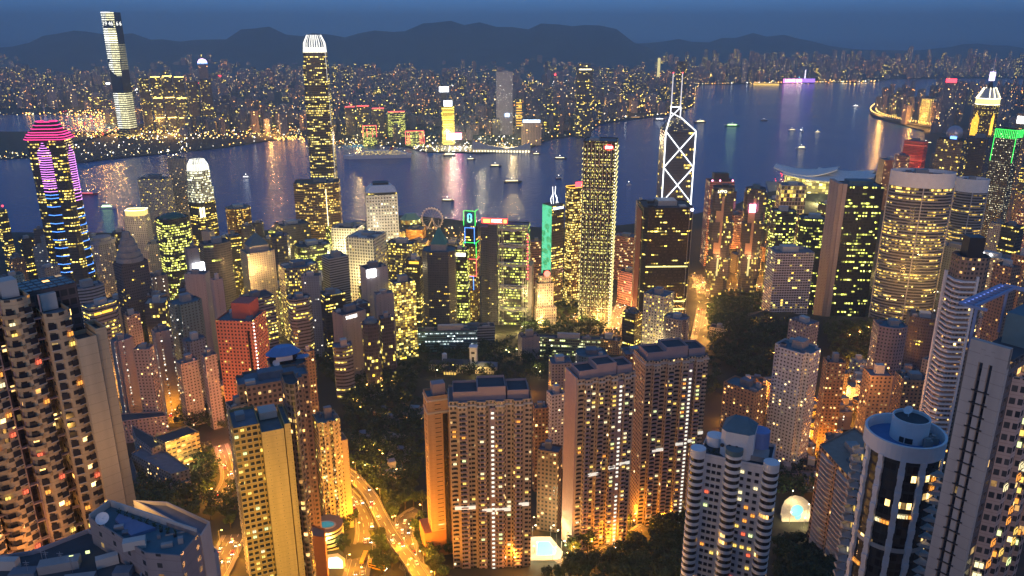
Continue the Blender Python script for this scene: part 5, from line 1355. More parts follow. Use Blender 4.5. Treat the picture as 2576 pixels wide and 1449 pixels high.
# --- slabs with lit stair columns
def stair_slab(u0, u1, vt, Y, a, ratio, lab, stair, seed, bands, nb=4, gable=False):
    r = random.Random(seed); loc, rz, w, h = fit(u0, u1, vt, Y, a, ratio); d = w * ratio
    t = thing('apartment_tower', loc, rz, lab, 'apartment tower')
    m = fac('stair_slab_wall_%d' % seed, (.55, .41, .28), (.03, .025, .025), 2.3, 2.9, .5, .5, .06, MIXD, 2.2, 1, .2, .1)
    P = bays(w, d * .86, nb, 2.0); body(t, P, h, m, M_ROOF)
    yf = -d * .43
    # raised roof blocks and parapet boxes
    for x, wd, hh in ((-.30, .30, 4), (.02, .34, 6.5), (.34, .26, 4)):
        body(t, rect(w * wd, d * .6, x * w, 0), h + hh, M_PINKR, M_ROOFD, h - 1.2, name='roof_block', rname='block_roof')
    b = MB(); q = bays(w * 1.02, d * .9, nb, 2.0); b.prism(q, h - 3.2, h - 2.2, True, True); b.obj('cornice', M_PALE, t)
    n = int((h - 8) / 2.9); step = w / (2 * nb + 1)
    stw = plain('x', (1, 1, 1)) if False else None
    mesh = None
    for k in range(n):
        if k >= 98: break
        if r.random() < .04: continue
        if mesh is None:
            bb = MB(); bb.box(0, 0, 0, 1.5, .3, 1.35); bb.box(0, .0, 1.4, 1.9, .4, .2, mi=1); mesh = bb.mesh('stair_window', [glow('stair_light', (1, .95, .74), 1.5), M_DARK])
        put(mesh, 'stair_window', t, (stair * w, yf - 2.2, 4 + k * 2.9))
    b = MB(); b.box(stair * w, yf - 1.5, 0, 3.2, 1.2, h - 4); b.obj('stair_shaft', M_PINKR, t)
    for f, x0, x1 in bands:
        b = MB(); b.box((x0 + x1) / 2 * w, yf - 2.15, h * f, (x1 - x0) * w, .5, 2.0); b.obj('sky_garden_beam', glow('white_beam', (1, .96, .80), .75, base=(.7, .7, .65)), t)
    sp, un = [], []
    for k in range(n):
        for i in range(2 * nb + 1):
            xx = -w / 2 + step * (i + .5)
            if abs(xx - stair * w) < 2.4: continue
            y = yf - (2.15 if i % 2 else .15)
            near = abs(xx - stair * w) < step * 1.7
            (sp if r.random() < (.32 if near else .10) else un).append((xx, y, 4 + k * 2.9, 0))
    r.shuffle(sp); add_windows(t, sp, r, 2.0, 1.35, 100, (0, 1, 1, 1, 2, 2, 4)); panes(t, un + sp[100:], 1.7, 1.3)
    b = MB()
    for k in range(n):
        for i in range(1, 2 * nb + 1, 2):
            xx = -w / 2 + step * (i + .5)
            b.box(xx, yf - 2.6, 3.2 + k * 2.9, step * .8, 1.0, .5)
    tag(b.obj('window_ledges', M_PINKR, t), kind='stuff')
    if gable:
        b = MB(); b.box(-w / 2 - .4, 0, 0, 1.0, d * .8, h + 1); b.obj('gable_wall', plain('pink_gable', (.50, .36, .33), .85, noise=.25), t)
    return t, w, d, h
def stair_towers():
    t, w, d, h = stair_slab(1126, 1336, 985, 400, 3, .55, 'broad apartment slab nearest the pool with a white lit stair column and orange lit foot', .02, 31, ((.42, -.46, -.20), (.40, -.12, .01), (.40, .04, .24), (.425, .34, .47)))
    stair_slab(1421, 1602, 930, 432, 26, .55, 'left of two joined towers, with a pink blank gable and white lit stair column', .22, 32, ((.47, -.30, -.12), (.49, .06, .18), (.50, .26, .44)), 4, True)
    stair_slab(1590, 1786, 885, 470, 26, .55, 'right of two joined towers, taller roof blocks and white lit stair column', .20, 33, ((.49, -.34, -.16), (.51, .04, .16), (.52, .24, .34), (.56, .40, .48)), 4)
    Y = 415; loc, rz, w, h = fit(1064, 1128, 985, Y, 12, .9)
    t = thing('apartment_tower', loc, rz, 'blank tan slab with a dark glass stair strip left of the broad apartment slab', 'apartment tower'); d = w * .9
    body(t, rect(w, d), h, fac('tan_blank_wall', (.48, .32, .20), GL, 12, 3, .3, .16, .03, MIXD, 2, 1, .2, .1), M_ROOFB)
    b = MB(); b.box(w * .30, -d / 2 - .3, 10, w * .22, .8, h - 22); b.obj('glass_strip', M_GLASSD, t); b = MB(); b.box(w * .1, 0, h - 1, w * .6, d * .5, 7); b.obj('lift_room', M_PINKR, t)
    b = MB(); b.box(-w * .2, 2, 0, w * 1.35, d * 1.4, h * .19); b.obj('podium', plain('rust_podium', (.40, .18, .08), .85), t)
    for z in (.97, .9): b = MB(); b.prism(rect(w * 1.06, d * 1.06), h * z, h * z + 1.2, True, True); b.obj('cornice', M_PALE, t)
stair_towers()

# --- white tower with black-banded round bays
def banded_bay_tower():
    Y = 275; r = random.Random(41); loc, rz, w, h = fit(1747, 1966, 1128, Y, -6, .6); d = w * .6
    t = thing('apartment_tower', loc, rz, 'white apartment tower with rounded corner bays banded black and white', 'apartment tower')
    m = fac('white_bay_wall', (.62, .60, .60), GL, 30, 3.05, .0, .4, 0, MIXD, 2, 1, .2, .06)
    body(t, rect(w * .86, d), h, m, M_ROOFD)
    n = int(h / 3.05); bayx = [(-w * .45, 3.0, 0), (-w * .01, 3.3, 3.0), (w * .44, 3.0, .4)]
    mg = fac('bay_glass', (.03, .03, .03), (.012, .012, .015), 1.1, 3.05, .9, .8, .12, WARM, 2.4, 5, .9, .0)
    for i, (x, rd, up) in enumerate(bayx):
        b = MB(); b.prism(circ(rd - .25, 20, x, -d * .46), 0, h + up - 1, True); b.obj('bay_glazing', mg, t)
        b = MB(); bm = MB(); bm.prism(circ(rd, 20), 0, 1.35, True, True); me = bm.mesh('bay_band', M_WHITE)
        for k in range(min(n, 33)): put(me, 'bay_band', t, (x, -d * .46, h + up - 2.0 - k * 3.05))
        b = MB(); b.prism(circ(rd, 20, x, -d * .46), h + up - 1, h + up + 1.5, True); b.obj('bay_cap', M_WHITE if i != 1 else M_ROOFB, t)
    sp, un = [], []
    for k in range(n - 1):
        z = h - 5 - k * 3.05
        for x, lw in ((-.30, 0), (-.17, 0), (.11, 0), (.20, 0), (.29, 0)):
            (sp if r.random() < (.13 if x < 0 else .36) else un).append((x * w, -d / 2 - .05, z, 0))
        un.append((-.235 * w, -d / 2 - .05, z, 0))
    r.shuffle(sp); add_windows(t, sp, r, 1.55, 1.35, 100, (0, 1, 1, 4, 4, 2, 3)); panes(t, un, 1.45, 1.3)
    ph = MB(); ph.prism(cham(w * .40, d * .75, 2), h - 1, h + 10); ph.obj('penthouse', M_WHITE, t)
    b = MB(); b.prism(cham(w * .40, d * .75, 2), h + 10, h + 14, pts2=cham(w * .16, d * .1, .3)); b.obj('penthouse_roof', M_ROOFB, t)
    b = MB(); b.cyl(-w * .30, d * .1, h - 1, w * .11, 4, 18); b.obj('water_tank', M_WHITE, t); b = MB(); b.cyl(w * .24, d * .2, h - 1, w * .12, 9, 18); b.obj('water_tank', plain('blue_tank', (.15, .22, .45), .6), t)
    b = MB(); b.box(w * .28, -d * .1, h - 1, w * .2, d * .4, 2.2); b.obj('roof_hut', M_CONC, t)
    b = MB()
    for k in range(60):
        p = Vector((r.uniform(-.40, -.2) * w, r.uniform(-.45, -.3) * d, h - 1 + r.random() * 1.8)); e = Vector((r.uniform(-.5, .5), r.uniform(-.5, .5), r.uniform(0, .4))); b.face([p, p + e, p + e + Vector((.2, .1, .4)), p + Vector((0, .2, .4))])
    b.obj('roof_shrubs', M_LEAF[0], t)
    for sx in (-.42, -.2, 0.02): b = MB(); b.ball((sx * w * .4, -d * .385, h + 4), .8, 8, 6); b.obj('porthole', M_DARK, t)

# --- round tower with a ring roof
def ring_roof_tower():
    Y = 215; r = random.Random(42); c = at_y(2277, 1092, Y); zb = hgt(c.x, Y) - 4; h = c.z - zb; phi = math.atan2(c.x, Y); Rm = px(94, Y, 1092)
    t = thing('apartment_tower', (c.x, Y, zb), -phi, 'round dark glass tower with a broad white ring roof and stacked pointed balconies', 'apartment tower')
    mg = fac('curved_glazing', (.04, .04, .045), (.012, .013, .018), 1.5, 3.1, .92, .72, .10, WARM, 2.4, 4, .9, .0)
    b = MB(); b.prism(circ(Rm * .93, 40), 0, h - 3, True); b.obj('glazing', mg, t)
    P, q = circ(Rm, 48), circ(Rm - .7, 48)
    b = MB(); b.prism(P, h - 3.6, h + 1.4, False)
    for i in range(48):
        j = (i + 1) % 48; b.face([(*P[i], h + 1.4), (*P[j], h + 1.4), (*q[j], h + 1.4), (*q[i], h + 1.4)]); b.face([(*q[j], h - 2), (*q[i], h - 2), (*q[i], h + 1.4), (*q[j], h + 1.4)]); b.face([(*P[j], h - 3.6), (*P[i], h - 3.6), (*q[i], h - 3.6), (*q[j], h - 3.6)])
    b.obj('roof_ring', M_WHITE, t)
    b = MB(); b.prism(q, h - 2.4, h - 2); b.obj('roof_deck', plain('blue_deck_roof', (.08, .20, .42), .7), t)
    rd = Rm * .47; b = MB(); b.prism(circ(rd, 32, 1, 2.5), h - 2, h + 5.2, False); p2 = circ(rd - .4, 32, 1, 2.5); pp = circ(rd, 32, 1, 2.5)
    for i in range(32):
        j = (i + 1) % 32; b.face([(*pp[i], h + 5.2), (*pp[j], h + 5.2), (*p2[j], h + 5.2), (*p2[i], h + 5.2)]); b.face([(*p2[j], h + 4.2), (*p2[i], h + 4.2), (*p2[i], h + 5.2), (*p2[j], h + 5.2)])
    b.obj('roof_drum', M_WHITE, t); b = MB(); b.prism(p2, h + 4, h + 4.2); b.obj('drum_roof', M_ROOFD, t); dish(t, 0, 4, h + 4.2, 1.5, -.6)
    for k, a in enumerate((-1.9, -1.6, -1.45)): b = MB(); b.box(1 + math.cos(a) * rd, 2.5 + math.sin(a) * rd, h - 1.6, 1.3, .4, 1.7, a + math.pi / 2); b.obj('drum_door', M_DARK, t)
    for x, y in ((Rm * .55, -1), (Rm * .68, 2), (Rm * .5, 5)): b = MB(); b.box(x, y, h - 2, 2.4, 2, 2.2, .4); b.cyl(x, y, h, .8, .8, 10); b.obj('cooling_unit', M_CONC, t)
    n = int(h / 3.1)
    for a in (-2.55, -2.06, -1.50, -.98):
        b = MB(); z = 0
        for k in range(n):
            rr = Rm * (.95 if k % 2 else .975)
            for kk in (0, 1):
                z0 = k * 3.1 + kk * 1.55; 
                if z0 < h - 4: b.box(math.cos(a) * rr, math.sin(a) * rr, z0, 1.0, 1.8 if (k + kk) % 2 else 1.5, 1.56, a)
        b.obj('wavy_pier', M_WHITE, t)
    nb = 0
    bm = MB(); bm.prism([(0, -1.9), (1.3, -1.9), (3.6, -.2), (3.0, 1.6), (0, 2.1)], 0, .3, True, True)
    for a_, c_ in (((1.3, -1.9), (3.6, -.2)), ((3.6, -.2), (3.0, 1.6))): bm.box((a_[0] + c_[0]) / 2, (a_[1] + c_[1]) / 2, .3, math.hypot(c_[0] - a_[0], c_[1] - a_[1]), .12, .9, math.atan2(c_[1] - a_[1], c_[0] - a_[0]))
    me = bm.mesh('balcony', M_PALE); sp = []
    for a in (-2.95, -.52):
        for k in range(n - 2):
            if nb >= 98: break
            z = h - 8 - k * 3.1
            if z < 20: break
            put(me, 'balcony', t, (math.cos(a) * Rm * .92, math.sin(a) * Rm * .92, z), a); nb += 1
            if r.random() < .18: sp.append((math.cos(a) * Rm * .955, math.sin(a) * Rm * .955, z + .5, a + math.pi / 2))
    for k in range(n - 2):
        for a in (-2.3, -1.78, -1.24):
            if r.random() < .12:
                for da in (-.10, .02, .12)[:r.choice((2, 3, 3))]: sp.append((math.cos(a + da) * Rm * .935, math.sin(a + da) * Rm * .935, h - 7.5 - k * 3.1, a + da + math.pi / 2))
    add_windows(t, sp, r, 1.7, 1.3, 100, (0, 0, 1, 1, 2))
    b = MB(); b.prism(circ(Rm * .96, 40), h * .66, h * .66 + 1.4, True, True); b.obj('floor_band', M_PALE, t)

# --- grey gable tower at the right edge
def gable_tower():
    z = 358; c0 = [at_z(u, v, z) for u, v in ((2445, 850), (2545, 878))]
    A, B = c0; e = (B - A); L = e.length; e.normalize(); nrm = Vector((-e.y, e.x, 0)); D = 34.0
    zb = 200; o = (A + B) / 2; rz = math.atan2(e.y, e.x); r = random.Random(6)
    t = thing('apartment_tower', (o.x, o.y, zb), rz, 'tall grey gable-ended tower at the edge with ladder slots and a blue-lit roof frame', 'apartment tower'); h = z - zb
    mw = fac('grey_gable_wall', (.40, .36, .33), GL, 40, 3.1, 0, .3, 0, WARM, 2, 1, .2, .08); ms = fac('side_flats_wall', (.12, .11, .12), GL, 2.4, 3.1, .8, .6, .05, WARM, 2.6, 1, .2, .08)
    b = MB(); b.prism(rect(L * .98, D, 0, D / 2 + .4), 0, h - 4); b.obj('wall', ms, t)
    # gable wall in three strips with two deep slots between
    for x0, x1 in ((-.5, -.20), (-.08, .06), (.16, .5)):
        b = MB(); b.box((x0 + x1) / 2 * L, .2, 0, (x1 - x0) * L, 1.4, h); b.obj('gable_wall', mw, t)
    b = MB(); b.box(-.01 * L, .9, 0, .42 * L, .6, h - 2); b.obj('slot_back', M_PINKR, t)
    b = MB(); b.box(0, .2, h - 5, L, 1.38, 5.02); b.obj('gable_top', mw, t)
    k = 0; zz = h - 12
    while zz > 40:
        b = MB(); b.box(-.01 * L, -.55, zz, .46 * L, .3, .28); b.obj('slot_ledge', M_DARK, t); zz -= 3.1; k += 1
        b = MB(); b.box(.11 * L, .45, zz + .5, .09 * L, .3, 1.6); b.obj('slot_window', M_PANE if r.random() < .85 else LITW[1], t)
    # bays on the long side
    sp = []
    for j in range(4):
        y = 7 + j * 7.4
        b = MB(); b.prism([(L / 2, y - 2.6), (L / 2 + 2.6, y - 1.4), (L / 2 + 2.6, y + 1.4), (L / 2, y + 2.6)], 0, h - 8); b.obj('bay_wall', fac('bay_flats_wall_%d' % j, (.45, .32, .27), GL, 1.7, 3.1, .7, .5, .06, WARM, 2.6, 1, .2, .08), t)
        for k in range(int(h / 3.1) - 4):
            if r.random() < .26: sp.append((L / 2 + 2.65, y, 6 + k * 3.1, math.pi / 2))
            if r.random() < .20: sp.append((L / 2 + 1.35, y - 2.05, 6 + k * 3.1, .44))
    r.shuffle(sp); add_windows(t, sp, r, 2.0, 1.6, 100, (0, 0, 1, 1, 2, 4))
    b = MB(); b.box(0, D / 2, h - 4, L * .9, D * .8, .4); b.obj('roof', M_ROOFD, t)
    fr = MB(); y0, y1, x0, x1, zf = -1.6, D * .6, -L / 2 - 2.5, L / 2 + 1, h + 7.5
    for x in (x0 - .8, x0 + 2.2): fr.box(x, (y0 + y1) / 2, zf, .5, y1 - y0, .6)
    for i in range(12): fr.box(x0 + .7, y0 + (y1 - y0) * i / 11, zf, 3.2, .4, .5)
    fr.box((x0 + x1) / 2, y1, zf, x1 - x0, .8, .8); fr.box(x0 + 2.5, y0, zf, 5, .6, .6)
    for x, y in ((x0 + .8, y1), (x1, y1), (x0 + .8, 4)): fr.box(x, y, h - 4, .5, .5, zf - h + 4)
    fr.obj('roof_frame', plain('blue_steel', (.24, .30, .48), .5, .2), t)
    b = MB(); b.box(1, D * .62, h - 4, L * .8, D * .5, 8); b.obj('lift_room', M_ROOFB, t)
    tubes('frame_light', glow('blue_frame_light', (.2, .32, 1), .9), t, [((x0 - .3, y0, zf + .2), (x0 - .3, y1, zf + .2))], .14)

# --- curved balcony block and its pool terrace
def pool_block():
    t, P, h, c = roofblock([(2062, 1118), (2150, 1215), (2232, 1135), (2150, 1075)], 190, fac('balcony_block_wall', (.34, .24, .17), GL, 3, 3.1, .7, .5, .10, WARM, 2.4, 1, .2), M_ROOFT, 'slanting apartment block with zigzag balconies above the oval pool terrace', 'apartment_block', 'apartment block')
    A, B = Vector((*P[0], 0)), Vector((*P[1], 0)); e = (B - A).normalized(); n = Vector((e.y, -e.x, 0)); L = (B - A).length; a = math.atan2(e.y, e.x)
    for k in range(int(h / 3.1)):
        for j in range(2):
            m = A + e * L * (.27 + .46 * j); bb = MB(); bb.prism([(-L * .2, .2), (-L * .12, -1.8), (L * .10, -1.8), (L * .2, .2)], 0, .9, True, True); bb.obj('balcony', M_PALE, t, (m.x, m.y, h - 4 - k * 3.1), a)
    rooflets(t, [(p[0] * .6, p[1] * .6) for p in P], h, random.Random(9), 4, [M_ROOFB, M_CONC])
near_roof(); pool_drum(); banded_bay_tower(); ring_roof_tower(); gable_tower(); pool_block()
# ---------------------------------------------------------------- lower buildings
def gov_house():
    c = ground(1165, 942); t = thing('mansion', (c.x, c.y + 8, c.z - 1), R(-6), 'white colonial mansion with tower, lit porch and long low wings among dark trees', 'mansion')
    m = fac('mansion_wall', (.68, .62, .52), GL, 3.0, 4.2, .42, .55, .22, YEL, 2.0, 1, .3, .05)
    k = px(1, c.y, 930)
    for nm, x, y, w, d, h in (('main_wing', -10, 4, 30, 14, 11), ('porch_wing', -14, -6, 14, 9, 7), ('east_wing', 26, 3, 24, 13, 10), ('west_wing', -34, 6, 13, 10, 8)):
        b = MB(); b.prism(rect(w, d, x, y), 0, h, True); b.obj(nm, m, t)
        b = MB(); b.prism(rect(w + 1.2, d + 1.2, x, y), h, h + 3.0, True, True, 0, 0, rect(w * .55, d * .2, x, y)); b.obj('hipped_roof', M_ROOFD if nm != 'east_wing' else M_ROOF, t)
    b = MB(); b.box(10, 12, 0, 8, 8, 27); b.box(10, 12, 27, 9.4, 9.4, 1); b.obj('tower', M_WHITE, t); b = MB(); b.box(10, 7.9, 20, 4, .4, 2.5); b.box(10, 7.9, 10, 2.6, .4, 6); b.obj('tower_opening', M_DARK, t)
    b = MB(); b.cyl(-26, 22, 0, 3, 12, 12); b.ball((-26, 22, 12), 3, 12, 4, .6, half=True); b.obj('turret', M_WHITE, t)
    b = MB()
    for x in range(-20, -7, 3): b.box(x, -10.7, 1, 1.3, .3, 3)
    b.obj('lit_porch_window', LITW[1], t)
gov_house()
def long_office(u0, u1, vt, vb, depth, lab, wall, a=0, roofm=None):
    c = ground((u0 + u1) / 2, vb); Y = c.y; p = at_y((u0 + u1) / 2, vt, Y); W = px(u1 - u0, Y, vt); phi = math.atan2(p.x, Y)
    t = thing('office_block', (p.x, Y, c.z - 2), -phi + R(a), lab, 'office block'); h = p.z - c.z + 2
    P = rect(W, depth, 0, depth / 2); body(t, P, h, wall, roofm or M_ROOFD); rooflets(t, P, h, random.Random(int(u0)), 5)
    return t, W, h
F_LONGT = fac('long_teal_office', (.12, .26, .28), GL, 2, 3.6, .85, .4, .40, ((.75, 1, .95), (.9, 1, 1)), 1.8, 6, .9)
F_LONGG = fac('long_green_office', (.32, .34, .18), GL, 2.2, 3.6, .8, .5, .40, ((.85, 1, .25), (1, 1, .6)), 2.0, 3, .7)
long_office(1045, 1200, 832, 885, 14, 'long low teal office wing with strips of white-green windows', F_LONGT, -3)
long_office(1150, 1245, 822, 872, 14, 'grey end block of the long teal office wing', F_BAND, 4)
long_office(1312, 1360, 848, 905, 16, 'plain pinkish end block of the long green-lit office', F_CONCB, 18)
long_office(1350, 1510, 852, 898, 14, 'long five-storey office glowing green-yellow behind the trees', F_LONGG, -2)
long_office(1500, 1560, 855, 892, 16, 'end pavilion of the green-yellow office with orange lit windows', F_ORANGEF, -10)
long_office(1785, 1825, 825, 850, 14, 'small pale pavilion with a dark roof beside the avenue', F_CREAM, -12)
def campus():
    z = 96
    t, P, h, c = roofblock([(415, 1113), (500, 1085), (470, 1070), (385, 1098)], z + 16, fac('campus_wall', (.66, .50, .24), GL, 4, 3.6, .7, .4, .40, YEL, 2.2, 1, .2), M_ROOFD, 'yellow floodlit school building with a cluttered flat roof', 'school', 'school')
    roofblock([(415, 1113), (385, 1098), (330, 1068), (340, 1098), (380, 1128)], z + 13, F_GREY, M_ROOFD, 'dark-roofed hall joined behind the yellow school building', 'school', 'school')
    roofblock([(430, 1192), (478, 1180), (420, 1136), (362, 1120), (330, 1140)], z + 8, F_GREY, M_ROOF, 'long grey flat roof with skylight ridges in front of the school', 'school', 'school')
    roofblock([(428, 1222), (478, 1210), (478, 1180), (430, 1192)], z + 1, M_PALE, M_ROOFB, 'small cream annexe lit yellow at the end of the long grey roof', 'school', 'school')
    roofblock([(330, 1230), (352, 1212), (330, 1150), (310, 1165)], z + 4, F_GREY, M_ROOFD, 'low dark workshop block left of the long grey roof', 'school', 'school')
    roofblock([(300, 1060), (420, 1045), (410, 1035), (300, 1040)], z + 6, F_GREY, M_ROOFD, 'long flat roof between the street and the school', 'school', 'school')
campus()
foot = []
for o in list(COL.objects):
    if o.type == 'EMPTY' and o.parent is None: foot.append((o.location.x, o.location.y))
def fill(poly, n, hmin, hmax, w0, w1, mats, name, cat, label, group, seed, roofs=None, gap=14):
    r = random.Random(seed); us = [p[0] for p in poly]; vs = [p[1] for p in poly]; k = 0; tries = 0
    while k < n and tries < n * 60:
        tries += 1
        u, v = r.uniform(min(us), max(us)), r.uniform(min(vs), max(vs)); ins = False; j = len(poly) - 1
        for i in range(len(poly)):
            if (poly[i][1] > v) != (poly[j][1] > v) and u < (poly[j][0] - poly[i][0]) * (v - poly[i][1]) / (poly[j][1] - poly[i][1]) + poly[i][0]: ins = not ins
            j = i
        if not ins: continue
        c = ground(u, v)
        if any((c.x - a) ** 2 + (c.y - b) ** 2 < gap * gap for a, b in foot): continue
        foot.append((c.x, c.y)); k += 1
        w = r.uniform(w0, w1); d = w * r.uniform(.6, 1.1); h = r.uniform(hmin, hmax)
        t = thing(name, (c.x, c.y, c.z - 2), r.choice((-.35, .2, .3, -.1)) + r.uniform(-.06, .06), label, cat, group)
        P = r.choice((rect(w, d), rect(w, d), cham(w, d, w * .15), cross(w, d, w * .14)))
        body(t, P, h, r.choice(mats), r.choice(roofs or [M_ROOF, M_ROOFD, M_CONC, M_ROOFB, M_ROOFT])); rooflets(t, P, h, r, 2)
HL = [F_GREY, F_PINK, F_CREAM, F_ORANGEF, F_BROWN, F_BEADS]
fill([(1795, 990), (1940, 985), (1960, 1100), (1960, 1220), (2120, 1240), (2110, 1090), (2060, 1010), (1880, 960)], 34, 9, 22, 13, 22, HL, 'low_house', 'low house', 'low orange lit house between the white stepped flats and the banded bay tower', 'low houses right of the joined towers', 5)
fill([(2090, 930), (2190, 950), (2330, 985), (2380, 1050), (2100, 1060)], 16, 10, 26, 13, 22, HL, 'low_house', 'low house', 'low house among orange lights uphill behind the ring-roofed tower', 'low houses behind the ring-roofed tower', 6)
fill([(290, 960), (400, 950), (540, 960), (560, 1000), (420, 1050), (300, 1020)], 20, 8, 24, 14, 24, HL, 'low_house', 'low house', 'low house by the orange lit streets below the slope flats', 'low houses left of the red tower', 7)
MID = [F_GREY, F_PINK, F_BLUEF, F_BEADS, F_CONCB, F_OFFY, F_BROWN, F_SHAD, F_MIRR]
fill([(20, 690), (300, 640), (560, 640), (600, 760), (540, 900), (300, 940), (250, 800)], 60, 45, 105, 15, 24, MID, 'apartment_tower', 'apartment tower', 'mid-height tower packed into the dark slope left of the red tower', 'packed towers left of the red tower', 8, gap=22)
fill([(560, 640), (860, 620), (1000, 640), (1040, 780), (930, 850), (700, 830), (600, 760)], 34, 35, 75, 16, 26, [F_OFFY, F_MIRR, F_LIME, F_BANDL, F_SHAD, F_FINS, F_OFFG], 'office_block', 'office block', 'mid-height office packed between the red tower and the truss fronted bank', 'packed offices of the centre', 9, gap=26)
fill([(760, 575), (1000, 590), (1160, 600), (1180, 640), (1000, 650), (760, 620)], 12, 12, 28, 22, 36, [F_OFFY, F_GOLD, F_BANDL], 'quay_block', 'quay block', 'low block near the quay lit by yellow street lamps', 'low quay blocks', 10, gap=34)
fill([(1760, 560), (1960, 530), (2100, 540), (2110, 720), (1940, 720), (1760, 660)], 22, 30, 85, 20, 32, [F_OFFY, F_LGLASS, F_PINKL, F_SHAD, F_ORANGEF], 'office_block', 'office block', 'office packed among the towers between the black tower and the beige sided tower', 'packed offices right of the black tower', 12, gap=34)
fill([(2200, 470), (2330, 425), (2576, 430), (2576, 640), (2420, 640), (2230, 620)], 34, 30, 95, 18, 28, [F_OFFY, F_BROWN, F_ORANGEF, F_PINKL, F_PINK, F_SHAD], 'apartment_tower', 'apartment tower', 'reddish lit tower packed behind the oval hotels', 'packed towers behind the oval hotels', 13, gap=30)
fill([(2180, 760), (2350, 700), (2576, 700), (2576, 900), (2330, 930), (2290, 850)], 16, 30, 70, 15, 22, [F_BROWN, F_PINK, F_ORANGEF, F_GREY], 'apartment_tower', 'apartment tower', 'dim tower on the slope below the grey hotel slab', 'slope towers below the grey hotel', 14, gap=26)
fill([(870, 930), (1040, 960), (1050, 1200), (960, 1220), (890, 1100)], 9, 6, 10, 12, 24, [F_GREY, F_CREAM, F_ORANGEF], 'garden_house', 'garden house', 'low flat-roofed house in the dark wooded valley between the slabs', 'houses in the wooded valley', 21, gap=26)
# along the shore to the east
def east_shore():
    r = random.Random(15)
    for i in range(300):
        x = r.uniform(1250, 4300); ys = shore_hk(x)
        y = ys - 60 - 1500 * r.random() ** 1.4
        if y < 2150 or y > 6800 or x / y < .455: continue
        if x / y < .58 and y < 3300: continue
        k = r.choice((0, 2, 2, 2, 0, 1)); h = r.uniform(50, 125); w = r.uniform(20, 34); d = r.uniform(18, 28)
        lab = 'hazy warm lit apartment tower on the shore beyond the curving sea road' if k == 2 else 'hazy grey apartment tower on the shore beyond the curving sea road'
        t = thing('residential_block', (x, y, 2), r.uniform(-.5, .5), lab, 'residential block', 'warm towers past the sea road' if k == 2 else 'grey towers past the sea road')
        P = r.choice((rect(w, d), cross(w, d, 5))); b = MB(); b.prism(P, 0, h, False, u0=r.randint(0, 4000) * 5); b.obj('wall', F_FAR[k], t); b = MB(); b.face([(*p, h - .5) for p in P]); b.box(0, 0, h - .5, w * .4, d * .4, 6); b.obj('roof', M_ROOF, t)
east_shore()
tower(2318, 2352, 248, 3700, 'pale lit round-cornered tower standing above the sea road', F_STRIP, 'apartment_tower', 'apartment tower', 'cham', .8, -15, M_ROOF, 1)
r_ = tower(2378, 2412, 206, 3400, 'far tower with a glowing red roof sign beyond the sea road', F_FAR[0], 'office_tower', 'office tower', 'rect', .8, -10, M_ROOF, 0)
b = MB(); b.box(0, -r_[3] / 2, r_[4] - 2, r_[2] * .9, 4, 16); b.obj('roof_sign', G_RED, r_[0])

# ---------------------------------------------------------------- landmarks across the harbour
def far(u0, u1, vt, Y, lab, wall, a=10, ratio=.8, n=1, name='office_tower', plan='rect'):
    loc, rz, w, h = fit(u0, u1, vt, Y, a, ratio); loc.z = 2; h = at_y((u0 + u1) / 2, vt, Y).z - 2
    t = thing(name, loc, rz, lab, name.replace('_', ' ')); P = mkplan(plan, w, w * ratio); body(t, P, h, wall, M_ROOFD)
    if n: rooflets(t, P, h, random.Random(int(u0)), n)
    return t, w, w * ratio, h
F_DKF = fac('dark_far_cluster', (.07, .07, .09), GL, 4, 5, .7, .6, .16, YEL, 3.2, 2, .7, .2)
k_ = 0
for u0, u1, vt, lab in ((345, 372, 196, 'dark cluster tower nearest the striped slab tower'), (374, 402, 192, 'dark cluster tower with a yellow roof bar, second from the striped slab tower'), (404, 432, 190, 'dark cluster tower with a yellow roof bar, third from the striped slab tower'), (434, 462, 192, 'dark cluster tower with a yellow roof bar, fourth from the striped slab tower'), (466, 498, 205, 'tall dark cluster tower left of the beacon tower'), (500, 530, 200, 'dark cluster tower at the end of the cluster under the beacon tower')):
    t, w, d, h = far(u0, u1, vt, 3480, lab, F_DKF, 8, .9, 1, 'apartment_tower', 'cross')
    if 374 <= u0 < 440:
        for f in (1.0, .62, .26): b = MB(); b.box(0, -d / 2 - 1, h * f - 3, w * .95, 2, 3); b.obj('light_bar', G_YEL, t)
t, w, d, h = far(497, 521, 158, 4400, 'far tower with a violet and blue dome beacon', F_FAR[2], 0, .8, 0); b = MB(); b.ball((0, 0, h), w * .5, 10, 4, .9, half=True); b.obj('dome', glow('violet_dome', (.8, .5, 1), 6), t); b = MB(); b.box(0, 0, h - 5, w * 1.05, d * 1.05, 5); b.obj('blue_band', G_BLUE, t)
for u0, u1, vt, lab in ((866, 892, 268, 'far dark office with a red lit roof edge, leftmost of the red-roofed row'), (896, 928, 266, 'far dark office with a double red roof edge'), (934, 966, 272, 'far dark office with a red roof edge, third of the red-roofed row'), (974, 1018, 280, 'wide far dark office with a red roof edge and yellow-green windows below')):
    t, w, d, h = far(u0, u1, vt, 3300, lab, F_OFFG if u0 > 970 else F_DKF, 5, .6, 0); b = MB(); b.box(0, -d / 2 - .5, h - 1.5, w, 2, 4); b.obj('red_roof_edge', G_REDT, t)
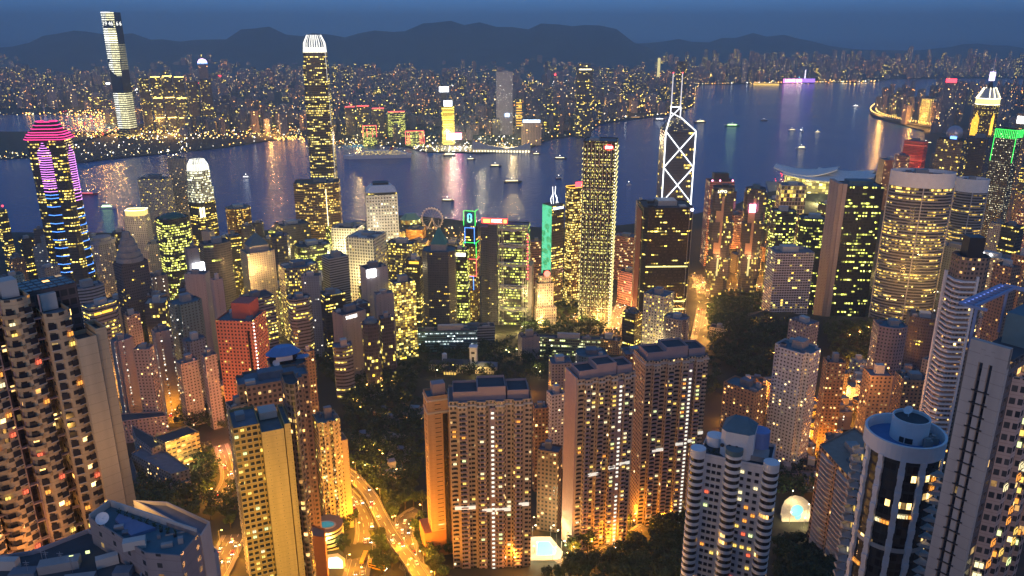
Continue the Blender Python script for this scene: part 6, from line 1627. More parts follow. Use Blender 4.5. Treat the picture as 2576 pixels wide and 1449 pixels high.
for u0, u1, va, vb, lab in ((911, 946, 315, 345, 'waterfront hotel outlined by a double red light gateway'), (1018, 1066, 328, 362, 'waterfront hotel outlined by red light pillars and roof line')):
    t, w, d, h = far(u0, u1, va, 3020, lab, F_OFFG, 4, .5, 0, 'hotel_block'); z0 = at_y(u0, vb, 3020).z
    s = [((-w / 2, -d / 2 - 1, z0), (-w / 2, -d / 2 - 1, h)), ((w / 2, -d / 2 - 1, z0), (w / 2, -d / 2 - 1, h)), ((-w / 2, -d / 2 - 1, h), (w / 2, -d / 2 - 1, h))]
    for x in (.38, .28) if u0 > 1000 else (.2,): s += [((-w * x, -d / 2 - 1, z0), (-w * x, -d / 2 - 1, h * .86)), ((w * x, -d / 2 - 1, z0), (w * x, -d / 2 - 1, h * .86))]
    if u0 < 1000: s.append(((-w * .2, -d / 2 - 1, h * .62), (w * .2, -d / 2 - 1, h * .62)))
    tubes('red_outline', G_REDT, t, s, 1.1)
t, w, d, h = far(1110, 1142, 268, 3060, 'tower with glowing yellow stripes and two white screens across the harbour', fac('yellow_stripe_tower', (.4, .3, .06), (.3, .2, .02), 40, 4.5, 1, .6, 1, ((1, .78, .05), (1, .85, .12)), 3, 1, 0), 6, .8, 0)
b = MB(); b.box(0, 0, h, w * .7, d * .6, 24); b.obj('upper_wall', M_DARK, t)
b = MB(); b.box(0, -d * .4, h + 2, w * .7, 2, 22); b.obj('screen', G_SCREEN, t)
b = MB(); b.box(-w * .3, 0, h + 26, w * .4, d * .3, 36); b.obj('mast_block', M_DARK, t); b = MB(); b.box(-w * .3, -d * .3, h + 55, w * .8, 2, 20); b.obj('screen', G_SCREEN, t)
b = MB(); b.box(w * .4, -d * .9, 22, w * 1.3, 2, 24); o = b.obj('pink_sign', glow('pink_white_sign', (1, .18, .38), 14, True), t)
t, w, d, h = far(1247, 1290, 180, 3350, 'tall pale hotel tower with a dark cap across the harbour', fac('pale_far_tower', (.34, .33, .38), GL, 4, 4, .4, .4, .12, WHT, 3, 1, .3), 4, .5, 1)
b = MB(); b.box(w * .15, -d / 2 - 2, h * .30, 16, 2, 12); b.obj('blue_white_screen', glow('blue_white_screen', (.45, .7, 1), 9, True), t)
t, w, d, h = far(1449, 1492, 170, 3300, 'tall dark slim tower with a lit attic on the far shore', F_DKF, 8, .8, 0); b = MB(); b.box(0, 0, h - 1, w * .7, d * .7, 18); b.obj('attic', F_FAR[1], t); b = MB(); b.box(0, -d / 2 - 1, h - 8, w * .8, 1, 4); b.obj('lit_attic', G_WARMW, t)
t, w, d, h = far(1296, 1314, 247, 3180, 'far slim tower with an orange ladder of lights', F_DKF, 5, .8, 0)
for k in range(10): b = MB(); b.box(0, -d / 2 - 1, h * .35 + k * h * .06, w * .8, 1.5, 3); b.obj('light_bar', G_AMBER, t)
t, w, d, h = far(1498, 1511, 284, 4060, 'short block with a glaring red sign by the far water', M_DARK, 0, .8, 0); b = MB(); b.box(0, -d / 2 - 1, 5, w * .9, 1, h - 5); b.obj('red_sign', glow('glaring_red_sign', (1, .03, .03), 8, True), t)
t, w, d, h = far(1312, 1362, 305, 3050, 'far block with a long blue-white roof sign', F_FAR[2], 0, .5, 0); b = MB(); b.box(0, -d / 2 - 1, h - 2, w * .85, 2, 9); b.obj('roof_sign', glow('blue_white_roof_sign', (.55, .75, 1), 7, True), t)
t, w, d, h = far(1704, 1730, 155, 4300, 'dark waterfront tower pair behind the twin masts', F_DKF, 0, .9, 1, 'apartment_tower')
t, w, d, h = far(1655, 1662, 146, 6400, 'far slim tower lit solid pale yellow', glow('pale_yellow_tower', (1, .85, .35), 1.2), 0, .9, 0)
def hall():
    c = at_z(1262, 384, 3); t = thing('concert_hall', (c.x, c.y + 45, 2), R(-3), 'pale windowless hall with a swooping roof lit warm on the far quay', 'concert hall'); b = MB(); n = 14
    for s in range(n):
        x0, x1 = -105 + 210 * s / n, -105 + 210 * (s + 1) / n; f = lambda x: 16 + 26 * abs(x / 105) ** 1.5 - (6 if x > 0 else 0)
        b.prism([(x0, -30), (x1, -30), (x1, 30), (x0, 30)], 0, 10); b.face([(x0, -32, 10), (x1, -32, 10), (x1, -20, f(x1)), (x0, -20, f(x0))]); b.face([(x0, -20, f(x0)), (x1, -20, f(x1)), (x1, 30, f(x1) * .7), (x0, 30, f(x0) * .7)])
    b.obj('wall', M_PALE, t)
    b = MB()
    for k in range(20): b.box(-100 + k * 10.5, -33.5, 0, 3, 1, 7)
    tag(b.obj('arcade_lamps', G_WARMW, t), kind='stuff')
hall()
def cruise_terminal():
    c = at_z(2010, 209, 3); t = thing('terminal', (c.x, c.y, 2), 0, 'long low terminal on the far water lit violet with large white letters', 'terminal'); L = px(80, c.y, 205)
    b = MB(); b.box(0, 40, 0, L, 70, 34); b.obj('wall', M_DARK, t); b = MB(); b.box(L * .28, 4, 6, L * .44, 2, 30); b.obj('violet_screen', glow('violet_wash', (.45, .2, 1), 2.2), t); b = MB(); b.box(-L * .2, 4, 2, L * .6, 2, 34); b.obj('pink_screen', glow('pink_wash', (1, .25, .75), 2.6), t)
    letters('LOVE ME', 30, G_WHITE, 'lettering', t, (-L * .18, 2, 20), 0, .5, sx=1.15)
    b = MB(); b.tube((L * .25, 60, 30), (L * .25, 60, 105), 5, 8, 4); b.obj('beacon_tower', glow('white_beacon', (.95, .85, 1), 2.5), t)
cruise_terminal()
t, w, d, h = far(1895, 1960, 209, at_z(1927, 214, 0).y, 'far ferry pier blazing with yellow lamps', glow('blazing_pier', (1, .62, .12), 1.8), 0, .6, 0, 'pier')
# ---------------------------------------------------------------- trees
def leaf_clump(b, c, rad, n, r, size=(.7, 1.3)):
    for i in range(n):
        d = Vector((r.gauss(0, 1), r.gauss(0, 1), r.gauss(0, .8))); d.normalize()
        p = Vector(c) + d * rad * (r.random() ** .4)
        e = Vector((r.uniform(-1, 1), r.uniform(-1, 1), r.uniform(-.6, .6))).normalized() * r.uniform(*size); g = d.cross(e).normalized() * r.uniform(*size) * .7
        b.face([p - e * .5, p + g * .5, p + e * .5, p - g * .5])
def tree_meshes(seed):
    r = random.Random(seed); R0 = 4.6; H = 10.5; b = MB(); b.tube((0, 0, -1.5), (.2, .1, 5), .42, 7, .26); tips = []
    for k in range(7):
        a = k * .9 + r.uniform(-.3, .3); q = Vector((math.cos(a) * r.uniform(1.8, 3.2), math.sin(a) * r.uniform(1.8, 3.2), r.uniform(6, 9))); b.tube((.2, .1, r.uniform(3.2, 5)), q, .18, 5, .06); tips.append(q)
    c = MB()
    for q in tips: leaf_clump(c, q, r.uniform(1.5, 2.4), 60, r)
    for k in range(6): a = r.uniform(0, 6.28); leaf_clump(c, (math.cos(a) * R0 * .55, math.sin(a) * R0 * .55, r.uniform(5.5, 9.4)), r.uniform(1.2, 2.0), 44, r)
    leaf_clump(c, (0, 0, H - 1.2), 2.0, 60, r)
    return b.mesh('trunk', M_BARK), c.mesh('crown', M_LEAF[seed % 3])
TREES = [tree_meshes(i) for i in range(5)]
def inside(poly, u, v):
    ins = False; j = len(poly) - 1
    for i in range(len(poly)):
        if (poly[i][1] > v) != (poly[j][1] > v) and u < (poly[j][0] - poly[i][0]) * (v - poly[i][1]) / (poly[j][1] - poly[i][1]) + poly[i][0]: ins = not ins
        j = i
    return ins
def pts_in(poly, n, gap, r, avoid=()):
    us = [p[0] for p in poly]; vs = [p[1] for p in poly]; out = []; tries = 0
    while len(out) < n and tries < n * 25:
        tries += 1; u, v = r.uniform(min(us), max(us)), r.uniform(min(vs), max(vs))
        if not inside(poly, u, v): continue
        c = ground(u, v)
        if any((c.x - q.x) ** 2 + (c.y - q.y) ** 2 < gap * gap for q in out): continue
        if any((c.x - a) ** 2 + (c.y - b) ** 2 < 81 for a, b in ROADPTS): continue
        out.append(c)
    return out
# ---------------------------------------------------------------- roads
ROADPTS = []
def smooth(P, step=6.0):
    out = []
    for i in range(len(P) - 1):
        p0, p1, p2, p3 = P[max(i - 1, 0)], P[i], P[i + 1], P[min(i + 2, len(P) - 1)]; n = max(2, int((p2 - p1).length / step))
        for k in range(n):
            t = k / n; out.append(.5 * ((2 * p1) + (p2 - p0) * t + (2 * p0 - 5 * p1 + 4 * p2 - p3) * t * t + (3 * p1 - p0 - 3 * p2 + p3) * t ** 3))
    return out + [P[-1]]
LAMPS = []
def road(pix, width, lift=.25, lanes=2, lamps=26, flyover=False, z=None, name='road', side=1):
    P = smooth([ground(u, v) if z is None else at_z(u, v, z) for u, v in pix])
    for p in P: p.z += lift
    ROADPTS.extend((p.x, p.y) for p in P)
    b, kb, ln = MB(), MB(), MB(); N = []
    for i, p in enumerate(P):
        d = (P[min(i + 1, len(P) - 1)] - P[max(i - 1, 0)]); d.z = 0; d.normalize(); N.append(Vector((-d.y, d.x, 0)))
    def pt(i, s, dz=0): return P[i] + N[i] * s + Vector((0, 0, dz))
    for i in range(len(P) - 1):
        b.face([pt(i, -width / 2), pt(i + 1, -width / 2), pt(i + 1, width / 2), pt(i, width / 2)])
        for s in (-1, 1):
            e = width / 2 * s; kh = .9 if flyover else .14; kw = .35 if flyover else 2.2
            q = [pt(i, e), pt(i + 1, e), pt(i + 1, e, kh), pt(i, e, kh)]; kb.face(q if s < 0 else q[::-1])
            q = [pt(i, e, kh), pt(i + 1, e, kh), pt(i + 1, e + s * kw, kh), pt(i, e + s * kw, kh)]; kb.face(q if s < 0 else q[::-1])
            if flyover: q = [pt(i, e + s * kw, kh), pt(i + 1, e + s * kw, kh), pt(i + 1, e + s * kw, -1.4), pt(i, e + s * kw, -1.4)]; kb.face(q)
        for s in range(-lanes + 2, lanes - 1, 2) if lanes > 1 else []:
            if i % 2 == 0: ln.face([pt(i, s * width / lanes / 2 - .1, .006), pt(i + 1, s * width / lanes / 2 - .1, .006), pt(i + 1, s * width / lanes / 2 + .1, .006), pt(i, s * width / lanes / 2 + .1, .006)])
        for s in (-1, 1): ln.face([pt(i, s * (width / 2 - .5) - .08, .006), pt(i + 1, s * (width / 2 - .5) - .08, .006), pt(i + 1, s * (width / 2 - .5) + .08, .006), pt(i, s * (width / 2 - .5) + .08, .006)])
    tag(b.obj(name, M_ASPH), kind='structure'); tag(kb.obj('pavement', M_KERB), kind='structure'); tag(ln.obj('road_markings', M_LINE), kind='structure')
    if flyover:
        for i in range(2, len(P) - 1, 5):
            g = hgt(P[i].x, P[i].y)
            if P[i].z - g > 3: bb = MB(); bb.tube((0, 0, -1), (0, 0, P[i].z - g - 1.2), .9, 10); o = bb.obj('flyover_pier', M_CONC, None, (P[i].x, P[i].y, g)); tag(o, 'round concrete pier under the flyover deck at the bottom of the valley', 'pier', 'piers of the flyover')
    if lamps:
        acc = lamps / 2; s = side
        for i in range(len(P) - 1):
            acc += (P[i + 1] - P[i]).length
            if acc >= lamps: acc = 0; LAMPS.append((pt(i, s * (width / 2 + .8)), math.atan2(N[i].y, N[i].x) + (math.pi if s > 0 else 0))); s = -s
    return P, N, width
RD = {}
RD['fly'] = road([(868, 1196), (900, 1226), (935, 1268), (956, 1312), (978, 1352), (1005, 1394), (1040, 1442), (1075, 1500)], 8.5, 6, 2, 24, True)
RD['low'] = road([(868, 1235), (898, 1268), (918, 1308), (922, 1352), (908, 1400), (890, 1470)], 11, .3, 3, 22)
RD['rgt'] = road([(1060, 1285), (1025, 1306), (1012, 1340), (1026, 1396), (1050, 1450), (1075, 1500)], 12, .3, 3, 20)
RD['foot'] = road([(1410, 1425), (1500, 1398), (1580, 1358), (1640, 1322), (1745, 1290)], 8, .3, 2, 26)
RD['left'] = road([(520, 1480), (552, 1425), (572, 1385), (592, 1345)], 13, .3, 3, 18)
RD['bend'] = road([(540, 1265), (562, 1232), (575, 1200), (568, 1160), (555, 1120)], 8, .3, 2, 18)
RD['ave'] = road([(1752, 885), (1760, 830), (1768, 780), (1766, 735), (1752, 690)], 15, .3, 4, 24)
RD['loop'] = road([(1538, 840), (1552, 806), (1560, 775), (1590, 752), (1625, 742)], 14, 1.5, 3, 20)
RD['cross'] = road([(1740, 720), (1790, 724), (1850, 730), (1930, 716), (2000, 700)], 18, .4, 4, 26)
RD['quay'] = road([(960, 604), (1040, 612), (1110, 620), (1165, 606), (1230, 596)], 22, .4, 4, 34)
RD['garden'] = road([(1395, 806), (1440, 800), (1500, 812), (1545, 838)], 12, .4, 3, 24)
RD['st1'] = road([(392, 992), (418, 1020), (436, 1045), (425, 1066)], 9, .3, 2, 16)
RD['st2'] = road([(285, 985), (312, 1008), (350, 1022)], 9, .3, 2, 16)
RD['st3'] = road([(2010, 1170), (2050, 1120), (2095, 1060), (2120, 1010)], 8, .3, 2, 20)
RD['st4'] = road([(2110, 1010), (2200, 1020), (2300, 1035), (2380, 1045)], 8, .3, 2, 20)
RD['sea'] = road([(2365, 322), (2300, 311), (2240, 299), (2204, 288), (2197, 276), (2215, 263), (2265, 253)], 26, 0, 4, 0, True, 11)
def lamp_proto():
    b = MB(); b.tube((0, 0, 0), (0, 0, 8.6), .11, 6, .07); b.tube((0, 0, 8.6), (1.8, 0, 9.0), .06, 5); h = MB(); h.box(1.9, 0, 8.86, .9, .34, .16)
    return b.mesh('pole', M_STEEL), h.mesh('lamp_head', glow('street_lamp_head', (1, .42, .08), 40)), h.mesh('lamp_head', glow('street_lamp_head_pale', (1, .78, .40), 40))
POLE, HEAD, HEADW = lamp_proto()
def lamp(p, a, power=9000, col=(1, .36, .07), white=False, h=8.4, nm='street_lamp'):
    t = thing(nm, p, a, 'slim street lamp with a glowing head beside a city road' if nm == 'street_lamp' else 'lamp post glowing in a lane between the packed towers', nm.replace('_', ' '), 'street lamps along the roads' if nm == 'street_lamp' else 'lamp posts in the lanes')
    put(POLE, 'pole', t); put(HEADW if white else HEAD, 'lamp_head', t)
    d = bpy.data.lights.new('lamp_light', 'POINT'); d.energy = power; d.color = col; d.shadow_soft_size = .35
    o = bpy.data.objects.new('lamp_light', d); o.location = (1.9, 0, h); o.parent = t; COL.objects.link(o)
for i, (p, a) in enumerate(LAMPS): lamp(p, a, 8000 if p.y < 700 else 15000, (1, .36, .02) if p.y < 700 else (1, .42, .08))
# lamps standing along the sea road and quays: heads only show as points
P, N, w_ = RD['sea']
for i in range(0, len(P), 3):
    for s in (-1, 1):
        t = thing('sea_road_lamp', P[i] + N[i] * s * (w_ / 2 + .5), math.atan2(N[i].y, N[i].x), 'glowing street lamp in the double row along the curving sea road', 'street lamp', 'lamps of the sea road')
        b = MB(); b.tube((0, 0, 0), (0, 0, 11), .2, 5); put(b.mesh('pole', M_STEEL), 'pole', t); b = MB(); b.ball((0, 0, 12), 1.7, 6, 4); put(b.mesh('lamp_head', G_YEL if i % 4 else G_ORG), 'lamp_head', t)
# lamps lighting yards, podiums and forecourts
YARD = [(1345, 1398, 1, 18000), (1400, 1368, 1, 15000), (480, 1195, 1, 30000), (490, 1150, 1, 26000), (1590, 1322, 0, 42000), (1420, 1420, 0, 9000), (1290, 1430, 0, 12000), (1150, 1430, 0, 24000), (1060, 1330, 0, 40000), (800, 1300, 0, 26000), (1480, 1392, 0, 14000), (1350, 1330, 0, 26000), (1700, 1300, 0, 40000), (2030, 1150, 0, 30000), (2080, 1240, 0, 26000), (2350, 1120, 0, 60000), (2130, 1060, 0, 40000), (2270, 1045, 0, 40000), (1640, 905, 1, 60000), (1380, 820, 1, 60000), (1360, 825, 1, 50000), (1330, 990, 0, 30000), (860, 730, 1, 60000), (920, 740, 1, 70000), (1000, 720, 1, 50000), (640, 860, 1, 40000), (690, 830, 1, 60000), (560, 1010, 0, 30000), (650, 1060, 0, 40000), (700, 720, 1, 60000), (2225, 730, 1, 90000), (2215, 690, 1, 70000), (2300, 750, 1, 60000), (1660, 870, 1, 40000), (820, 1395, 1, 20000), (2140, 930, 0, 36000), (1900, 1010, 0, 36000), (1830, 1060, 0, 36000), (1100, 930, 1, 12000), (1200, 945, 1, 10000), (600, 1400, 0, 24000), (330, 1015, 0, 30000), (470, 640, 1, 70000), (760, 590, 1, 90000), (600, 700, 1, 60000), (1500, 820, 1, 60000), (1460, 815, 1, 50000), (1240, 840, 1, 50000), (1310, 836, 1, 50000), (1850, 700, 0, 60000), (1800, 690, 0, 60000), (1910, 690, 0, 60000), (2420, 940, 0, 30000)]
# added flood masts, mostly below the view, to brighten the big slabs
for u, v, e, c in ((650, 1640, 60000, (1, .58, .09)), (560, 1500, 16000, (1, .55, .12)), (120, 1620, 17000, (1, .5, .14)), (300, 1420, 9000, (1, .55, .12)), (1180, 1600, 13000, (1, .52, .18)), (1330, 1580, 9000, (1, .52, .18)), (1520, 1600, 17000, (1, .48, .19)), (1700, 1600, 17000, (1, .48, .19)), (590, 1130, 60000, (1, .32, .14))):
    p = ground(u, v); t = thing('added_flood_mast', p, 0, 'tall added flood light mast that brightens the slab towers', 'flood mast', 'added flood masts in the valley'); bb = MB(); bb.tube((0, 0, 0), (0, 0, 24), .3, 8, .15); bb.obj('pole', M_STEEL, t); bb = MB(); bb.box(0, 0, 24, 1.6, .8, .5); bb.obj('lamp_head', G_WARMW, t)
    d = bpy.data.lights.new('lamp_light', 'POINT'); d.energy = e; d.color = c; d.shadow_soft_size = .6
    o = bpy.data.objects.new('lamp_light', d); o.location = (0, 0, 22.5); o.parent = t; COL.objects.link(o)
# added flood lights hung in front of buildings to wash their fronts
for u, v, Y, e, c in ((905, 710, 1075, 36000, (1, .80, .40)), (868, 640, 1195, 50000, (1, .82, .45)), (955, 590, 1230, 20000, (1, .86, .58)), (640, 690, 975, 40000, (1, .58, .20)), (1650, 880, 845, 12000, (1, .75, .36)), (1370, 770, 1045, 40000, (1, .62, .25)), (2060, 500, 1960, 160000, (1, .8, .3)), (2270, 745, 835, 22000, (1, .55, .12)), (2350, 735, 835, 22000, (1, .55, .12)), (2310, 640, 800, 20000, (1, .6, .2)), (335, 590, 1180, 9000, (1, .7, .35)), (1590, 740, 1150, 30000, (1, .45, .3)), (1820, 680, 1180, 20000, (1, .45, .15)), (1900, 680, 1180, 20000, (1, .40, .16)), (2310, 420, 1790, 22000, (1, .1, .06)), (2160, 960, 500, 14000, (1, .42, .12)), (270, 1262, 190, 4000, (1, .50, .10)), (90, 1390, 195, 1800, (1, .42, .12))):
    p = at_y(u, v, Y); t = thing('added_flood_light', p, 0, 'small added flood light hung before a building front', 'flood light', 'added flood lights before building fronts'); bb = MB(); bb.box(0, 0, -.4, 1.2, .6, .8); bb.tube((0, 0, -.4), (0, 2, -2.4), .1, 5); bb.obj('lamp_head', M_DARK, t)
    d = bpy.data.lights.new('lamp_light', 'POINT'); d.energy = e * .8; d.color = c; d.shadow_soft_size = .8
    o = bpy.data.objects.new('lamp_light', d); o.location = (0, -1.5, 1); o.parent = t; COL.objects.link(o)
def p_(u, v): return ground(u, v).y
rs = random.Random(404)
for poly, n, e, c in (([(20, 700), (560, 640), (640, 760), (540, 960), (300, 960)], 38, 6500, (1, .48, .09)), ([(560, 640), (1040, 640), (1200, 800), (940, 850), (700, 840)], 44, 17000, (1, .58, .11)), ([(1760, 570), (2100, 545), (2110, 730), (1760, 740)], 26, 26000, (1, .42, .07)), ([(2200, 480), (2576, 440), (2576, 700), (2240, 740)], 30, 24000, (1, .42, .08)), ([(1800, 980), (2120, 1000), (2380, 960), (2380, 1060), (2110, 1200), (1960, 1180)], 24, 4200, (1, .32, .03)), ([(960, 570), (1240, 570), (1240, 640), (960, 640)], 14, 30000, (1, .58, .1)), ([(800, 900), (880, 900), (1040, 960), (1050, 1220), (950, 1260), (885, 1100)], 16, 1500, (1, .45, .1)), ([(1060, 880), (1380, 880), (1360, 960), (1060, 950)], 10, 1800, (1, .62, .2)), ([(1790, 780), (1980, 760), (1980, 940), (1830, 920)], 9, 2200, (1, .32, .06)), ([(2080, 780), (2260, 770), (2230, 900), (2110, 890)], 7, 2200, (1, .32, .06))):
    k = 0
    while k < n:
        u, v = rs.uniform(min(q[0] for q in poly), max(q[0] for q in poly)), rs.uniform(min(q[1] for q in poly), max(q[1] for q in poly))
        if inside(poly, u, v): k += 1; lamp(ground(u, v), rs.uniform(0, 6.28), e, c, c[1] > .5, 9, 'lamp_post')
for u, v, w, e in YARD: lamp(ground(u, v), random.Random(u).uniform(0, 6.28), e * (.22 if p_(u, v) < 650 else .36), (1, .68, .20) if w else (1, .32, .03), bool(w), 10)

# ---------------------------------------------------------------- woods and single trees
FOREST = [([(780, 900), (880, 880), (1050, 960), (1064, 1290), (985, 1320), (890, 1200), (868, 1010)], 330), ([(1000, 935), (1280, 865), (1400, 885), (1380, 960), (1270, 965)], 150), ([(1780, 775), (1850, 733), (1990, 742), (1990, 950), (1880, 960), (1790, 900)], 420), ([(2060, 785), (2180, 737), (2300, 760), (2280, 870), (2200, 930), (2090, 900)], 380),
          ([(450, 990), (560, 980), (565, 1085), (450, 1085)], 70), ([(500, 1140), (548, 1160), (550, 1310), (430, 1315), (320, 1290), (330, 1235), (490, 1235)], 70), ([(1360, 1470), (1500, 1405), (1650, 1312), (1755, 1310), (1760, 1480)], 90), ([(1955, 1385), (2040, 1375), (2110, 1345), (2110, 1480), (1950, 1480)], 44), ([(1055, 1312), (1132, 1312), (1132, 1402), (1070, 1398)], 26), ([(1310, 805), (1460, 806), (1560, 822), (1560, 850), (1320, 850)], 90), ([(1395, 705), (1452, 705), (1452, 800), (1400, 800)], 60), ([(660, 1310), (870, 1330), (870, 1400), (780, 1340)], 14), ([(1940, 1190), (2060, 1170), (2060, 1250), (1960, 1260)], 22), ([(1420, 1380), (1640, 1300), (1640, 1330), (1440, 1410)], 18), ([(1060, 820), (1240, 880), (1230, 905), (1050, 900)], 60), ([(590, 1150), (600, 1340), (560, 1340), (560, 1150)], 10), ([(1690, 880), (1745, 890), (1800, 910), (1810, 1000), (1730, 1010)], 40), ([(870, 1180), (960, 1240), (1010, 1300), (990, 1340), (940, 1262)], 22), ([(925, 1330), (1000, 1430), (960, 1449), (925, 1400)], 10), ([(1045, 1330), (1075, 1400), (1130, 1449), (1090, 1470)], 12), ([(830, 1200), (870, 1260), (900, 1330), (860, 1330)], 10)]
r = random.Random(77); single, mass = [], []
for poly, n in FOREST: 
    q = pts_in(poly, n, 6.2, r); (single if True else mass).extend(q)
single.sort(key=lambda p: p.length); mass = single[230:]; single = single[:230]
for p in single:
    t = thing('tree', p, r.uniform(0, 6.28), 'dark leafy tree standing in the night-dark woods between the towers', 'tree', 'trees between the towers'); k = r.randrange(5); s = r.uniform(.8, 1.35)
    t.scale = (s, s, s * r.uniform(.85, 1.1)); put(TREES[k][0], 'trunk', t); put(TREES[k][1], 'crown', t)
b = MB()
for p in mass:
    s = r.uniform(4.6, 7.5)
    for k in range(5):
        a = r.uniform(0, 6.28); leaf_clump(b, p + Vector((math.cos(a) * s * .5, math.sin(a) * s * .5, s * r.uniform(.9, 1.9))), s * .55, 20, r, (1.4, 2.6))
tag(b.obj('woods', M_LEAF[0]), kind='stuff', label='dark mass of woods on the hill between the towers')

# ---------------------------------------------------------------- pools
def pool(poly, z, water, lab, inset_=.72, shape=None):
    Q = [at_z(u, v, z) for u, v in poly]; c = sum(Q, Vector()) / len(Q); t = thing('swimming_pool', (c.x, c.y, z - 4), 0, lab, 'swimming pool')
    P = [(q.x - c.x, q.y - c.y) for q in Q]; b = MB(); b.prism(P, -6, 4); b.obj('deck', plain('pool_deck', (.62, .56, .44), .8), t)
    W = shape or [(x * inset_, y * inset_) for x, y in P]
    b = MB(); b.prism(W, 4, 4.12); b.obj('coping', M_WHITE, t); b = MB(); b.prism([(x * .95, y * .95) for x, y in W], 4.12, 4.16); b.obj('pool_water', water, t); return t, P, c
zp = ground(1375, 1385).z + 4
t, P, c = pool([(1332, 1410), (1408, 1408), (1416, 1388), (1385, 1350), (1336, 1350)], zp, M_POOL, 'blue kidney-angled pool on a dazzling white deck between two slabs', .62)
for u, v in ((1340, 1352), (1385, 1352), (1412, 1392), (1335, 1405), (1390, 1408)): q = at_z(u, v, zp); lamp(Vector((q.x, q.y, zp)), 0, 1100, (1, .92, .60), True, 6)
zp = ground(840, 1420).z + 3
t, P, c = pool([(815, 1465), (872, 1465), (868, 1405), (850, 1392), (820, 1396)], zp, M_POOLW, 'rectangular pool glowing bright turquoise at the foot of the striped clubhouse', .74)
zp = ground(2005, 1300).z + 2
ov = [(2000 + math.cos(a * .3927) * (44 if math.cos(a * .3927) > 0 else 36), 1292 - math.sin(a * .3927) * 46) for a in range(16)]
t, P, c = pool(ov, zp, M_POOL, 'oval terrace with a blue curved pool, brightly lit, below the balcony block', .5, [(x * .42 + 1.5, y * .34 + 3) for x, y in [(p.x - 0, p.y - 0) for p in [at_z(u, v, zp) - sum([at_z(a, d, zp) for a, d in ov], Vector()) / 16 for u, v in ov]]])
b = MB(); b.prism([(x * .22, y * .2 - 3.6) for x, y in P], 4.0, 4.1); b.obj('paddling_pool', M_POOL, t)
for u, v in ((1990, 1265), (2030, 1300), (1985, 1320), (2020, 1335)): q = at_z(u, v, zp); lamp(Vector((q.x, q.y, zp)), 1, 1500, (1, .74, .32), True, 6)

# ---------------------------------------------------------------- vehicles
G_HEAD = glow('headlight', (1, .95, .82), 40); G_TAIL = glow('tail_light', (1, .04, .03), 22)
def car_meshes(paint, taxi=False):
    b = MB(); side = [(-2.1, .35), (2.1, .35), (2.15, .75), (1.35, .92), (-2.0, .95)]
    for s in (1,):
        n = len(side)
        for i in range(n):
            a, c = side[i], side[(i + 1) % n]; b.face([(a[0], .85, a[1]), (a[0], -.85, a[1]), (c[0], -.85, c[1]), (c[0], .85, c[1])])
        b.face([(x, -.85, z) for x, z in side]); b.face([(x, .85, z) for x, z in reversed(side)])
    b.box(-.3, 0, 1.36, 1.5, 1.3, .05); body_ = b.mesh('body', paint)
    c = MB(); c.prism(rect(2.6, 1.55, -.3, 0), .93, 1.36, True, False, 0, 0, rect(1.6, 1.3, -.3, 0)); cab = c.mesh('cabin_glass', M_GLASSD)
    w = MB()
    for i in range(10):
        a, d = i * .6283, (i + 1) * .6283; w.face([(math.cos(a) * .33, -.1, math.sin(a) * .33), (math.cos(d) * .33, -.1, math.sin(d) * .33), (math.cos(d) * .33, .1, math.sin(d) * .33), (math.cos(a) * .33, .1, math.sin(a) * .33)])
    w.face([(math.cos(i * .6283) * .33, -.1, math.sin(i * .6283) * .33) for i in range(10)]); w.face([(math.cos(-i * .6283) * .33, .1, math.sin(-i * .6283) * .33) for i in range(10)])
    h = MB(); h.box(0, 0, -.1, .12, .36, .2); tl = MB(); tl.box(0, 0, -.08, .1, .34, .16)
    return body_, cab, w.mesh('wheel', M_DARK), h.mesh('headlight', G_HEAD), tl.mesh('tail_light', G_TAIL)
PAINTS = [('white', (.7, .7, .7)), ('silver', (.4, .4, .42)), ('dark', (.03, .03, .035)), ('red', (.45, .03, .03))]
CARS = [(n, car_meshes(plain(n + '_car_paint', c, .3, 0, .05))) for n, c in PAINTS]
def car(p, a, k):
    n, (bo, ca, wh, hl, tl) = CARS[k]; lab = {'white': 'white car on the orange lit road with headlights on', 'silver': 'silver car on the orange lit road with headlights on', 'dark': 'black car on the orange lit road with headlights on', 'red': 'red taxi on the orange lit road with headlights on'}[n]
    t = thing('car', p, a, lab, 'car', n + ' cars on the roads'); put(bo, 'body', t); put(ca, 'cabin_glass', t)
    for x in (-1.3, 1.3):
        for y in (-.8, .8): put(wh, 'wheel', t, (x, y, .33))
    for y in (-.6, .6): put(hl, 'headlight', t, (2.16, y, .68)); put(tl, 'tail_light', t, (-2.1, y, .78))
def traffic(key, n, lanes, seed):
    P, N, w = RD[key]; r = random.Random(seed)
    used = []
    for _ in range(n):
        for _t in range(20):
            i = r.randrange(1, len(P) - 2); l = r.randrange(lanes)
            if all(l != b_ or abs(i - a_) > 1 for a_, b_ in used): break
        else: continue
        used.append((i, l)); s = -w / 2 + w * (l + .5) / lanes; d = P[i + 1] - P[i]; a = math.atan2(d.y, d.x)
        car(P[i] + N[i] * s + Vector((0, 0, .02)), a + (math.pi if l < lanes / 2 else 0), r.choice((0, 0, 1, 2, 3, 3)))
for k, n, l in (('fly', 6, 2), ('low', 9, 3), ('rgt', 14, 3), ('left', 10, 3), ('bend', 5, 2), ('ave', 12, 4), ('loop', 10, 3), ('cross', 14, 4), ('quay', 14, 4), ('garden', 7, 3), ('foot', 3, 2), ('st1', 3, 2)): traffic(k, n, l, hash(k) % 1000 if False else sum(map(ord, k)))
